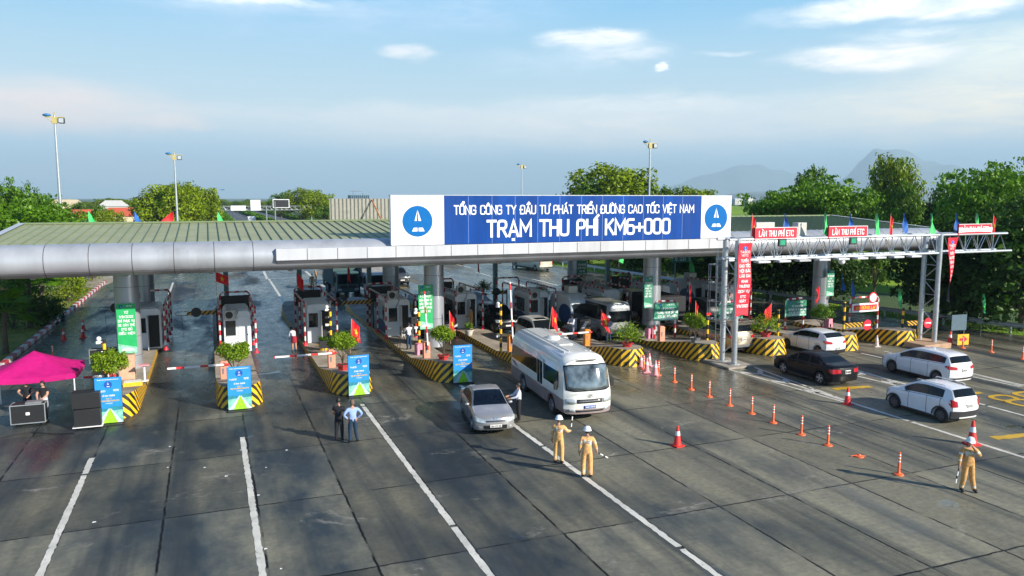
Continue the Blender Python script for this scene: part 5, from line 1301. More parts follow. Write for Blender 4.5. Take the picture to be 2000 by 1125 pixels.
def bollard_proto(loc, label):
    t = empty('bollard', label, 'bollard', loc, 0, 'orange bollards dividing the lanes'); b = MB(); b.lathe([(.17, 0), (.16, .035), (.07, .06), (.045, .12), (.042, .78), (.035, .80)], 14); b.build('post', M_BOLL, t)
    for z in (.48, .60, .71): q = MB(); q.lathe([(.046, z - .025), (.046, z + .025)], 14, cap=False); q.build('reflective_band', M_REFL, t)
    return t
def floor_banner(loc, label, rz=0):
    t = empty('floor_banner', label, 'banner', loc, rz, 'blue opening day banners on island noses'); W_, H_ = 1.0, 2.02; w = W_ / 2
    b = MB(); b.box(-w, w, -.02, .02, .08, H_); p = b.build('panel', mat('banner_blue', (.02, .26, .68), .45, var=.1), t, smooth=False)
    s = MB(); s.box(-w - .04, w + .04, -.28, .28, 0, .05); s.tube([(-w, .02, .05), (-w, .02, H_)], .015, 6); s.tube([(w, .02, .05), (w, .02, H_)], .015, 6); s.build('stand', M_BLACKM, t)
    y = -.026
    g = MB(); g.mesh([(-w, y, .08), (w, y, .08), (w, y, .62), (-w, y, .55)], [(0, 1, 2, 3)]); g.build('printed_field', mat('print_pale_green', (.20, .50, .42), .5, var=.3, scale=6), p, fix=False)
    g = MB(); g.mesh([(-w, y - .001, .55), (w, y - .001, .62), (w, y - .001, .76), (.2, y - .001, .80), (-.1, y - .001, .70), (-w, y - .001, .74)], [(0, 1, 2, 3, 4, 5)]); g.build('printed_treeline', mat('print_teal', (.02, .22, .30), .5, var=.3, scale=8), p, fix=False)
    g = MB(); g.mesh([(-.49, y - .002, .08), (-.28, y - .002, .08), (.02, y - .002, .70), (-.02, y - .002, .70)], [(0, 1, 2, 3)]); g.mesh([(.30, y - .002, .08), (.49, y - .002, .08), (.06, y - .002, .70), (.03, y - .002, .70)], [(0, 1, 2, 3)]); g.build('printed_road', mat('print_road', (.50, .60, .72), .5), p, fix=False)
    g = MB(); g.mesh([(-.27, y - .003, .08), (.29, y - .003, .08), (.05, y - .003, .66), (-.0, y - .003, .66)], [(0, 1, 2, 3)]); g.build('printed_grass', mat('print_lime', (.30, .66, .02), .5, var=.25, scale=8), p, fix=False)
    g = MB(); emblem(g, (0, y, 1.72), (1, 0, 0), (0, 0, 1), .15, mat('print_mid_blue', (.01, .09, .40), .5), M_WHITE, .003)
    text_mb(g, 'TASCO', (-.27, y, 1.42), (1, 0, 0), (0, 0, 1), .06, width=.30, weight=.22, depth=.003, m=M_WHITE); text_mb(g, 'VETC', (.29, y, 1.43), (1, 0, 0), (0, 0, 1), .07, width=.20, weight=.22, depth=.003, m=M_WHITE)
    text_mb(g, 'LỄ KHAI TRƯƠNG', (0, y, 1.22), (1, 0, 0), (0, 0, 1), .055, width=.46, weight=.2, depth=.003, m=M_WHITE)
    text_mb(g, 'DỊCH VỤ', (0, y, 1.10), (1, 0, 0), (0, 0, 1), .04, width=.2, weight=.2, depth=.003, m=M_YELLOW); text_mb(g, 'THU PHÍ KHÔNG DỪNG ETC', (0, y, 1.00), (1, 0, 0), (0, 0, 1), .05, width=.78, weight=.2, depth=.003, m=M_YELLOW); text_mb(g, '1/8/2022', (0, y, .90), (1, 0, 0), (0, 0, 1), .035, width=.26, weight=.2, depth=.003, m=M_WHITE)
    text_mb(g, 'TỔNG CÔNG TY ĐẦU TƯ PHÁT TRIỂN ĐƯỜNG CAO TỐC VIỆT NAM', (0, y, 1.92), (1, 0, 0), (0, 0, 1), .03, width=.8, weight=.2, depth=.003, m=M_WHITE)
    g.build('lettering', None, p, fix=False, smooth=False); return t
def green_banner(c, W_, H_, label, lines, rz=0, tilt=0, m=M_BGREEN, dim=False):
    """c = top centre; hangs down facing the camera side"""
    t = empty('green_banner', label, 'banner', c, rz, 'green notices hung on the station'); w = W_ / 2
    b = MB(); b.box(-w, w, -.015, .015, -H_, 0); p = b.build('sheet', m, t, smooth=False); g = MB()
    z = -.30 * (W_ / .9) if H_ > W_ else -.16
    emblem(g, (-w * .5, -.018, -.15), (1, 0, 0), (0, 0, 1), .09, M_CYAN, M_WHITE, .002); text_mb(g, 'VETC', (w * .35, -.018, -.18), (1, 0, 0), (0, 0, 1), .08, width=w * .6, weight=.2, depth=.002, m=M_WHITE)
    n = len(lines); hh = (H_ * (.50 if H_ > W_ else .62)) / max(n, 1); z = -.42 if H_ > W_ else -.34
    for k, s_ in enumerate(lines):
        big = len(s_) < 26; text_mb(g, s_, (0 if H_ > W_ else w * .12, -.018, z - hh * (k + .75) + .05), (1, 0, 0), (0, 0, 1), hh * .52, width=min(W_ * .84, hh * .52 * len(s_) * .72), weight=.2, depth=.002, m=M_WHITE)
    g.build('lettering', None, p, fix=False, smooth=False)
    g = MB(); zz = -H_; g.mesh([(-w * .98, -.019, zz + .02), (w * .98, -.019, zz + .02), (w * .98, -.019, zz + .12 * H_), (-w * .98, -.019, zz + .2 * H_)], [(0, 1, 2, 3)], mat('print_mist', (.25, .60, .42), .5, var=.3, scale=7))
    g.mesh([(-w * .6, -.022, zz + .05 * H_), (w * .6, -.022, zz + .05 * H_), (w * .7, -.022, zz + .075 * H_), (w * .35, -.022, zz + .11 * H_), (-w * .2, -.022, zz + .12 * H_), (-w * .6, -.022, zz + .08 * H_)], [(0, 1, 2, 3, 4, 5)], mat('print_white_car', (.62, .66, .70), .4, var=.4, scale=12))
    g.build('printed_car', None, p, fix=False); return t

# ------------------------------------------------------------------ trees
def tree_proto(name, label, seed, H=10, cr=4.0, ch=.62, clumps=34, leaf=.30, nleaf=190, lm=M_LEAF, flat=.8, cs=(1.1, 1.9), trunk_h=.35, group=None, layered=False, sky=.0):
    rg = random.Random(seed); t = empty(name, label, 'tree', (0, 0, 0), 0, group)
    tr = MB(); th = H * trunk_h; lean = Vector((rg.uniform(-.3, .3), rg.uniform(-.3, .3), 0)); r0 = .028 * H
    tr.tube([(0, 0, 0), (0, 0, .3), lean * .5 + Vector((0, 0, th * .6)), lean + Vector((0, 0, th))], [r0 * 1.35, r0, r0 * .85, r0 * .7], 9)
    cc = Vector((0, 0, H * (1 - ch / 2))) + lean; cen = []
    for k in range(clumps):
        for _ in range(30):
            u = rg.uniform(-.75, 1) if not layered else rg.uniform(-.6, 1); a = rg.uniform(0, 2 * pi); q = sqrt(max(0, 1 - u * u)); rr = rg.uniform(.62, .98) if rg.random() < .8 else rg.uniform(.15, .6)
            c = cc + Vector((cos(a) * q * cr * rr, sin(a) * q * cr * rr, u * H * ch / 2 * rr))
            if all((c - d).length > cs[0] * .75 for d in cen): break
        cen.append(c)
    for k in range(0, clumps, 2):
        c = cen[k]; b0 = lean * .8 + Vector((0, 0, th * rg.uniform(.7, 1.0))); m1 = b0.lerp(c, .5) + Vector((rg.uniform(-.3, .3), rg.uniform(-.3, .3), .25))
        tr.tube([b0, m1, c], [r0 * .42, r0 * .24, r0 * .07], 6)
    tr.build('trunk', M_TRUNK, t)
    cw = MB()
    for c in cen:
        r = rg.uniform(*cs); leaf_ball(cw, c, r, int(nleaf * (r / cs[1]) ** 2), leaf, rg, flat * rg.uniform(.85, 1.1), .35)
        for q in range(3):
            a = rg.uniform(0, 6.28); leaf_ball(cw, c + Vector((cos(a) * r * .8, sin(a) * r * .8, rg.uniform(-.3, .6) * r)), r * .45, int(nleaf * .14), leaf, rg, flat, .3)
    cw.build('crown', lm, t, fix=False, smooth=False)
    return t
def plant(proto, used, loc, scale, rz, label, group):
    if not used: proto.location = loc; proto.scale = (scale,) * 3; proto.rotation_euler = (0, 0, rz); proto['label'] = label; proto['group'] = group; return proto
    return copy_tree(proto, loc, rz, label, group, scale)
def trees():
    A = tree_proto('broadleaf_tree', 'x', 1, 10, 4.6, .72, 46, .34, 210, M_LEAF, .85, (1.1, 1.8), .3)
    B = tree_proto('broadleaf_tree', 'x', 2, 10, 3.6, .75, 36, .32, 190, M_LEAF2, .85, (.9, 1.6), .3)
    C = tree_proto('spreading_tree', 'x', 3, 8, 5.2, .50, 60, .26, 150, M_LEAF3, .38, (1.0, 1.7), .42, layered=True)
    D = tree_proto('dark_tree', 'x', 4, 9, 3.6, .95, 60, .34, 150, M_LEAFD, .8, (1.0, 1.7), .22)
    use = {'A': 0, 'B': 0, 'C': 0, 'D': 0}; P = {'A': A, 'B': B, 'C': C, 'D': D}
    def put(k, px, topy, D_, base, label, group, wscale=None, rz=None):
        """stand a tree at distance Y=D_ so that its top reaches row topy"""
        p = gy(px, topy, D_); H = {'A': 10.4, 'B': 10.3, 'C': 8.4, 'D': 9.5}[k]; s = (p.z - base) / H
        o = plant(P[k], use[k], (p.x, D_, base), s, rnd.uniform(0, 6.28) if rz is None else rz, label, group); use[k] += 1
        if wscale: o.scale = (s * wscale, s * wscale, s)
        return o
    g = 'trees around the toll plaza'
    put('A', 340, 357, 150, 0, 'big round yellow green tree behind the second light pole', g, 1.05)
    put('A', 388, 364, 160, 0, 'rounded tree at the right edge of the big clump by the far lamp', g, .75)
    put('B', 300, 372, 150, 0, 'left shoulder of the big tree clump behind the roof', g, .9)
    put('C', 30, 352, 100, 0, 'tall layered olive tree at the far left edge', g, .55)
    put('C', 60, 395, 92, 0, 'low layered olive tree left of the tall light pole', g, .95)
    put('C', -10, 385, 85, 0, 'layered olive tree cut by the left picture edge', g, 1.1)
    put('B', 197, 397, 170, 0, 'bushy green tree between the two red tiled roofs', g, .7)
    put('A', 215, 410, 150, 0, 'low yellow green tree in front of the red roofs', g, .8)
    put('B', 160, 393, 260, 0, 'small distant tree above the teal roof', g, 1.3)
    put('A', 590, 368, 245, 0, 'big rounded tree mass beside the highway gantry', g, 1.1)
    put('A', 622, 376, 235, 0, 'rounded tree just left of the corrugated board', g, 1.2)
    put('B', 548, 374, 290, 0, 'left part of the tree mass beside the highway gantry', g, 1.0)
    put('B', 640, 400, 215, 0, 'lower tree tucked behind the corrugated board edge', g, 1.2)
    put('A', 1190, 323, 105, 0, 'tall round tree rising behind the station sign', g, 1.15)
    put('B', 1240, 338, 108, 0, 'right shoulder of the tall tree behind the station sign', g, .9)
    put('B', 1148, 350, 104, 0, 'left shoulder of the tall tree behind the station sign', g, .9)
    put('B', 1300, 360, 100, 0, 'low tree top just right of the right light pole', g, .9)
    put('A', 1345, 366, 98, 0, 'low bright tree top above the right end of the blue panel', g, .9)
    put('B', 1385, 368, 110, 0, 'small tree top above the right white panel', g, .7)
    put('B', 1595, 318, 84, -1, 'leafy tree with bright top behind the spreading tree', g, .55)
    put('C', 1585, 349, 74, -1, 'wide spreading feathery tree behind the first lane signs', g, .95)
    put('C', 1530, 378, 76, -1, 'left wing of the spreading feathery tree', g, .62)
    put('C', 1655, 380, 70, -1, 'lower right spreading feathery tree behind the gantry', g, .75)
    put('A', 1742, 304, 80, -1, 'tallest upright olive green tree right of centre', g, .50)
    put('B', 1772, 345, 76, -1, 'upright tree beside the tallest one', g, .5)
    put('D', 1835, 364, 74, -1, 'thin dark tree between the gantry end and tallest tree', g, .55)
    put('C', 1995, 312, 56, -1, 'big dark spreading tree at the right edge', g, .85)
    put('D', 1945, 352, 60, -1, 'dark tree just inside the right edge', g, .7)
    put('D', 1995, 380, 50, -1.2, 'dark shaded tree filling the right edge above the rail', g, .8)
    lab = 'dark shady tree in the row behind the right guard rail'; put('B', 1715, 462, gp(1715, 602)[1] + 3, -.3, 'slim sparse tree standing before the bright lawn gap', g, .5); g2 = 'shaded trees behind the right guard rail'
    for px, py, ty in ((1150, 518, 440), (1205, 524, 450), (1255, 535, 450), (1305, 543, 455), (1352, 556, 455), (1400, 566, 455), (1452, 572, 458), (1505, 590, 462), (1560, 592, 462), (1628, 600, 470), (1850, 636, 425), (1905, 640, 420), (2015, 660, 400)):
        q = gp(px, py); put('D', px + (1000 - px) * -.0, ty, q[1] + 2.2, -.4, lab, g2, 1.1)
    lab = 'bright shrubby tree on the sunny slope beyond the dark row'; g3 = 'sunny shrubby trees on the slope'
    for px, ty, Y in ((1655, 500, 74), (1780, 520, 66), (1590, 490, 84), (1480, 490, 90), (1400, 480, 100)):
        put('A', px, ty, Y, .3, lab, g3, 1.1)
    lab = 'distant hazy tree along the horizon on the left'; g4 = 'distant trees along the horizon'
    for i in range(28):
        put('AB'[i % 2], -30 + i * 15 + rnd.uniform(-4, 4), 391 + rnd.uniform(-4, 5), 340 + rnd.uniform(0, 200), 0, lab, g4, 2.0)
    lab = 'distant tree beyond the highway gantry'
    for i in range(16): put('BA'[i % 2], 425 + i * 10 + rnd.uniform(-4, 4), 393 + rnd.uniform(-5, 4), 520 + rnd.uniform(0, 200), 0, lab, 'distant trees beyond the highway gantry', 1.6)
    lab = 'distant hazy tree line seen beside the right white panel'
    for i in range(24): put('BD'[i % 2], 1420 + i * 26 + rnd.uniform(-4, 4), 397 + rnd.uniform(-5, 4), 380 + rnd.uniform(0, 200), -1, lab, 'distant trees on the right', 1.6)
trees()
def bushes():
    def bush(loc, r, label, seed, lm=M_LEAF2, fl=.9, group='bushes on the left verge', n=1400, name='bush'):
        rg = random.Random(seed); t = empty(name, label, 'bush', loc, 0, group); s = MB()
        for k in range(5): a = k * 1.26; s.tube([(0, 0, 0), (cos(a) * r * .5, sin(a) * r * .5, r * .9)], [.05, .015], 5)
        s.build('stem', M_TRUNK, t); b = MB(); leaf_ball(b, (0, 0, r * fl * .95), r, n, .17, rg, fl, .3)
        for k in range(10): a = rg.uniform(0, 6.28); leaf_ball(b, (cos(a) * r * .7, sin(a) * r * .7, r * fl * rg.uniform(.5, 1.5)), r * .35, int(n * .07), .15, rg, fl, .3)
        b.build('foliage', lm, t, fix=False, smooth=False)
    x, y = gp(145, 592); bush((x - .6, y + 1.5, 0), 1.7, 'round clipped bush on the verge near the end of the kerb', 11, M_LEAF)
    x, y = gp(110, 640); bush((x - .8, y + 1, 0), 1.35, 'dark round bush on the verge beside the green bench', 12, M_LEAFD)
    for k, (px, py, r) in enumerate(((118, 560, 1.9), (143, 556, 1.9), (165, 556, 2.0), (182, 553, 2.0), (190, 548, 1.8))):
        x, y = gp(px, py); bush((x - .5, y + 3, 0), r + .7, 'pale green feathery shrub in the hedge row behind the kerb', 20 + k, M_LEAF, 1.15, 'feathery shrubs behind the kerb')  # brighter leaf colour stands in for sun on this row
    for k, (px, py, r) in enumerate(((20, 600, 2.6), (60, 590, 2.8), (85, 605, 2.0), (-10, 640, 2.4), (45, 650, 2.0), (95, 575, 2.4), (15, 570, 2.6), (50, 560, 2.8), (0, 545, 3), (90, 552, 2.6))):
        x, y = gp(px, py); bush((x - 1.0, y + 2, 0), r, 'dark shaded bush in the thicket left of the kerb', 30 + k, M_LEAFD if py > 580 else M_LEAF3, 1.0, 'dark thicket left of the kerb')  # dark leaves in front, bright behind: shade and sun put into leaf colour
    def palm(loc, H, label, seed):
        rg = random.Random(seed); t = empty('fan_palm', label, 'palm', loc, 0, 'fan palms on the left verge'); s = MB(); s.tube([(0, 0, 0), (0, 0, H * .5), (.1, 0, H)], [.2, .15, .13], 8); s.build('trunk', M_TRUNK, t); b = MB()
        for k in range(26):
            a = rg.uniform(0, 6.28); el = rg.uniform(-.3, 1.2); d = Vector((cos(a) * cos(el), sin(a) * cos(el), sin(el))); c = Vector((.1, 0, H)) + d * 1.0; sd_ = Vector((-sin(a), cos(a), 0)); u_ = d.cross(sd_)
            b.tube([(.1, 0, H), c], .02, 4)
            for q in range(15):
                th = (q - 7) / 7 * 1.25; dd = (d * cos(th) + sd_ * sin(th)).normalized(); L_ = 1.15 * (1 - .2 * abs(th)); e = c + dd * L_ + Vector((0, 0, -.28)); w = (sd_ * cos(th) - d * sin(th)) * .05; b.face([c, c.lerp(e, .55) - w, e, c.lerp(e, .55) + w])
        b.build('crown', M_LEAF3, t, fix=False, smooth=False)
    for k, (px, py, H) in enumerate(((75, 640, 3.4), (40, 620, 4.2), (30, 690, 2.6), (98, 610, 3.0), (10, 600, 4.6))):
        x, y = gp(px, py); palm((x - .5, y, 0), H, ['fan palm nearest the round bush on the verge', 'tall fan palm in the dark thicket', 'low fan palm just above the pink tent', 'small fan palm beside the pale shrubs', 'tallest fan palm at the left edge'][k], 50 + k)
    # roadside hedges along the highway
    for nm, x0, x1, m, lb in (('hedge', 19.4, 24.2, M_LEAF3, 'long clipped hedge between the two highway carriageways'), ('hedge', 5.5, 9.6, M_LEAF3, 'bright hedge along the left edge of the highway'), ('hedge', 34.5, 37.5, M_LEAF2, 'hedge along the right edge of the highway')):
        rg = random.Random(int(x0)); b = MB(); t = empty(nm, lb, 'hedge', ((x0 + x1) / 2, 290, 0), 0, 'hedges along the highway')
        for k in range(5200):
            y = 600 * rg.random() ** 2; x = rg.uniform(-(x1 - x0) / 2, (x1 - x0) / 2); s_ = .5 + y * .004; z = 1.7 * (1 - (abs(x) * 2 / (x1 - x0)) ** 3) * rg.uniform(.6, 1.05)
            n = Vector((rg.gauss(0, .6), rg.gauss(0, .6), 1)).normalized(); a = n.orthogonal().normalized() * s_; c = n.cross(a.normalized()) * s_ * .7; p = Vector((x, y, z)); b.face([p - a, p + c, p + a, p - c])
        b.box(-(x1 - x0) * .42, (x1 - x0) * .42, 0, 900, 0, 1.2); b.build('foliage', m, t, fix=False, smooth=False)
bushes()
def rocks_grass():
    rg = random.Random(3); b = MB()
    for k in range(9000):
        x = rg.uniform(-24, -11.4); y = rg.uniform(45, 96); h = rg.uniform(.05, .14); a = rg.uniform(0, 6.28); w = .03
        b.face([(x - cos(a) * w, y - sin(a) * w, .02), (x + cos(a) * w, y + sin(a) * w, .02), (x + rg.uniform(-.05, .05), y + rg.uniform(-.05, .05), h)])
    o = b.build('grass_tufts', M_LEAF, None, fix=False, smooth=False); o['kind'] = 'stuff'; o['label'] = 'short grass on the left verge'
    b = MB()
    for k in range(16000):
        x = rg.uniform(44.5, 60); y = rg.uniform(22, 110); e = 56 + (y - 20) * (-5.8 / 25) if y < 45 else (50.2 - (y - 45) * (3.7 / 35) if y < 80 else 46.5 - (y - 80) * .05)
        if x < e + .1 or x > e + 6: continue
        h = rg.uniform(.15, .45); a = rg.uniform(0, 6.28); w = .05; z0 = -.1 - max(0, x - e - 2.5) * .3
        b.face([(x - cos(a) * w, y - sin(a) * w, z0), (x + cos(a) * w, y + sin(a) * w, z0), (x + rg.uniform(-.2, .2), y + rg.uniform(-.2, .2), z0 + h)])
    o = b.build('roadside_weeds', M_LEAF3, None, fix=False, smooth=False); o['kind'] = 'stuff'; o['label'] = 'weeds growing along the right guard rail'
rocks_grass()

# ------------------------------------------------------------------ background: hills, houses, highway furniture
def hill(name, px0, px1, prof, D, m, depth=2500):
    """ridge built at distance D along the view with real depth; prof: (fraction, row)"""
    b = MB(); f = pchip(prof); n = 60; vs = []; rows = 7
    for j in range(rows):
        for i in range(n + 1):
            u = i / n; px = px0 + (px1 - px0) * u; d = ray(px, 387); d = Vector((d.x, d.y, 0)).normalized(); dist = D + depth * (j / (rows - 1) - .5); hgt = (387 - f(u)) / FPX * D * 1.0 + CH
            hh = hgt * (sin(pi * j / (rows - 1)) ** .8) + (noise.noise((i * .35, j * 1.2, D * .01)) * hgt * .10 if 0 < j < rows - 1 else 0)
            p = d * dist; vs.append((p.x, p.y, max(-5, hh) if 0 < j < rows - 1 else -5))
    b.mesh(vs, [(j * (n + 1) + i, j * (n + 1) + i + 1, (j + 1) * (n + 1) + i + 1, (j + 1) * (n + 1) + i) for j in range(rows - 1) for i in range(n)]); return struct(b.build(name, m, angle=3))
M_HILL = mat('wooded_hills_hazed', (.18, .24, .25), .95, var=.3, scale=.004)  # pale bluish base colour: part of the distance haze is mixed in
hill('mountain', 1500, 2050, [(0, 387), (.15, 372), (.26, 352), (.33, 318), (.38, 303), (.44, 304), (.55, 322), (.68, 338), (.8, 358), (1, 372)], 14000, M_HILL)
hill('far_hills', 1150, 1640, [(0, 384), (.3, 366), (.45, 345), (.62, 326), (.75, 336), (.9, 352), (1, 362)], 16000, M_HILL)
hill('low_hills', 1390, 2060, [(0, 384), (.1, 377), (.3, 372), (.6, 376), (.85, 374), (1, 378)], 4500, M_HILL, 900)
def house(px, py, D, W, H, roof, wall, label, rz=.3, Dp=9, rh=2.2):
    p = gy(px, py, D); t = empty('house', label, 'house', (p.x, D, 0), rz, 'houses among the trees on the left'); b = MB(); b.box(-W / 2, W / 2, -Dp / 2, Dp / 2, 0, H); b.build('wall', wall, t)
    r = MB(); o = .4; r.mesh([(-W / 2 - o, -Dp / 2 - o, H), (W / 2 + o, -Dp / 2 - o, H), (W / 2 + o, Dp / 2 + o, H), (-W / 2 - o, Dp / 2 + o, H), (-W / 2 * .6, 0, H + rh), (W / 2 * .6, 0, H + rh)], [(0, 1, 5, 4), (2, 3, 4, 5), (1, 2, 5), (3, 0, 4), (0, 3, 2, 1)]); r.build('roof', roof, t, smooth=False)
    n = max(2, int(W / 3))
    for f in range(max(1, int(H / 3.2))):
        for i in range(n): x = -W / 2 + W * (i + .5) / n; q = MB(); q.box(x - .5, x + .5, -Dp / 2 - .04, -Dp / 2 + .05, .9 + f * 3.2, 2.3 + f * 3.2); q.build('window', M_DARKGL, t)
M_RROOF = mat('roof_tile_red', (.50, .09, .045), .8, var=.15); M_TROOF = mat('roof_sheet_teal', (.05, .22, .20), .6); M_CWALL = mat('wall_cream', (.55, .46, .30), .8); M_WWALL = mat('wall_white', (.55, .55, .52), .8)
house(152, 418, 210, 12, 4.6, M_RROOF, M_WWALL, 'house with red tiled roof right of the tall light pole')
house(250, 412, 230, 15, 4.8, M_RROOF, M_CWALL, 'house with long red roof left of the big round tree', .15)
house(137, 428, 170, 11, 3.4, M_TROOF, M_WWALL, 'low house with teal sheet roof beside the light pole', .5)
house(130, 400, 330, 12, 6.8, M_CWALL, M_CWALL, 'pale yellow house peeping over the trees', .2)
house(222, 404, 320, 9, 6.5, M_WWALL, M_WWALL, 'small white house between trees beyond the red roofs', .0)
for k, (px, W_) in enumerate(((1440, 14), (1462, 10), (1455, 9), (1448, 12))): house(px, 384, 900 + k * 60, W_, 7 + k * 1.5, M_WWALL, M_WWALL, 'far pale house below the hills by the white panel', .1 * k)
def tower():
    p = gy(700, 380, 900); t = empty('office_block', 'distant blue building with cranes over the corrugated board', 'building', (p.x, 900, 0)); b = MB(); b.box(-11, 11, -8, 8, 0, 13); b.build('wall', mat('far_blue_wall', (.05, .14, .22), .5), t); s = MB()
    for i in range(10): s = MB(); s.box(-11 + i * 2.3, -10.2 + i * 2.3, -8.1, -8, 1, 12.5); s.build('window', M_DARKGL, t)
    c = MB(); c.tube([(-6, 0, 13), (-6, 0, 18)], .3, 5); c.tube([(-10, 0, 17.5), (4, 0, 17.5)], .25, 5); c.tube([(5, 0, 13), (5, 0, 15.5)], .4, 5); c.build('crane', M_GREY, t)
tower()
def light_pole(loc, H, label, arms=True, r=.16, single=False):
    t = empty('light_pole', label, 'light pole', loc, 0, 'tall plaza light poles' if not single else 'highway street lamps'); b = MB(); b.tube([(0, 0, 0), (0, 0, H * .55), (0, 0, H)], [r, r * .75, r * .5], 12); b.build('pole', M_STEEL, t)
    if single:
        a = MB(); a.tube([(0, 0, H - .3), (.9, 0, H + .1), (2.0, 0, H + .3)], .05, 6); ar = a.build('arm', M_STEEL, t); a = MB(); a.sphere((2.4, 0, H + .3), (.55, .18, .1), 10, 6); a.build('lamp', mat('lamp_blue', (.03, .18, .40), .4), ar); return t
    a = MB(); a.box(-.9, .95, -.06, .06, H - .25, H - .15); a.tube([(-.85, 0, H - .2), (0, 0, H - 1.0)], .03, 5); a.tube([(0, 0, H), (0, 0, H + .35)], .05, 6); a.box(-.25, .25, -.15, .15, H - .9, H - .2); br = a.build('bracket', mat('bracket_yellowed', (.42, .36, .14), .5), t)
    l = MB(); l.sphere((-.72, 0, H + .0), (.42, .26, .17), 12, 8); l.build('lamp', mat('lamp_blue', (.03, .18, .40), .4), br)
    l = MB(); l.box(.35, .95, -.3, .25, H - .85, H - .25); lo = l.build('floodlight', M_BLACKM, br, bevel=.03); l = MB(); l.box(.42, .88, -.32, -.30, H - .78, H - .32); l.build('lens', M_HLAMP, lo)
    return t
def pole_at(px, py, Y, label, **k): p = gy(px, py, Y); light_pole((p.x, Y, 0), p.z, label, **k)
pole_at(106, 225, 97, 'tallest light pole left, with twin lamps above the roof', r=.20)
pole_at(340, 300, 118, 'light pole in front of the big round tree', r=.20)
pole_at(1270, 277, 92, 'light pole behind the right half of the station sign', r=.20)
pole_at(1019, 321, 150, 'thin light pole behind the middle of the station sign', r=.20)
pole_at(413, 373, 190, 'slim street lamp beside the highway gantry', single=True, r=.14)
def hwy():
    Y = 232; a, b_ = gy(431, 403, Y), gy(608, 403, Y); t = empty('highway_gantry', 'grey truss gantry carrying sign boards across the far highway', 'gantry', (a.x, Y, 0)); W_ = b_.x - a.x
    for x in (0, W_): q = MB(); q.tube([(x, 0, 0), (x, 0, 7.4)], .22, 8); q.build('leg', M_STEEL, t)
    q = MB()
    for z in (6.1, 7.2): q.tube([(0, 0, z), (W_, 0, z)], .13, 6)
    for i in range(18): x = W_ * i / 18; q.tube([(x, 0, 6.1), (x + W_ / 36, 0, 7.2), (x + W_ / 18, 0, 6.1)], .08, 5)
    q.build('truss', M_STEEL, t)
    for px, w, z0, z1, m, fr in ((465, 4.0, 6.0, 7.4, M_SIGNW, 0), (499, 2.7, 6.0, 9.0, M_SIGNW, 0), (549, 4.2, 6.9, 9.0, M_BLACKM, 1)):
        x = gy(px, 403, Y).x - a.x; q = MB(); q.box(x - w / 2, x + w / 2, -.5, -.3, z0, z1); o = q.build('sign_board', m, t)
        if fr: q = MB(); q.box(x - w / 2 - .2, x + w / 2 + .2, -.45, -.28, z0 - .2, z1 + .2); q.build('frame', M_SIGNW, o)
    q = MB(); x = gy(520, 403, Y).x - a.x; q.tube([(x, -.2, 0), (x, -.2, 7.4)], .16, 6); q.build('leg', M_STEEL, t); q = MB(); x = gy(537, 403, Y).x - a.x; q.tube([(x, -.4, 0), (x, -.4, 8.6)], .16, 6); q.build('leg', M_STEEL, t)
hwy()

# ------------------------------------------------------------------ guard rail on the right
def rail():
    pts = [(44.2, 150), (45.3, 118), (46.2, 98), (46.9, 80), (47.9, 68), (49.0, 58), (50.3, 46), (52.4, 37), (55.6, 26), (60, 12)]
    t = empty('guard_rail', 'long grey steel guard rail along the right edge', 'guard rail', (48, 70, 0)); q = MB(); q.X = Matrix.Translation((-48, -70, 0)); prof = [(0, .48), (-.05, .53), (0, .60), (0, .66), (-.05, .73), (0, .80)]
    vs = []; P = [Vector((*p, 0)) for p in pts]
    for i, p in enumerate(P):
        d = (P[min(i + 1, len(P) - 1)] - P[max(i - 1, 0)]).normalized(); n = Vector((d.y, -d.x, 0))
        for a, z in prof: v = p + n * a; vs.append((v.x, v.y, z))
    k = len(prof); q.mesh(vs, [(i * k + j, i * k + j + 1, (i + 1) * k + j + 1, (i + 1) * k + j) for i in range(len(P) - 1) for j in range(k - 1)]); q.build('rail', M_STEEL, t)
    acc = 0
    for a, b in zip(P, P[1:]):
        L_ = (b - a).length; n = int(L_ / 4)
        for i in range(n): p = a.lerp(b, i / n); q = MB(); q.X = Matrix.Translation((-48, -70, 0)); q.box(p.x + .06, p.x + .16, p.y - .06, p.y + .06, -.3, .80); q.build('post', M_STEEL, t)
rail()

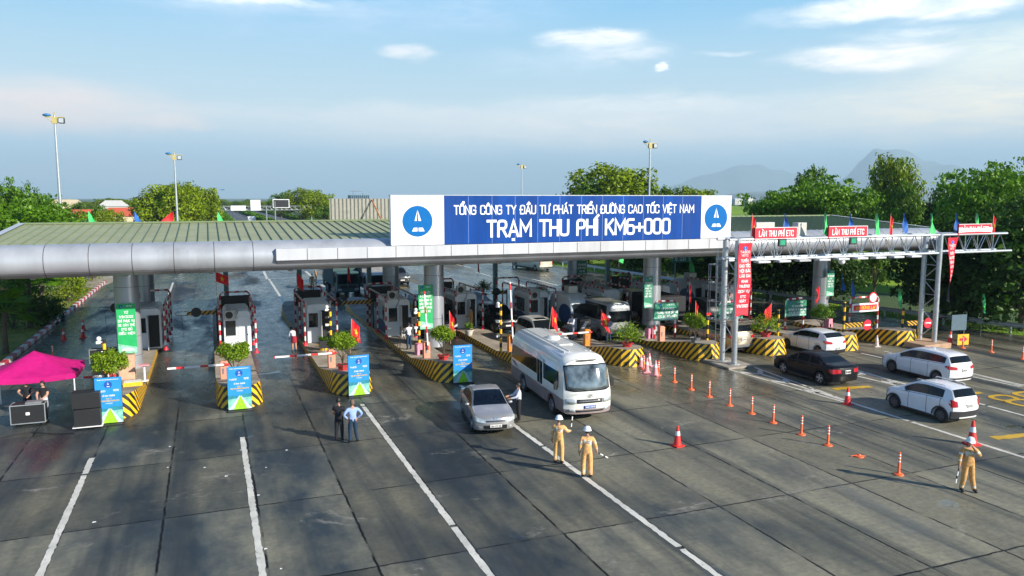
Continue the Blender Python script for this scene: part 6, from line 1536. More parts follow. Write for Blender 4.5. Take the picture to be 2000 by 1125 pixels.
# ------------------------------------------------------------------ lane gantry on the right
def lane_gantry():
    X0, X1, XE, Ya, Yb = 27.45, 43.0, 49.0, 35.25, 36.35
    t = empty('lane_gantry', 'galvanised truss gantry over the right hand lanes', 'gantry', (X0, Ya, 0)); T = Matrix.Translation((-X0, -Ya, 0))
    def mb(): b = MB(); b.X = T; return b
    for x in (X0, X1):
        for y in (Ya, Yb): q = mb(); q.tube([(x, y, .2), (x, y, 7.25)], .155, 14); q.tube([(x, y, .1), (x, y, .18)], .34, 14); l = q.build('leg', M_STEEL, t)
        q = mb(); n = 6
        for i in range(n): z0 = .5 + i * .95; z1 = z0 + .95; a, b_ = (Ya, Yb) if i % 2 else (Yb, Ya); q.tube([(x, a, z0), (x, b_, z1)], .024, 6); q.tube([(x, Ya, z1), (x, Yb, z1)], .022, 6)
        q.build('brace', M_STEEL, t)
    q = mb()
    for y in (Ya, Yb):
        for z in (6.05, 7.2): q.tube([(X0 - .6, y, z), (XE + (.5 if z < 7 else 0), y, z)], .085, 10)
    q.build('chord', M_STEEL, t)
    q = mb(); n = 17; dx = (XE - X0) / n
    for y in (Ya, Yb):
        for i in range(n):
            x = X0 + i * dx; q.tube([(x, y, 6.05), (x + dx / 2, y, 7.2), (x + dx, y, 6.05)], .026, 5)
            if i % 2 == 0: q.tube([(x, y, 6.05), (x, y, 7.2)], .028, 5)
    for i in range(n + 1): x = X0 + i * dx; q.tube([(x, Ya, 6.05), (x, Yb, 6.05)], .028, 5); q.tube([(x, Ya, 7.2), (x, Yb, 7.2)], .028, 5)
    q.build('lattice', M_STEEL, t)
    for i in range(9): x = X0 + 1.6 + i * 1.45; q = mb(); q.box(x - .42, x + .42, Ya - .35, Ya + .1, 5.86, 5.98); q.build('reader_unit', M_ALU2, t, bevel=.02)
    q = mb(); q.sphere((34.9, Ya - .1, 5.78), .2, 12, 8); q.build('dome_camera', M_REFL, t)
    # caged ladder
    q = mb(); lx, ly = X0 - .35, Yb
    for yy in (-.22, .22): q.tube([(lx, ly + yy, .3), (lx, ly + yy, 6.6)], .02, 5)
    for k in range(20): q.tube([(lx, ly - .22, .5 + k * .3), (lx, ly + .22, .5 + k * .3)], .013, 4)
    for k in range(4):
        z = 2.6 + k * 1.05; q.tube([(lx, ly - .35, z), (lx - .5, ly - .35, z), (lx - .62, ly, z), (lx - .5, ly + .35, z), (lx, ly + .35, z)], .018, 5)
    for a, b_ in ((-.5, -.35), (-.62, 0), (-.5, .35)): q.tube([(lx + a, ly + b_, 2.6), (lx + a, ly + b_, 5.75)], .015, 4)
    q.build('caged_ladder', M_STEEL, t)
    for x, m in ((X0, M_CONC), (X1, M_BEAM)): q = mb(); q.box(x - .9 if x < 30 else x - 1.6, x + .9 if x < 30 else x + .7, Ya - .7, Yb + .6, 0.0, .13 if x < 30 else .34); q.build('footing', m, t, bevel=.03)
    for px in (1519, 1657):
        p = gy(px, 473, Ya); q = mb(); q.box(p.x - .28, p.x + .28, Ya - .42, Ya - .30, 6.78, 7.22); g = q.build('lane_signal', M_BLACKM, t, bevel=.02); q = mb(); q.box(p.x - .18, p.x + .18, Ya - .425, Ya - .422, 6.86, 7.14); q.build('lens', mat('signal_green', (.02, .30, .17), .3), g)
    for x, w, lab in ((29.0, 1.2, ''), (32.2, .6, '')):
        p = gy(1495 if w > 1 else 1567, 450, Yb); q = mb(); q.box(p.x - w * .55, p.x + w * .55, Yb, Yb + .5, 7.25, 7.25 + (.85 if w > 1 else .8)); q.build('equipment_box', M_AC, t, bevel=.02)
lane_gantry()
def lane_board(x, label, cover=False):
    t = empty('lane_sign', label, 'sign', (x, 35.2, 7.20), 0, 'red toll lane signs on the gantry'); W_ = 3.0
    b = MB(); b.box(-W_ / 2, W_ / 2, -.04, .04, .0, .66); b.box(-W_ / 2, -W_ / 2 + .04, -.06, .06, -.1, .66); p = b.build('board', M_DRED, t, bevel=.01)
    q = MB()
    for x0, x1, z0, z1 in ((-W_ / 2, W_ / 2, 0, .03), (-W_ / 2, W_ / 2, .63, .66), (-W_ / 2, -W_ / 2 + .03, .03, .63), (W_ / 2 - .03, W_ / 2, .03, .63)): q.box(x0, x1, -.047, -.043, z0, z1)
    q.build('border', M_WHITE, p)
    q = MB(); text_mb(q, 'LÀN THU PHÍ ETC', (0, -.042, .16), (1, 0, 0), (0, 0, 1), .30, width=2.4, weight=.16, depth=.006); q.build('lettering', M_WHITE, p, fix=False, smooth=False)
    if cover:
        q = MB(); n = 14; vs = []
        for i in range(n + 1): u = i / n; x = -W_ / 2 + W_ * u; vs += [(x, -.07, .10 + .06 * sin(u * 3)), (x, -.085 - .02 * sin(u * 14), .30), (x, -.07, .44 - .08 * sin(u * 3.1))]
        q.mesh(vs, [(3 * i + j, 3 * i + 3 + j, 3 * i + 4 + j, 3 * i + 1 + j) for i in range(n) for j in (0, 1)]); q.build('cloth_cover', M_SIGNW, t, angle=3)
lane_board(30.0, 'red lane sign on the left of the gantry beside the grey equipment box'); lane_board(35.3, 'red lane sign on the middle of the gantry'); lane_board(45.9, 'red lane sign at the far right of the gantry half covered by white cloth', True)
def drop_banner(x, label, twist=0):
    t = empty('vertical_banner', label, 'banner', (x, 34.95, 7.02), 0, 'red vertical banners on the gantry legs'); W_, H_ = .90, 4.0; b = MB(); vs = []; n = 24; back = MB()
    def P(u, v): # u -1..1, v 0..1 downward
        a = twist * v ** .8; w = W_ / 2 * (1 - .06 * sin(v * 7)); x_ = u * w * cos(a); y_ = u * w * sin(a) * .8 + .05 * sin(v * 9); return Vector((x_ - .25 * v * (.3 if twist else .4), y_ - .0, -H_ * v))
    for j in range(n + 1):
        for i in range(5): vs.append(P(-1 + i / 2, j / n))
    F = [(j * 5 + i, j * 5 + i + 1, (j + 1) * 5 + i + 1, (j + 1) * 5 + i) for j in range(n) for i in range(4)]
    b.mesh(vs, F, M_DRED if not twist else M_DRED); c = b.build('cloth', None, t, angle=3, fix=False)
    q = MB(); q.mesh([Vector(v) + Vector((.012 * sin(twist), .02, 0)) for v in vs], F); q.build('reverse_side', mat('banner_reverse', (.05, .05, .09), .8) if twist else M_DRED, t, angle=3, fix=False)
    lines = [('TASCO', .14, .12, .72), ('VETC', .185, .10, .5), ('TUYẾN', .265, .14, .55), ('CAO TỐC', .335, .14, .8), ('NỘI BÀI', .405, .14, .75), ('LÀO CAI', .475, .14, .75), ('KHAI', .55, .14, .42), ('TRƯƠNG', .62, .14, .72), ('DỊCH VỤ', .69, .14, .75), ('ETC', .765, .13, .35), ('NGÀY', .83, .14, .45), ('1/8/2022', .90, .14, .8)]
    g = MB()
    for s_, v, h, w in lines:
        T = MB(); text_mb(T, s_, (0, 0, 0), (1, 0, 0), (0, 0, 1), h * 1.0, width=w * .92, weight=.2, depth=0)
        T.v = [tuple(P(max(-1, min(1, x / (W_ / 2))), v - z / H_) + Vector((0.012 * sin(-twist), -.02 + y_ * .5, 0))) for x, y_, z in T.v]; g.mesh(T.v, T.f)
    g.build('lettering', M_WHITE, c, fix=False, smooth=False)
    g = MB(); o = P(0, .075); emblem(g, o + Vector((0, -.012, 0)), (cos(twist * .1), 0, 0), (0, 0, 1), .13, mat('print_mid_blue2', (.02, .08, .40), .5), M_WHITE, .004); g.build('emblem', None, c, fix=False)
    q = MB(); q.mesh([P(-1, 1) + Vector((0, .01, 0)), P(1, 1) + Vector((0, .01, 0)), P(1, 1) + Vector((.02, .01, -.12)), P(0, 1) + Vector((0, .01, -.03)), P(-1, 1) + Vector((-.02, .01, -.12))], [(0, 1, 2, 3, 4)]); q.build('hem', M_DRED if not twist else M_GREY, c, fix=False)
drop_banner(27.75, 'tall red banner with white lettering on the left gantry leg'); drop_banner(43.75, 'twisted red banner showing its dark back on the right gantry leg', 1.0)
fl = [(1468, 465, 'red', 1.25), (1530, 455, 'blue', 1.25), (1608, 463, 'green', 1.35), (1657, 452, 'blue', 1.3), (1708, 460, 'green', 1.35), (1737, 460, 'red', 1.35), (1762, 458, 'blue', 1.3), (1815, 455, 'green', 1.4), (1863, 455, 'blue', 1.3), (1903, 440, 'green', 1.2), (1937, 443, 'red', 1.2)]
flab = ['red flag at the left end of the gantry', 'blue flag behind the grey equipment box', 'green flag left of the middle red lane sign', 'blue flag above the middle red lane sign', 'green flag just right of the middle red lane sign', 'red flag with star between green and blue flags on the gantry',
        'blue flag to the right of the starred red flag on the gantry', 'green flag above the right gantry legs', 'blue flag left of the covered lane sign', 'green flag behind the covered lane sign', 'red flag at the far right end of the gantry']
for (px, py, c, h), lb in zip(fl, flab):
    p = gy(px, 478, 35.3 if c != 'blue' else 36.3); z0 = 6.4; h_ = gy(px, 417, p.y).z - z0
    if c == 'red': flag_tree('flag', lb, (p.x - .1, p.y, z0), 'red', h_, .55, 1.25, 0, (.04, 0), True, 'festival flags on the gantry', .72)
    else: tri_flag('flag', lb, (p.x - .05, p.y, z0), c, h_, 1.25, .46, 0, (.03, 0), 'festival flags on the gantry')
for px, c, lb in ((172, 'green', 'green flag above the roof ridge left of the light blue rail'), (262, 'blue', 'blue flag above the roof ridge'), (338, 'red', 'red flag above the roof ridge by the second light pole'), (424, 'green', 'green flag above the roof ridge beside the highway gantry')):
    p = gy(px, 412, 60); tri_flag('flag', lb, (p.x, 60, 7.3), c, p.z - 7.3, 1.0, .5 if c != 'red' else 1.0, 0 if c != 'red' else pi, (0, 0), 'flags behind the canopy roof')
def back_truss():
    a, b_ = gy(180, 434, 66), gy(262, 434, 66); t = empty('sign_truss', 'pale truss beam peeping above the left roof ridge', 'gantry', (a.x, 66, 0)); q = MB(); W_ = b_.x - a.x
    for z in (7.0, 7.55): q.tube([(0, 0, z), (W_, 0, z)], .08, 6)
    for i in range(12): q.tube([(W_ * i / 12, 0, 7.0), (W_ * (i + .5) / 12, 0, 7.55), (W_ * (i + 1) / 12, 0, 7.0)], .03, 4)
    q.build('truss', M_STEEL, t)
    for x in (0, W_): q = MB(); q.tube([(x, -3.2, 7.2), (x, 0, 7.5)], .05, 8); q.build('leg', M_STEEL, t)
back_truss()

# ------------------------------------------------------------------ on the islands
BL = ['booth half hidden behind the leftmost column', 'white booth facing the camera with fan unit and shut door', 'white booth with its door ajar behind the standing red flag', 'white booth with open door left of the cameraman', 'white booth beside the policeman',
      'booth with round fan unit behind the white off-roader', 'dark booth in shade behind the silver van', 'shaded booth behind the beige car', 'blue and white booth behind the green notice beside the white hatchback', '']
BX = [(-3.75, 51.5), (1.35, 48.5), (6.35, 49.8), (11.6, 50.2), (16.8, 51.5), (22.0, 50.5), (27.3, 49.5), (32.3, 50.5), (37.6, 48.5)]
for i, (x, y) in enumerate(BX):
    booth(x, y, BL[i], style={0: 1, 1: 0, 2: 1, 3: 1, 4: 1, 5: 1}.get(i, 0), ac={1: 2, 3: 1, 4: 1, 5: 2, 7: 2}.get(i, 0), door='r')
    GL2 = ['leftmost', 'second from left', 'third from left', 'fourth from left', 'fifth from left', 'sixth from left', 'seventh from left', 'eighth from left', 'ninth from left'][i]
    guard(x - 1.0, y - .7, 'banded guard pipe on the left side of the %s booth' % GL2); guard(x + 1.0, y - .7, 'banded guard pipe on the right side of the %s booth' % GL2)
    if i < 8: portal(x + .1, y + 6.5, 'banded portal with black panel behind the %s booth' % GL2, panel=i not in (5, 0))
# curved second booths in the shade on the right
def dome_booth(x, y, label):
    t = empty('toll_booth', label, 'toll booth', (x, y, .28), 0, 'toll booths'); b = MB(); n = 12; pr = [(-1.9, 0), (-1.9, 1.4), (-1.7, 2.1), (-1.2, 2.45), (.9, 2.5), (1.5, 2.3), (1.8, 1.9), (2.1, 1.2), (2.3, .5), (2.3, 0)]
    b.prism(pr[::-1], -.78, .78, None, 'yz'); b.build('shell', M_BOOTH, t, bevel=.12)
    for s_ in (-1, 1): q = MB(); q.prism([(1.9 * cos(a) * .55 - .9, 1.05 + .75 * sin(a)) for a in [2 * pi * k / 18 for k in range(18)]], s_ * .78 - .012, s_ * .78 + .012, None, 'yz'); q.build('navy_oval', M_BLUEP, t)
    q = MB(); q.box(-.6, .6, -1.93, -1.88, .9, 1.9); q.build('window', M_DARKGL, t); q = MB(); q.box(-.35, .35, -.6, .2, 2.5, 3.0); q.build('air_conditioner', M_AC, t, bevel=.02)
dome_booth(24.0, 49.6, 'white booth with a navy oval beside the crowd in the shade'); dome_booth(28.6, 56, 'white rounded booth top seen above the silver van'); dome_booth(37.5, 54.5, 'rounded booth with navy oval in the shade right of the tall red banner')
def pots():
    z0 = .9
    bonsai('potted_shrub', 'loose green shrub in a red pot beside the leftmost blue banner', (-4.35, 37.6, z0), size=1.15, seed=1, h=.65, potm=M_POT)
    bonsai('potted_shrub', 'round clipped shrub behind the second blue banner from the left', (.85, 38.0, .75), size=1.05, seed=2, h=.8)
    bonsai('potted_shrub', 'round clipped shrub with red flag behind the third blue banner', (5.95, 38.2, .85), size=1.1, seed=3, h=.85)
    bonsai('potted_shrub', 'round clipped shrub behind the blue banner left of the grey sedan', (11.35, 38.8, .8), size=1.0, seed=4, h=.85)
    bonsai('potted_shrub', 'leafy shrub showing above the roof of the minibus', (17.2, 38.2, .8), size=.95, seed=5, h=.4, style='spray')
    bonsai('potted_shrub', 'fan shaped shrub in a red pot beside the man with the big flag', (22.2, 38.2, .82), size=1.15, seed=6, h=.35, style='spray', potm=M_POT)
    bonsai('potted_shrub', 'spreading shrub in a grey stone pot on the nose by the silver van', (26.7, 38.0, .84), size=1.0, seed=7, h=.7, potm=M_GREY)
    bonsai('potted_shrub', 'fan shaped shrub in a red pot right of the tall red banner', (31.8, 37.9, .84), size=1.2, seed=8, h=.4, style='spray')
    bonsai('potted_shrub', 'round bush in a red pot behind the white hatchback', (36.9, 38.6, .7), size=1.15, seed=9, h=.7, leafm=M_LEAF2)
    x, y = gp(916, 655, .28); bonsai('potted_plant', 'small plant in a white pot on the kerb right of the policeman', (x, y, .28), pot='round', potm=M_POTW, size=.75, seed=10, h=.2, style='leafy', leafm=M_LEAF2)
    x, y = gp(1095, 652, .28); bonsai('potted_plant', 'dark plant in a red tub between the flag and the phone user', (x, y, .28), pot='round', potm=M_POT, size=.9, seed=11, h=.3, style='leafy', leafm=M_LEAFD)
    x, y = gp(1256, 655, .28); bonsai('potted_plant', 'small plant in a white pot beside the pink box', (x, y, .28), pot='round', potm=M_POTW, size=.6, seed=12, h=.2, style='leafy', leafm=M_LEAFD)
    x, y = gp(632, 684, .28); bonsai('potted_plant', 'small leafy plant by the booth door left of the striped mast', (x, y, .28), pot='round', potm=M_YELLOW, size=.8, seed=13, h=.2, style='leafy', leafm=M_LEAF2)
    for k, (px, py, c) in enumerate(((945, 575, 'tall dark potted shrub on the far island behind the raised barrier'), (1058, 585, 'grey green potted shrub behind the round fan unit'), (1160, 590, 'dark potted bush behind the column with a green notice'))):
        x, y = gp(px, py, .6); bonsai('potted_shrub', c, (x, y, .3), size=1.1, seed=14 + k, h=.9, style='spray', leafm=M_LEAFD, group='potted shrubs at the far island ends')
pots()
for (i, loc, lb) in ((0, (-4.22, 35.6, 0), 'leftmost blue banner beside the black loudspeaker stack'), (1, (.98, 35.85, 0), 'blue banner on the second island nose from the left'), (2, (6.42, 36.4, 0), 'blue banner just behind the two standing men'), (3, (11.85, 37.0, 0), 'blue banner left of the grey sedan'), (4, (16.9, 37.0, 0), 'blue banner almost hidden behind the minibus roof')): floor_banner(loc, lb, (0, 0, .03, -.03, 0)[i])
def barriers():
    barrier((1.02 - .6, 40.6, .28), 'pale pink barrier box behind the second blue banner, arm down', M_SALMON, 'left', 2.6)
    x, y = gp(648, 722, .3); barrier((x, y, .3), 'salmon barrier box with lowered arm left of the round shrub and flag', M_SALMON, 'left', 3.0)
    x, y = gp(833, 704, .3); barrier((x, y, .3), 'salmon barrier box with raised arm at the foot of the green notice', M_SALMON, 'up', 3.1)
    x, y = gp(998, 690, .3); barrier((x, y, .3), 'orange barrier box with raised arm behind the minibus', M_ORANGE, 'up', 3.4)
    x, y = gp(1146, 677, .28); barrier((x, y, .28), 'bright orange barrier box with arm pointing to the minibus', M_ORANGE, 'left', 2.2)
    x, y = gp(1291, 670, .28); barrier((x, y, .28), 'salmon coloured box without arm between two banded posts', M_SALMON, None)
    x, y = gp(1104, 610, .28); barrier((x, y, .28), 'dark orange barrier box in the shade behind the booth', M_ORANGE, None)
    barrier((-4.6, 40.0, .28), 'barrier box behind the leftmost shrub, arm reaching behind the tent', M_SALMON, 'left', 2.7)
    x, y = gp(218, 700, .3)
    camera_mast((-4.75, 39.6, .28), 'yellow camera mast in front of the leftmost column', 2.7); x, y = gp(647, 690, .28); camera_mast((x, y, .28), 'yellow and black camera mast left of the red flag shrub', 2.75)
    x, y = gp(829, 694, .28); camera_mast((x - .15, y + .6, .28), 'yellow and black camera mast in front of the green notice', 2.6); x, y = gp(990, 690, .28); camera_mast((x - .2, y + .5, .28), 'yellow and black camera mast beside the raised arm by the minibus', 2.9, n=5)
    x, y = gp(1381, 668, .8); camera_mast((x, y, .75), 'yellow and black post on the nose beside the tall red banner', 1.7, n=0); x, y = gp(1519, 655, .8); camera_mast((x, y, .75), 'yellow and black post on the short nose between two cars', 1.7, n=0)
    x, y = gp(1647, 653, .8); camera_mast((x, y, .6), 'yellow and black post behind the white hatchback roof', 2.3, n=0); x, y = gp(1762, 645, .8); camera_mast((x, y, .7), 'yellow and black post on the long low island near the gantry legs', 1.6, n=0)
barriers()
for args in (((-4.9, 52.5, 2.75), 'striped stop arm left of the leftmost column', .95), ((.2, 51.5, 2.35), 'striped stop arm left of the camera facing booth', 1.7), ((10.6, 54.0, 2.2), 'striped stop arm between the third and fourth booths', 3.6), ((21.2, 55, 2.3), 'short striped stop arm behind the white off-roader', 1.2)): bar_arm(args[0], args[1], args[2])
for (p, lb) in (((1790, 668), 0), ) if False else (): pass
def low_arm(px, py, label, L):
    x, y = gp(px, py, 1.2); t = empty('stop_arm', label, 'barrier', (x, y, 1.2), 0, 'black and yellow stop arms'); b = MB(); b.face([(0, 0, -.15), (L, 0, -.15), (L + .1, 0, .15), (-.2, 0, .17)], None, [(0, 0), (L, 0), (L, .3), (0, .3)]); b.face([(0, .03, -.15), (-.2, .03, .17), (L + .1, .03, .15), (L, .03, -.15)], None, [(0, 0), (0, .3), (L, .3), (L, 0)]); b.build('arm', M_ARMHAZ, t, fix=False, smooth=False)
    q = MB(); q.box(L - .05, L + .05, .04, .14, -1.15, .1); q.build('post', M_BLACKM, t)
    q = MB(); q.lathe([(.36, -.06), (.36, -.04)], 24, c=(L * .7, 0, -.05), axis='y'); d = q.build('no_entry_disc', M_DRED, t); q = MB(); q.box(L * .7 - .25, L * .7 + .25, -.075, -.062, -.10, .0); q.build('white_bar', M_WHITE, d)
low_arm(1655, 636, 'low striped arm with a no entry disc on the long right island', 2.4); low_arm(1775, 632, 'low striped arm with a no entry disc behind the right gantry legs', 2.4)
def notices():
    L1 = ['TỪ', '1/8/2022', 'CHỈ PHỤC VỤ', 'XE DÁN THẺ', 'ETC ĐỦ', 'ĐIỀU KIỆN']
    green_banner((-4.32, 45.42, 3.90), .92, 2.70, 'bright green notice wrapped on the leftmost column', L1)
    green_banner((12.2, 45.45, 4.22), .90, 2.75, 'bright green notice on the second front column', ['CHỈ MẤT', '1-2 PHÚT', 'DÁN ĐỊNH VỊ', 'DẤU ĐIỂM XE', 'KHÔNG PHẢI', 'DỪNG XE'])
    p = gy(1267, 540, 45.4); green_banner((p.x, 45.4, p.z), .66, 2.2, 'narrow green notice on the third front column', ['TỪ 1/8/2022', 'CHỈ', 'PHỤC VỤ', 'XE DÁN', 'THẺ ETC', 'ĐIỀU KIỆN'], m=M_DGREEN)
    p = gy(1623, 527, 45); green_banner((p.x, 45, p.z), .72, 2.0, 'dark green notice beside the rightmost front column', ['TỪ 1/8/2022', 'CHỈ', 'PHỤC VỤ', 'XE DÁN', 'THẺ ETC'], m=M_DGREEN)
    p = gy(1135, 505, 58); green_banner((p.x, 57.8, p.z), .9, 2.7, 'dark green notice on the shaded rear column', ['TỪ 1/8/2022', 'CHỈ PHỤC', 'VỤ XE', 'DÁN THẺ', 'ETC'], m=M_DGREEN)
    def board(px0, px1, py0, py1, Y, label, poly=None):
        a, b_ = gy(px0, py0, Y), gy(px1, py1, Y); green_banner(((a.x + b_.x) / 2, Y, a.z), b_.x - a.x, a.z - b_.z, label, ['TỪ 1/8/2022', 'CHỈ PHỤC VỤ XE DÁN THẺ', 'ETC ĐỦ ĐIỀU KIỆN'], m=M_DGREEN)
        cx = (a.x + b_.x) / 2; w = (b_.x - a.x) / 2
        t = empty('board_frame', label.replace('green notice board', 'banded pipe frame holding the green board'), 'frame', (cx, Y + .1, .28), 0, 'banded frames of the green boards')
        for s_ in (-1, 1): q = MB(); q.tube([(s_ * (w - .15), 0, 0), (s_ * (w - .15), 0, a.z - .3)], .07, 10); q.build('post', M_RW, t)
        q = MB(); q.tube([(-w + .15, 0, a.z - .3), (-w + .3, 0, a.z - .18), (w - .3, 0, a.z - .18), (w - .15, 0, a.z - .3)], .07, 10); q.build('rail', M_RWX, t)
    board(1277, 1324, 593, 624, 43.0, 'green notice board in front of the silver van'); board(1404, 1450, 594, 622, 43, 'green notice board behind the tall red banner'); board(1534, 1574, 588, 616, 42.5, 'green notice board by the red flag and booth on the right')
    a, b_ = gy(1313, 498, 66), gy(1350, 512, 66); t = empty('lane_direction_sign', 'green overhead sign reading xe con with an arrow', 'sign', ((a.x + b_.x) / 2, 66, b_.z)); w = (b_.x - a.x) / 2; h = a.z - b_.z
    q = MB(); q.box(-w, w, -.05, .05, 0, h); p = q.build('board', M_DGREEN, t); q = MB(); text_mb(q, 'XE CON', (-w * .2, -.05, h * .25), (1, 0, 0), (0, 0, 1), h * .5, width=w * 1.1, weight=.18, depth=.01); q.tube([(w * .75, -.07, h * .2), (w * .75, -.07, h * .85)], .05, 4); q.tube([(w * .6, -.07, h * .65), (w * .75, -.07, h * .88), (w * .9, -.07, h * .65)], .05, 4); q.build('lettering', M_WHITE, p, fix=False)
    q = MB(); q.tube([(-w * .6, .1, -3), (-w * .6, .1, h)], .08, 6); q.build('post', M_STEELD, t)
    # one small red warning board under a round sign
    x, y = 41.4, 39.5; t = empty('warning_frame', 'banded frame with a red worded board and a round sign', 'sign', (x, y, .3)); w = 1.25
    for s_, m in ((-1, M_RW), (1, M_RW)): q = MB(); q.tube([(s_ * w, 0, 0), (s_ * w, 0, 2.35)], .06, 10); q.build('post', m, t)
    q = MB(); q.tube([(-w, 0, 2.35), (-w + .15, 0, 2.5), (w - .15, 0, 2.5), (w, 0, 2.35)], .06, 10); q.build('rail', M_RWX, t)
    q = MB(); q.box(-w + .1, w - .1, -.10, -.05, 1.5, 2.1); p = q.build('board', M_WHITE, t); q = MB(); q.box(-w + .22, w - .22, -.115, -.102, 1.62, 1.98); r_ = q.build('red_panel', M_DRED, p); q = MB(); text_mb(q, 'XIN ĐỪNG LẠI', (0, -.116, 1.70), (1, 0, 0), (0, 0, 1), .18, width=1.7, weight=.2, depth=.004); q.build('lettering', M_YELLOW, r_, fix=False)
    q = MB(); q.lathe([(.38, -.02), (.38, .02)], 24, M_DRED, (w * .5, -.12, 2.45), True, 'y'); q.lathe([(.29, -.03), (.001, -.032)], 24, M_WHITE, (w * .5, -.12, 2.45), False, 'y'); q.build('round_sign', None, t)
    x, y = gp(1880, 675); t = empty('arrow_sign', 'small yellow sign with a red arrow on the ground by the rail', 'sign', (x, y, 0), -.1); q = MB(); q.box(-.45, .45, -.02, .02, .05, .75); p = q.build('panel', mat('sign_amber', (.80, .42, .02), .5), t); q = MB(); q.mesh([(-.3, -.03, .33), (.02, -.03, .33), (.02, -.03, .2), (.34, -.03, .42), (.02, -.03, .64), (.02, -.03, .5), (-.3, -.03, .5)], [(0, 1, 2, 3, 4, 5, 6)]); q.build('arrow', M_DRED, p, fix=False)
    q = MB(); q.box(-.4, -.3, 0, .3, 0, .05); q.box(.3, .4, 0, .3, 0, .05); q.build('feet', M_BLACKM, t)
    x, y = gp(1887, 668); t = empty('grey_board', 'grey blank board standing above the yellow arrow sign', 'sign', (x, y + .6, 0), -.1); q = MB(); q.box(-.62, .62, 0, .04, .7, 1.75); q.build('panel', mat('slate_panel', (.07, .12, .16), .5), t); q = MB()
    for s_ in (-.5, .5): q.tube([(s_, .06, 0), (s_, .06, 1.7)], .03, 6)
    q.build('post', M_GREY, t)
notices()
def big_flags():
    K = 'red flags with a yellow star on the islands'
    flag_tree('flag', 'red flag above the camera facing booth', (.28, 51, 3.4), 'red', 1.55, .95, .62, 0, (0, 0), True, K, .3)
    flag_tree('flag', 'dark red flag on the left corner of the third booth', (5.3, 52.5, 2.9), 'red', 1.7, .8, .9, 0, (0, 0), False, K, .6)
    flag_tree('flag', 'red flag in the round shrub above the third blue banner', (6.3, 38.0, 1.8), 'red', 1.75, .70, .95, 0, (.06, 0), True, K, .55)
    flag_tree('flag', 'red flag in the shrub above the blue banner left of the sedan', (11.7, 38.6, 1.8), 'red', 1.8, .62, 1.05, 0, (-.03, 0), True, K, .7)
    flag_tree('flag', 'red flag leaning beside the white off-roader', (17.2, 38.3, 1.6), 'red', 1.95, .70, 1.1, 0, (.14, 0), True, K, .65)
    flag_tree('flag', 'red flag on the stone pot shrub before the silver van', (26.75, 38.1, 1.7), 'red', 1.75, .5, 1.05, 0, (0, 0), True, K, .75)
    flag_tree('flag', 'large red flag hanging left on the short nose between cars', (32.1, 37.8, 1.2), 'red', 1.9, .95, 1.0, pi, (0, 0), False, K, .55)
    flag_tree('flag', 'red flag over the round bush behind the white hatchback', (36.8, 39.0, 2.2), 'red', 1.7, .5, 1.0, pi, (-.1, 0), False, K, .6)
    flag_tree('flag', 'dark red flag in the shade behind the third booth column', (9.9, 60, 2.6), 'red', 1.8, .5, 1.2, 0, (0, 0), False, K, .8)
    flag_tree('flag', 'dark red flag in the shade above the far potted shrub', (20.6, 60, 2.9), 'red', 1.9, .4, 1.3, 0, (0, 0), False, K, .85)
    flag_tree('flag', 'narrow red flag just left of the caged ladder', (28.3, 41, 2.4), 'red', 1.8, .4, 1.2, 0, (0, 0), False, K, .85)
    for px, py, z, c, lb in ((1202, 640, 0, 'blue', 0),): pass
    for px, py, H_, c, lb in ((1752, 640, 2.2, 'green', 'green flag on the long low island by the gantry legs'), (1915, 655, 2.3, 'green', 'green flag behind the yellow arrow sign'), (1660, 628, 2.6, 'blue', 'blue flag in the trees above the low striped arm'), (1640, 620, 2.9, 'blue', 'blue flag beside the rightmost front column')):
        x, y = gp(px, py); tri_flag('flag', lb, (x, y, 0), c, H_ + .6, 1.3, .45, 0, (0, 0), 'pennants near the right kerb')
    for px, py, lb in ((1208, 560, 'green pennant in the shade left of the third column'), (1345, 590, 'bright green pennant behind the xe con sign')):
        x, y = gp(px, py); tri_flag('flag', lb, (x, y, 0), 'green', 4.2, 1.6, .6, 0, (0, 0), 'pennants near the right kerb')
big_flags()

# ------------------------------------------------------------------ cones, bollards
for px, py, m, H_, lb in ((1323, 871, M_CONE, .80, 'red cone standing alone left of the bollard row'), (1655, 790, M_CONE, .80, 'red cone on the white line left of the white crossover'), (1898, 868, M_CONE, .95, 'tall red cone behind the worker on the right'), (1712, 677, mat('cone_worn', (.62, .50, .48), .6), .75, 'faded whitish cone in front of the long low island'),
                          (1855, 672, M_CONE, .85, 'red cone left of the yellow arrow sign'), (162, 660, M_CONE, .80, 'front red cone of the pair by the left kerb'), (163, 646, M_CONE, .80, 'rear red cone of the pair by the left kerb'), (125, 664, M_CONE, .75, 'red cone closest to the left kerb'),
                          (1252, 716, M_PINK, .70, 'pinkish cone touching the yellow island nose'), (1263, 727, M_PINK, .80, 'pinkish cone second in the cluster by the nose'), (1268, 715, M_PINK, .75, 'pinkish cone at the back of the cluster by the nose'), (1280, 733, M_PINK, .82, 'pinkish cone nearest the first orange bollard'), (856, 0, None, 0, ''), (1019, 580, M_CONE, .7, 'small red cone far behind the booths')):
    if m: x, y = gp(px, py); cone((x, y, 0), lb, m, H_)
bl = [(1257, 721), (1286, 733), (1317, 746), (1350, 761), (1385, 775), (1425, 792), (1468, 808), (1510, 826), (1565, 849), (1617, 870), (1755, 927), (1936, 688), (1997, 702), (1880, 680), (104, 700)]
ordn = ['half hidden among the pinkish cones', 'just right of the pinkish cones', 'third of the row from the toll noses', 'fourth of the row from the toll noses', 'fifth of the row from the toll noses', 'sixth of the row, above the lone red cone', 'seventh of the row from the toll noses', 'eighth of the row from the toll noses', 'ninth of the row from the toll noses', 'tenth of the row, last before the gap', 'standing alone nearest the worker on the right', 'on the dark lane right of the arrow sign', 'at the right picture edge by the rail', 'just left of the yellow arrow sign', 'beside the left kerb behind the tent']
BP = None
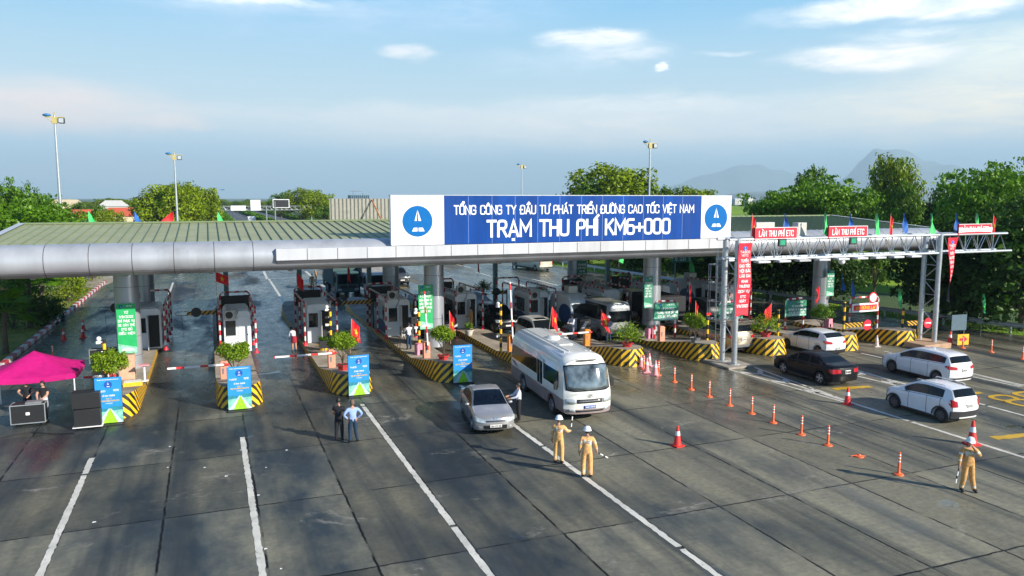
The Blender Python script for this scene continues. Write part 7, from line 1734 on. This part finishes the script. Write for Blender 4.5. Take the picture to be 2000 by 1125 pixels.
for (px, py), o in zip(bl, ordn):
    x, y = gp(px, py); lb = 'orange banded bollard ' + o
    if BP is None: BP = bollard_proto((x, y, 0), lb)
    else: copy_tree(BP, (x, y, 0), None, lb)
def broken():
    x, y = gp(1678, 892); t = empty('broken_bollard', 'broken orange bollard base lying on the concrete', 'bollard', (x, y, 0)); b = MB(); b.lathe([(.17, 0), (.16, .035), (.07, .06), (.05, .10)], 14); b.build('base', M_BOLL, t); b = MB(); b.tube([(-.3, .1, .03), (-.18, .05, .06), (.2, -.1, .03)], .02, 5); b.build('shard', M_BOLL, t)
broken()

# ------------------------------------------------------------------ cars
H_S = R(-90)   # heading -Y (towards the camera)
H_N = R(90)
def cars():
    S = sedan_spec(paint('silver', (.38, .38, .385), .5, .28), wsmat=M_WSCREEN, trim=M_CHROME); c = Car('sedan', 'silver grey sedan facing the camera beside the minibus', 'car', (10.72, 30.3, 0), H_S + R(-9), S, 'cars at the toll plaza')
    front_kit(c, .0); c.patch('chrome_lip', M_CHROME, 1, -.5, .5, (.285,) * 2, (.30,) * 2, off=.02); c.plate(1, .44, '19A-617.36', y=0); c.patch('badge', M_CHROME, 1, -.07, .07, (.70,) * 2, (.76,) * 2, n=2, off=.02)
    c.patch('tail_light', M_TLAMP, -1, .5, .8, (.72, .70), (.90, .88), mirror=True)
    S = sedan_spec(paint('black', (.006, .007, .010)), L=4.6, W=1.79, axles=(-1.36, 1.33), wr=.33, spokes=5, hmat=M_BLACKM,
                   top=[(-2.30, 1.0), (-2.22, 1.08), (-2.0, 1.11), (-1.72, 1.13), (-1.05, 1.40), (-.4, 1.485), (.15, 1.46), (.62, 1.28), (1.12, 1.02), (1.7, .93), (2.1, .86), (2.30, .76)], belt=[(-2.3, .96), (-1.7, 1.03), (-.6, 1.0), (.8, .95), (1.15, .93), (1.7, .88), (2.1, .81), (2.30, .71)], rw=(-1.72, -1.08), side=[(-1.42, -.58), (-.50, .32), (.38, .86)])
    c = Car('sedan', 'black sedan with red tail lamps seen from behind', 'car', (29.65, 31.45, 0), H_N, S, 'cars at the toll plaza')
    c.patch('tail_light', M_TLAMP, -1, .42, .84, (.76, .72), (.93, .95), mirror=True, off=.015); c.sidepatch('tail_light_side', M_TLAMP, -2.28, -2.02, (.74, .78), (.95, .93)); c.plate(-1, .80, '30E-155.82', w=.17, h=.09); front_kit(c)
    S = hatch_spec(paint('white', (.72, .73, .76)), lower=.34, lowmat=mat('cladding_grey', (.03, .03, .035), .6), wr=.31, spokes=8, rim=mat('rim_dark', (.12, .12, .13), .4, .6))
    c = Car('hatchback', 'small white crossover with grey bumper nearest on the right', 'car', (29.45, 24.15, 0), H_N, S, 'cars at the toll plaza')
    c.patch('tail_light', M_TLAMP, -1, .58, .81, (.80, .78), (1.02, 1.10), mirror=True, off=.015); c.sidepatch('tail_light_side', M_TLAMP, -1.83, -1.60, (.80, .88), (1.08, 1.04)); c.patch('rear_bumper', mat('cladding_grey', (.03, .03, .035), .6), -1, -.82, .82, (.30,) * 2, (.60,) * 2, n=10, off=.03); c.patch('bumper_silver', M_REFL, -1, -.5, .5, (.30,) * 2, (.36,) * 2, off=.045); c.plate(-1, .82, '30G', w=.16, h=.08)
    for sg in (1, -1): q = MB(); q.tube([(.25, sg * .56, 1.53), (.2, sg * .56, 1.58), (-1.1, sg * .56, 1.585), (-1.2, sg * .56, 1.53)], .018, 6); q.build('roof_rail', M_REFL, c.t)
    for ax in S['axles']:
        for sg in (1, -1):
            q = MB(); V = []; F = []
            for k in range(13):
                a = pi * k / 12
                for rr_ in (.355, .42): V += [(ax + rr_ * cos(a), sg * .829, .30 + rr_ * sin(a))]
            F = [(2 * k, 2 * k + 1, 2 * k + 3, 2 * k + 2) for k in range(12)]; q.mesh(V, F); o = q.build('arch_trim', mat('cladding_grey', (.03, .03, .035), .6), c.t, fix=False); m = o.modifiers.new('s', 'SOLIDIFY'); m.thickness = .02
    front_kit(c, .05)
    S = hatch_spec(paint('pearl_white', (.74, .75, .78)), L=4.5, W=1.80, axles=(-1.38, 1.40), wr=.33, spokes=10, rim=mat('rim_dark', (.12, .12, .13), .4, .6),
                   top=[(-2.25, 1.04), (-2.2, 1.12), (-2.08, 1.28), (-1.86, 1.51), (-1.4, 1.585), (-.4, 1.61), (.2, 1.56), (.75, 1.34), (1.35, 1.04), (1.8, .95), (2.12, .88), (2.25, .78)], belt=[(-2.25, 1.0), (-1.95, 1.10), (-.6, 1.04), (.8, .98), (1.4, .94), (1.8, .90), (2.12, .83), (2.25, .73)],
                   side=[(-1.82, -.92), (-.84, .12), (.2, .95)], ws=(.28, 1.28), rw=(-2.16, -1.92), handles=(-.9, .05), seams=(-.88, .16, 1.1))
    c = Car('people_carrier', 'long white people carrier behind the small white crossover', 'car', (35.45, 29.5, 0), H_N, S, 'cars at the toll plaza')
    c.patch('tail_light', M_TLAMP, -1, .46, .88, (.84, .86), (.98, 1.04), mirror=True, off=.015); c.sidepatch('tail_light_side', M_TLAMP, -2.22, -1.90, (.86, .96), (1.04, 1.03)); c.plate(-1, .80, '30A', w=.17, h=.09); c.patch('rear_lip', M_REFL, -1, -.55, .55, (.28,) * 2, (.33,) * 2, off=.035); c.patch('rear_trim', M_BLACKM, -1, -.8, .8, (.33,) * 2, (.42,) * 2, off=.02); front_kit(c, .02)
    S = hatch_spec(paint('white2', (.72, .73, .76)), L=4.06, W=1.70, axles=(-1.28, 1.29), wr=.31, spokes=5, rim=mat('rim_dark', (.12, .12, .13), .4, .6),
                   top=[(-2.03, 1.0), (-1.98, 1.08), (-1.82, 1.22), (-1.5, 1.40), (-1.0, 1.48), (-.3, 1.50), (.2, 1.44), (.66, 1.24), (1.1, 1.0), (1.6, .92), (1.9, .86), (2.03, .76)], belt=[(-2.03, .96), (-1.7, 1.10), (-.8, 1.03), (.7, .95), (1.1, .92), (1.6, .87), (1.9, .81), (2.03, .71)],
                   side=[(-1.26, -.62), (-.54, .36), (.42, .86)], ws=(.24, 1.02), rw=(-1.86, -1.46), handles=(-.7, .2), seams=(-.58, .4, 1.0))
    c = Car('hatchback', 'white hatchback entering the lane between striped noses', 'car', (34.75, 37.1, 0), H_N + R(2), S, 'cars at the toll plaza')
    c.patch('tail_light', M_TLAMP, -1, .42, .84, (.82, .84), (.94, 1.02), mirror=True, off=.015); c.sidepatch('tail_light_side', M_TLAMP, -2.0, -1.72, (.84, .94), (1.02, 1.0)); c.plate(-1, .56, '30F', w=.17, h=.09); c.patch('rear_trim', M_BLACKM, -1, -.75, .75, (.24,) * 2, (.46,) * 2, off=.02); front_kit(c)
    S = suv_spec(paint('beige', (.34, .29, .22), .4), wr=.36, L=4.7, W=1.82); c = Car('off_roader', 'beige off-roader seen from behind between the gantry leg and a nose', 'car', (30.2, 40.3, 0), H_N, S, 'cars at the toll plaza')
    c.patch('tail_light', M_TLAMP, -1, .55, .88, (.98, 1.0), (1.12, 1.18), mirror=True, off=.015); c.sidepatch('tail_light_side', M_TLAMP, -2.33, -2.05, (1.0, 1.05), (1.18, 1.16)); c.plate(-1, .92, '29A', w=.17, h=.09); c.patch('rear_bumper', M_GREY, -1, -.84, .84, (.44,) * 2, (.60,) * 2, off=.04, n=8); c.patch('rear_window', M_CARGL, -1, -.62, .62, (1.20, 1.20), (1.22, 1.22), off=.004); front_kit(c, .2)
    S = suv_spec(paint('cream_white', (.66, .64, .60)), sunroof=(-.45, .05), wsmat=None); S['wsmat'] = M_CARGL; c = Car('off_roader', 'cream white off-roader leaving the booth behind the minibus', 'car', (19.55, 44.6, 0), H_S, S, 'cars at the toll plaza'); front_kit(c, .22); c.plate(1, .62)
    S = suv_spec(paint('black2', (.008, .009, .012)), H=1.8); c = Car('off_roader', 'boxy black off-roader waiting beside the policeman', 'car', (19.3, 52.0, 0), H_S, S, 'cars at the toll plaza'); front_kit(c, .24); c.plate(1, .62)
    for sg in (1, -1): q = MB(); q.tube([(.1, sg * .72, 1.80), (-1.9, sg * .72, 1.84)], .022, 6); q.build('roof_rail', M_STEEL, c.t)
    for px, py, lb, hd, m, kind in ((785, 557, 'dark grey off-roader waiting far behind the middle column', H_S, (.05, .055, .06), 'suv'), (656, 556, 'black car far behind with bright headlamps', H_S, (.02, .02, .025), 'suv'), (655, 528, 'white car at the top of the queue under the roof edge', H_S, (.55, .56, .58), 'sedan'), (700, 518, 'small white car far back beside the trucks', H_S, (.5, .5, .52), 'sedan'), (895, 516, 'dark car far away crossing behind the sign column', H_N, (.03, .03, .035), 'sedan'), (860, 585, 'teal grey car hidden behind the front column', H_S, (.06, .10, .12), 'sedan')):
        x, y = gp(px, py); S = (suv_spec if kind == 'suv' else sedan_spec)(paint('far%d' % px, m)); c = Car('off_roader' if kind == 'suv' else 'sedan', lb, 'car', (x, y + 2, 0), hd, S, 'queueing vehicles behind the booths'); front_kit(c, .22 if kind == 'suv' else 0); c.plate(1, .6 if kind == 'suv' else .44)
    for x, y, lb, m, kind in ((25.0, 58, 'dark saloon in the shade behind the silver van', (.03, .035, .04), 'sedan'), (41.5, 62, 'dark car far right in the shade under the canopy', (.02, .02, .03), 'suv'), (35.3, 50, 'dark car passing the booth on the right in the shade', (.025, .03, .035), 'suv')):
        S = (suv_spec if kind == 'suv' else sedan_spec)(paint('shade%d' % x, m)); c = Car('sedan' if kind == 'sedan' else 'off_roader', lb, 'car', (x, y, 0), H_N, S, 'vehicles in the shade on the right'); c.patch('tail_light', M_TLIT, -1, .5, .82, (.80, .80), (.95, .95), mirror=True)
    bus('cream and mauve minibus leaving the toll lane', (15.10, 32.5, 0), H_S + R(-4.5))
    van('van', 'black van facing the camera inside the booth lane', 'van', (14.55, 52.0, 0), H_S, paint('van_black', (.008, .009, .011)), plate=M_PLATEY, H=2.25)
    van('van', 'silver van with open looking rear doors behind the green board', 'van', (25.2, 47.2, 0), H_N, paint('van_silver', (.42, .43, .44), .3), H=2.6)
    x, y = gp(1060, 530); van('coach', 'cream and green coach driving away far behind', 'bus', (x, y + 3.6, 0), H_N + R(8), paint('coach_cream', (.50, .50, .40)), L=7.2, W=2.1, H=2.75, coach=True)
    x, y = gp(738, 585); truck('white truck facing the camera half behind the rear column', (x, y + 3.6, 0), H_S, (.60, .62, .62), M_GREY, group='queueing vehicles behind the booths')
    x, y = gp(700, 583); truck('dark green canvas truck standing beside the white truck', (x - .9, y + 4.4, 0), H_S, (.05, .10, .10), mat('canvas_green', (.05, .10, .10), .9), 8.5, group='queueing vehicles behind the booths', canvas=True, H=2.9)
    truck('small truck with a dark canvas top beside the beige off-roader', (30.6, 49.2, 0), H_N, (.5, .5, .5), mat('canvas_black', (.02, .02, .025), .8), 5.6, group='vehicles in the shade on the right', canvas=True, H=2.5)
    x, y = 14.3, 250; truck('white lorry driving towards us on the far highway', (12.9, 262, 0), H_S, (.7, .7, .7), M_SIGNW, 9, H=3.6); truck('lorry with a red container on the far carriageway', (29.2, 196, 0), H_N + pi * 0, (.6, .02, .02), mat('container_red', (.36, .06, .05), .6), 11, H=3.7)
cars()

# ------------------------------------------------------------------ people
def people():
    def P(px, py, z=0): x, y = gp(px, py, z); return (x, y, z)
    akimbo = dict(el=(-.36, -.08, 1.16), wl=(-.19, .02, .98), er=(.36, -.08, 1.16), wr=(.19, .02, .98))
    person('man in light blue shirt standing with both hands on his hips', P(690, 865), R(0), 1.70, M_BSHIRT, M_NAVY, pose=dict(**akimbo, al=(-.13, -.04, .08), ar=(.17, .02, .08), tl=(-.15, .11, .035), tr=(.24, .16, .035)), bald=True)
    person('man in black shirt and trousers with hands held in front of him', P(663, 862), R(-30), 1.74, M_BTEE, M_BTEE, sleeve='short', pose=dict(er=(.25, .02, 1.10), wr=(.20, .20, .90), el=(-.24, .02, 1.1), wl=(-.06, .22, .92)))
    person('man in white shirt handing papers at the sedan window', P(1013, 822), R(80), 1.66, M_WSHIRT, M_BTEE, pose=dict(er=(.2, .16, 1.15), wr=(.12, .42, 1.12), el=(-.22, .15, 1.13), wl=(-.14, .40, 1.06)))
    w1 = P(1091, 905); person('worker in orange coverall raising a baton, back to the camera', w1, R(-40), 1.72, M_COVER, M_COVER, bands=True, helmet=M_HELM, pose=dict(er=(.26, .14, 1.16), wr=(.30, .44, 1.10), el=(-.24, .0, 1.12), wl=(-.26, .05, .86)), back='ETC')
    w2 = P(1146, 933); person('worker in orange coverall looking right, lettering on his back', w2, R(-25), 1.75, M_COVER, M_COVER, bands=True, helmet=M_HELM, pose=dict(er=(.27, .04, 1.12), wr=(.33, .16, .88), kl=(-.12, .03, .48)), back='VEC')
    w3 = P(1888, 960); person('worker in tan coverall on the right with a hand at his mouth', w3, R(150), 1.78, M_COVER2, M_COVER2, bands=True, helmet=M_HELM, pose=dict(el=(-.27, .12, 1.18), wl=(-.05, .16, 1.46), er=(.26, .0, 1.12), wr=(.30, .08, .88), al=(-.20, .02, .08), tl=(-.24, .16, .035), ar=(.16, -.03, .08)))
    def baton(loc, d, label):
        t = empty('baton', label, 'baton', loc, 0, 'traffic batons held by the workers'); d = Vector(d).normalized(); q = MB(); q.tube([(0, 0, 0), d * .14], .016, 8); q.build('grip', M_BLACKM, t); q = MB(); q.tube([d * .14, d * .52], .022, 8); q.build('wand', M_REFL, t); q = MB(); q.tube([d * .28, d * .38], .024, 8); q.build('band', M_BLACKM, t)
    def hand(loc, rz, hp, k): c, s_ = cos(rz), sin(rz); return (loc[0] + (hp[0] * c - hp[1] * s_) * k, loc[1] + (hp[0] * s_ + hp[1] * c) * k, loc[2] + hp[2] * k)
    baton(hand(w1, R(-40), (.31, .50, 1.09), 1.01), (.12, 0, 1), 'black and white baton raised by the left worker'); baton(hand(w2, R(-25), (.35, .22, .80), 1.03), (.75, .1, -.45), 'black and white baton pointing down to the right'); baton(hand(w3, R(150), (.31, .10, .80), 1.05), (-.35, -.1, -1), 'baton hanging from the hand of the right worker')
    x, y = gp(575, 685); person('woman in pale top and red skirt bending forward in the lane', (x, y, 0), R(20), 1.58, M_WSHIRT, M_SKIN, M_SKIN, skirt=M_RSKIRT, bare=True, pose=dict(sp=(0, .06, 1.08), ch=(0, .18, 1.22), nk=(0, .27, 1.34), hd=(0, .31, 1.39), head=(0, .38, 1.46), sl=(-.16, .22, 1.29), sr=(.16, .22, 1.29), el=(-.2, .28, 1.04), er=(.2, .28, 1.04), wl=(-.16, .34, .82), wr=(.16, .34, .82)))
    person('policeman in khaki uniform standing by a booth door', P(921, 646, .28), R(60), 1.68, M_KHAKI, M_KHAKI, pose=dict(er=(.22, .1, 1.12), wr=(.12, .28, 1.05), el=(-.22, .08, 1.12), wl=(-.1, .28, 1.02)))
    person('policeman in khaki far behind the third booth', P(610, 566), R(170), 1.68, M_KHAKI, M_KHAKI, mask=M_WHITE); person('policeman far behind, left of the white line', P(588, 536), R(90), 1.68, M_KHAKI, M_KHAKI); person('policeman far behind standing on the white line', P(617, 552), R(-90), 1.7, M_KHAKI, M_KHAKI)
    c = P(799, 683, .28); person('cameraman in white top bending to his tripod on the island', c, R(20), 1.66, M_WSHIRT, M_NAVY, pose=dict(er=(.22, .2, 1.16), wr=(.08, .36, 1.22), el=(-.22, .2, 1.16), wl=(-.10, .36, 1.2)))
    t = empty('tripod', 'black camera tripod in front of the cameraman', 'tripod', (c[0] - .45, c[1] + .1, .28)); q = MB()
    for a in (0, 2.1, 4.2): q.tube([(0, 0, 1.25), (.42 * cos(a), .42 * sin(a), 0)], .018, 6)
    q.build('leg', M_BLACKM, t); q = MB(); q.box(-.06, .06, -.14, .14, 1.25, 1.42); q.build('camera', M_BLACKM, t, bevel=.01)
    person('man in pale shirt and grey trousers looking at his phone', P(1117, 663, .28), R(110), 1.68, M_WSHIRT, M_GREYC, pose=dict(er=(.22, .12, 1.12), wr=(.1, .32, 1.12), el=(-.22, .12, 1.12), wl=(-.08, .32, 1.12)))
    c = P(1188, 670, .28); person('helmeted man holding the big red flag on the island', c, R(0), 1.72, M_GREYC, M_NAVY, helmet=M_HELM, pose=dict(el=(-.3, .05, 1.16), wl=(-.34, .1, 1.28), er=(.3, .08, 1.16), wr=(.36, .24, 1.1)))
    flag_tree('flag', 'big red flag with yellow star held by the helmeted man', (c[0] - .20, c[1] - .15, 1.0), 'red', 1.5, 1.25, .95, 0, (-.28, 0), True, 'red flags with a yellow star on the islands', .62)
    for (px, py, z, rz, top, lg, lb) in ((1067, 632, .28, 180, M_BTEE, M_BTEE, 'person in dark clothes beside the white booth in the shade'), (1091, 630, .28, 120, M_BSHIRT, M_NAVY, 'person in pale blue waistcoat near the dark plant'), (1132, 640, .28, 60, M_BTEE, M_NAVY, 'person in black sitting low behind the phone user'), (1170, 640, .28, 0, M_NAVY, M_BTEE, 'person in the shade with a bright yellow bag'), (1228, 640, .28, 200, M_BTEE, M_BTEE, 'photographer in black beside the third column'), (1238, 600, .28, 100, M_NAVY, M_NAVY, 'person in dark blue far behind the third column'), (764, 0, 0, 0, None, None, '')):
        if top: person(lb, P(px, py, z), R(rz), 1.66, top, lg)
    person('distant pedestrian crossing behind the central post', P(1002, 521), R(90), 1.65, M_BTEE, M_NAVY)
    # sound crew under the tent
    a = P(56, 812); person('sound man in black leaning over the mixing desk', a, R(180), 1.62, M_BTEE, M_BTEE, sleeve='short', pose=dict(el=(-.3, .12, 1.15), wl=(-.16, .34, 1.02), er=(.34, .08, 1.16), wr=(.2, .32, 1.1), head=(0, .06, 1.58)))
    b = P(88, 818); person('sound man in black shirt and pale shorts beside the desk', b, R(160), 1.66, M_BTEE, M_WSHIRT, sleeve='short', bare=True, pose=dict(el=(-.24, .1, 1.12), wl=(-.1, .28, .98), er=(.24, .1, 1.12), wr=(.12, .26, .95)))
    # driver figures
    person('driver in white behind the sedan windscreen', (11.12, 30.15, -.38), R(172), 1.5, M_WHITE, M_NAVY, pose=dict(kl=(-.1, .42, .82), kr=(.1, .42, .82), al=(-.1, .62, .55), ar=(.1, .62, .55), tl=(-.1, .74, .55), tr=(.1, .74, .55), el=(-.24, .14, 1.15), er=(.24, .14, 1.15), wl=(-.14, .38, 1.15), wr=(.14, .38, 1.15)))
people()

# ------------------------------------------------------------------ tent, sound gear, boxes
def left_gear():
    x0, x1, y0, y1 = -9.3, -5.85, 38.2, 41.0; xc, yc = (x0 + x1) / 2, (y0 + y1) / 2; h = 1.82
    t = empty('canopy_tent', 'magenta pop up tent over the sound desk', 'tent', (xc, yc, 0)); a, b_ = (x1 - x0) / 2, (y1 - y0) / 2; M_ = MB(); n = 12; vs = []
    for j in range(n + 1):
        for i in range(n + 1):
            u, v = -1 + 2 * i / n, -1 + 2 * j / n; m = max(abs(u), abs(v)); r = 1 - m; k = sqrt(u * u + v * v); cr_ = abs(abs(u) - abs(v)) * m
            z = h + .85 * (r ** 1.3) - .13 * sin(pi * min(1, m)) * cr_ * 1.2 - (.10 * (1 - (min(abs(u), abs(v)) / max(m, .01)) ** 2) * (m ** 6))
            vs.append((u * a * 1.03, v * b_ * 1.03, z))
    F = [(j * (n + 1) + i, j * (n + 1) + i + 1, (j + 1) * (n + 1) + i + 1, (j + 1) * (n + 1) + i) for j in range(n) for i in range(n)]; M_.mesh(vs, F)
    M_.build('roof_cloth', M_MAG, t, angle=.5); q = MB()
    edge = [(i, 0) for i in range(n + 1)] + [(n, j) for j in range(1, n + 1)] + [(i, n) for i in range(n - 1, -1, -1)] + [(0, j) for j in range(n - 1, -1, -1)]
    P = [Vector(vs[j * (n + 1) + i]) for i, j in edge]
    for p, r in zip(P, P[1:]): q.mesh([p, r, r - Vector((0, 0, .24)) * 1.0 + Vector((r.x, r.y, 0)) * .015, p - Vector((0, 0, .24)) + Vector((p.x, p.y, 0)) * .015], [(0, 1, 2, 3)])
    q.build('valance', M_MAG, t, angle=1.0)
    for sx in (-1, 1):
        for sy in (-1, 1): q = MB(); q.tube([(sx * a, sy * b_, 0), (sx * a, sy * b_, h - .02)], .028, 6); q.build('leg', M_REFL, t)
    def case(name, loc, W_, D_, H_, label, rz=0, trim=True, wheels=True, group=None):
        t = empty(name, label, name.replace('_', ' '), loc, rz, group); z0 = .12 if wheels else 0; q = MB(); q.box(-W_ / 2, W_ / 2, -D_ / 2, D_ / 2, z0, z0 + H_); q.build('body', M_BLACKM, t, bevel=.015)
        if trim:
            q = MB(); e = .018
            for x in (-W_ / 2, W_ / 2):
                for y in (-D_ / 2, D_ / 2): q.box(x - e, x + e, y - e, y + e, z0, z0 + H_)
                for z in (z0, z0 + H_): q.box(x - e * .98, x + e * .98, -D_ / 2, D_ / 2, z - e, z + e)
            for y in (-D_ / 2, D_ / 2):
                for z in (z0, z0 + H_): q.box(-W_ / 2, W_ / 2, y - e * .96, y + e * .96, z - e * 1.02, z + e * 1.02)
            q.build('metal_edge', M_STEEL, t)
            if name == 'flight_case': q = MB(); q.box(-.07, .07, -D_ / 2 - .02, -D_ / 2 + .01, z0 + H_ * .45, z0 + H_ * .6); q.build('latch', M_REFL, t)
        if wheels:
            for sx in (-1, 1):
                for sy in (-1, 1): q = MB(); q.lathe([(.05, -.02), (.05, .02)], 10, c=(sx * W_ * .42, sy * D_ * .4, .06), axis='y'); q.build('castor', M_BLACKM, t)
        return t
    x, y = gp(56, 832); case('flight_case', (x, y + .3, 0), 1.25, .6, .78, 'black flight case with metal edges used as the sound desk'); 
    t = empty('mixing_desk', 'small mixer with papers on top of the flight case', 'mixer', (x, y + .3, .905)); q = MB(); q.box(-.1, .5, -.22, .2, 0, .08); q.build('mixer', M_GREY, t, bevel=.01); q = MB(); q.box(-.5, -.15, -.15, .2, 0, .05); q.build('laptop', M_BLACKM, t)
    x, y = gp(172, 838); case('speaker_box', (x, y + .35, 0), 1.0, .75, .72, 'lower black loudspeaker on its metal trolley', 0, False, True, 'black loudspeakers beside the leftmost blue banner'); case('speaker_box', (x - .03, y + .38, .86), 1.06, .7, .66, 'upper black loudspeaker stacked beside the leftmost blue banner', 0, False, False, 'black loudspeakers beside the leftmost blue banner')
    x, y = gp(210, 725); case('flight_case', (x - .0, y + .4, .35), 1.7, .5, .75, 'long black case with metal edges behind the leftmost shrub'); case('stage_table', (x, y + .4, 0), 1.6, .5, .25, 'low black table under the long black case', 0, False, False)
    t = empty('yellow_box', 'open yellow carton at the foot of the leftmost column', 'box', (-3.75, 40.6, .28), .1); q = MB(); q.box(-.42, .42, -.3, .3, 0, .42); q.build('carton', mat('carton_yellow', (.80, .45, .02), .6), t, bevel=.01); q = MB(); q.box(-.38, .38, -.26, .26, .421, .43); q.build('foam_lining', M_REFL, t)
    t = empty('metal_cabinet', 'peach coloured cabinet in front of the leftmost column', 'cabinet', (-4.2, 43.2, .28)); q = MB(); q.box(-.38, .38, -.25, .25, 0, 1.25); q.build('cabinet', M_PEACH, t, bevel=.02); q = MB(); q.box(-.34, .34, -.265, -.25, .05, 1.2); q.build('door', M_PEACH, t, bevel=.006)
    x, y = gp(500, 0) if False else (-3.0, 44.5)
    t = empty('ticket_stand', 'small pale stand with a pink tray beside the leftmost column', 'stand', (-3.35, 42.4, .28)); q = MB(); q.tube([(0, 0, 0), (0, 0, .8)], .05, 8); q.build('post', M_REFL, t); q = MB(); q.box(-.25, .25, -.18, .18, .8, .84); q.build('tray', M_PINK, t); q = MB(); q.box(-.18, .18, -.18, .18, 0, .03); q.build('base', M_REFL, t)
    for px, py, z, lb in ((500 / 1, 0, 0, ''),): pass
    x, y = gp(672 + 148, 690, .28)
    def notched(loc, label):
        t = empty('plastic_stool', label, 'stool', loc, .2, 'pink plastic stools on the islands'); q = MB(); w, hh = .26, .62
        q.prism([(-w, 0), (-.09, 0), (-.09, .3), (.09, .3), (.09, 0), (w, 0), (w * .85, hh), (-w * .85, hh)], -.2, -.17, None, 'xz'); q.prism([(-w, 0), (-.09, 0), (-.09, .3), (.09, .3), (.09, 0), (w, 0), (w * .85, hh), (-w * .85, hh)], .17, .2, None, 'xz'); q.box(-w * .85, w * .85, -.2, .2, hh, hh + .04); q.box(-w, -w + .03, -.17, .17, 0, hh); q.box(w - .03, w, -.17, .17, 0, hh); q.build('seat', M_PINKBOX, t)
    x, y = gp(820, 692, .28); notched((x, y, .28), 'pink box behind the salmon barrier with raised arm'); x, y = gp(1268, 660, .28); notched((x, y, .28), 'pink box between the white potted plant and banded post'); x, y = gp(1617, 640, .28); notched((x, y, .28), 'pink box at the foot of the rightmost column')
    x, y = gp(0, 855); b = MB(); P = [gp(-10, 858), gp(30, 850), gp(60, 845), gp(110, 848), gp(145, 846)]; b.tube([(px, py, .02) for px, py in P], .018, 6); tag(b.build('power_cable', M_BLACKM), 'black power cable on the ground between desk and loudspeakers', 'cable')
    x, y = gp(920, 0) if False else (0, 0)
    for k, (px, py) in enumerate(((500, 705),)): pass
    x, y = gp(112, 628); t = empty('green_bench', 'pale green bench on the left verge', 'bench', (x, y, 0), 1.0); q = MB(); q.box(-.8, .8, -.2, .2, .38, .44); q.build('seat', M_STEELD, t, bevel=.01)
    for s_ in (-.6, .6): q = MB(); q.box(s_ - .05, s_ + .05, -.18, .18, 0, .38); q.build('leg', M_STEELD, t)
    # screens by the booth doors, speakers on the island, red scooter-like toolbox
    for px, py, z, lb in ((634, 672, .9, 'small dark screen beside the striped mast by the third booth'), (806, 625, 1.6, 'grey lamp box on the second front column')):
        x, y = gp(px, py, z); t = empty('display_screen', lb, 'screen', (x, y, z)); q = MB(); q.box(-.3, .3, -.04, .04, -.25, .2); q.build('screen', M_BLACKM, t, bevel=.01); q = MB(); q.tube([(0, .03, -z + .28), (0, .03, -.2)], .03, 6); q.build('stand', M_GREY, t)
    x, y = gp(1140, 660, .28); t = empty('equipment_rack', 'dark rack of instruments behind the orange barrier box', 'equipment', (x, y, .28)); q = MB(); q.box(-.4, .4, -.25, .25, 0, 1.3); q.build('rack', M_BLACKM, t, bevel=.02); q = MB()
    for k in range(4): q.box(-.3 + .08 * k, -.05 + .08 * k, -.28, -.25, .7 + .12 * k, .78 + .12 * k)
    q.build('label_plate', M_REFL, t)
left_gear()
def litter():
    b = MB(); rg = random.Random(9)
    for px, py in ((332, 873), (400, 914), (328, 914), (442, 931), (520, 914), (505, 968), (184, 1021), (549, 1112), (519, 1073), (560, 880), (470, 880)):
        x, y = gp(px, py); s_ = rg.uniform(.03, .06); b.face([(x - s_, y - s_ * .6, .012), (x + s_, y - s_ * .4, .02), (x + s_ * .8, y + s_, .015), (x - s_ * .7, y + s_ * .7, .03)])
    o = b.build('paper_litter', M_REFL, fix=False); o['kind'] = 'stuff'; o['label'] = 'scraps of white paper on the concrete'
litter()
def trolley():
    x, y = gp(172, 838); t = empty('trolley', 'pale metal trolley under the black loudspeaker stack', 'trolley', (x, y + .35, 0)); q = MB(); q.box(-.56, .56, -.44, .44, .085, .118); q.build('frame', M_REFL, t, bevel=.01)
trolley()

# ------------------------------------------------------------------ air: blue haze that fades the hills
def haze():
    m = bpy.data.materials.new('hazy_air'); m.use_nodes = True; t = m.node_tree; t.nodes.clear(); o = N('ShaderNodeOutputMaterial', t); v = N('ShaderNodeVolumePrincipled', t)
    v.inputs['Color'].default_value = (.60, .84, 1.0, 1); v.inputs['Density'].default_value = .000125; v.inputs['Anisotropy'].default_value = .0; t.links.new(v.outputs[0], o.inputs['Volume'])
    b = MB(); b.box(-9400, 16500, -400, 20500, -8, 880); h = b.build('haze', m, smooth=False); h['kind'] = 'stuff'; h['label'] = 'thin blue haze over the plain'
haze()
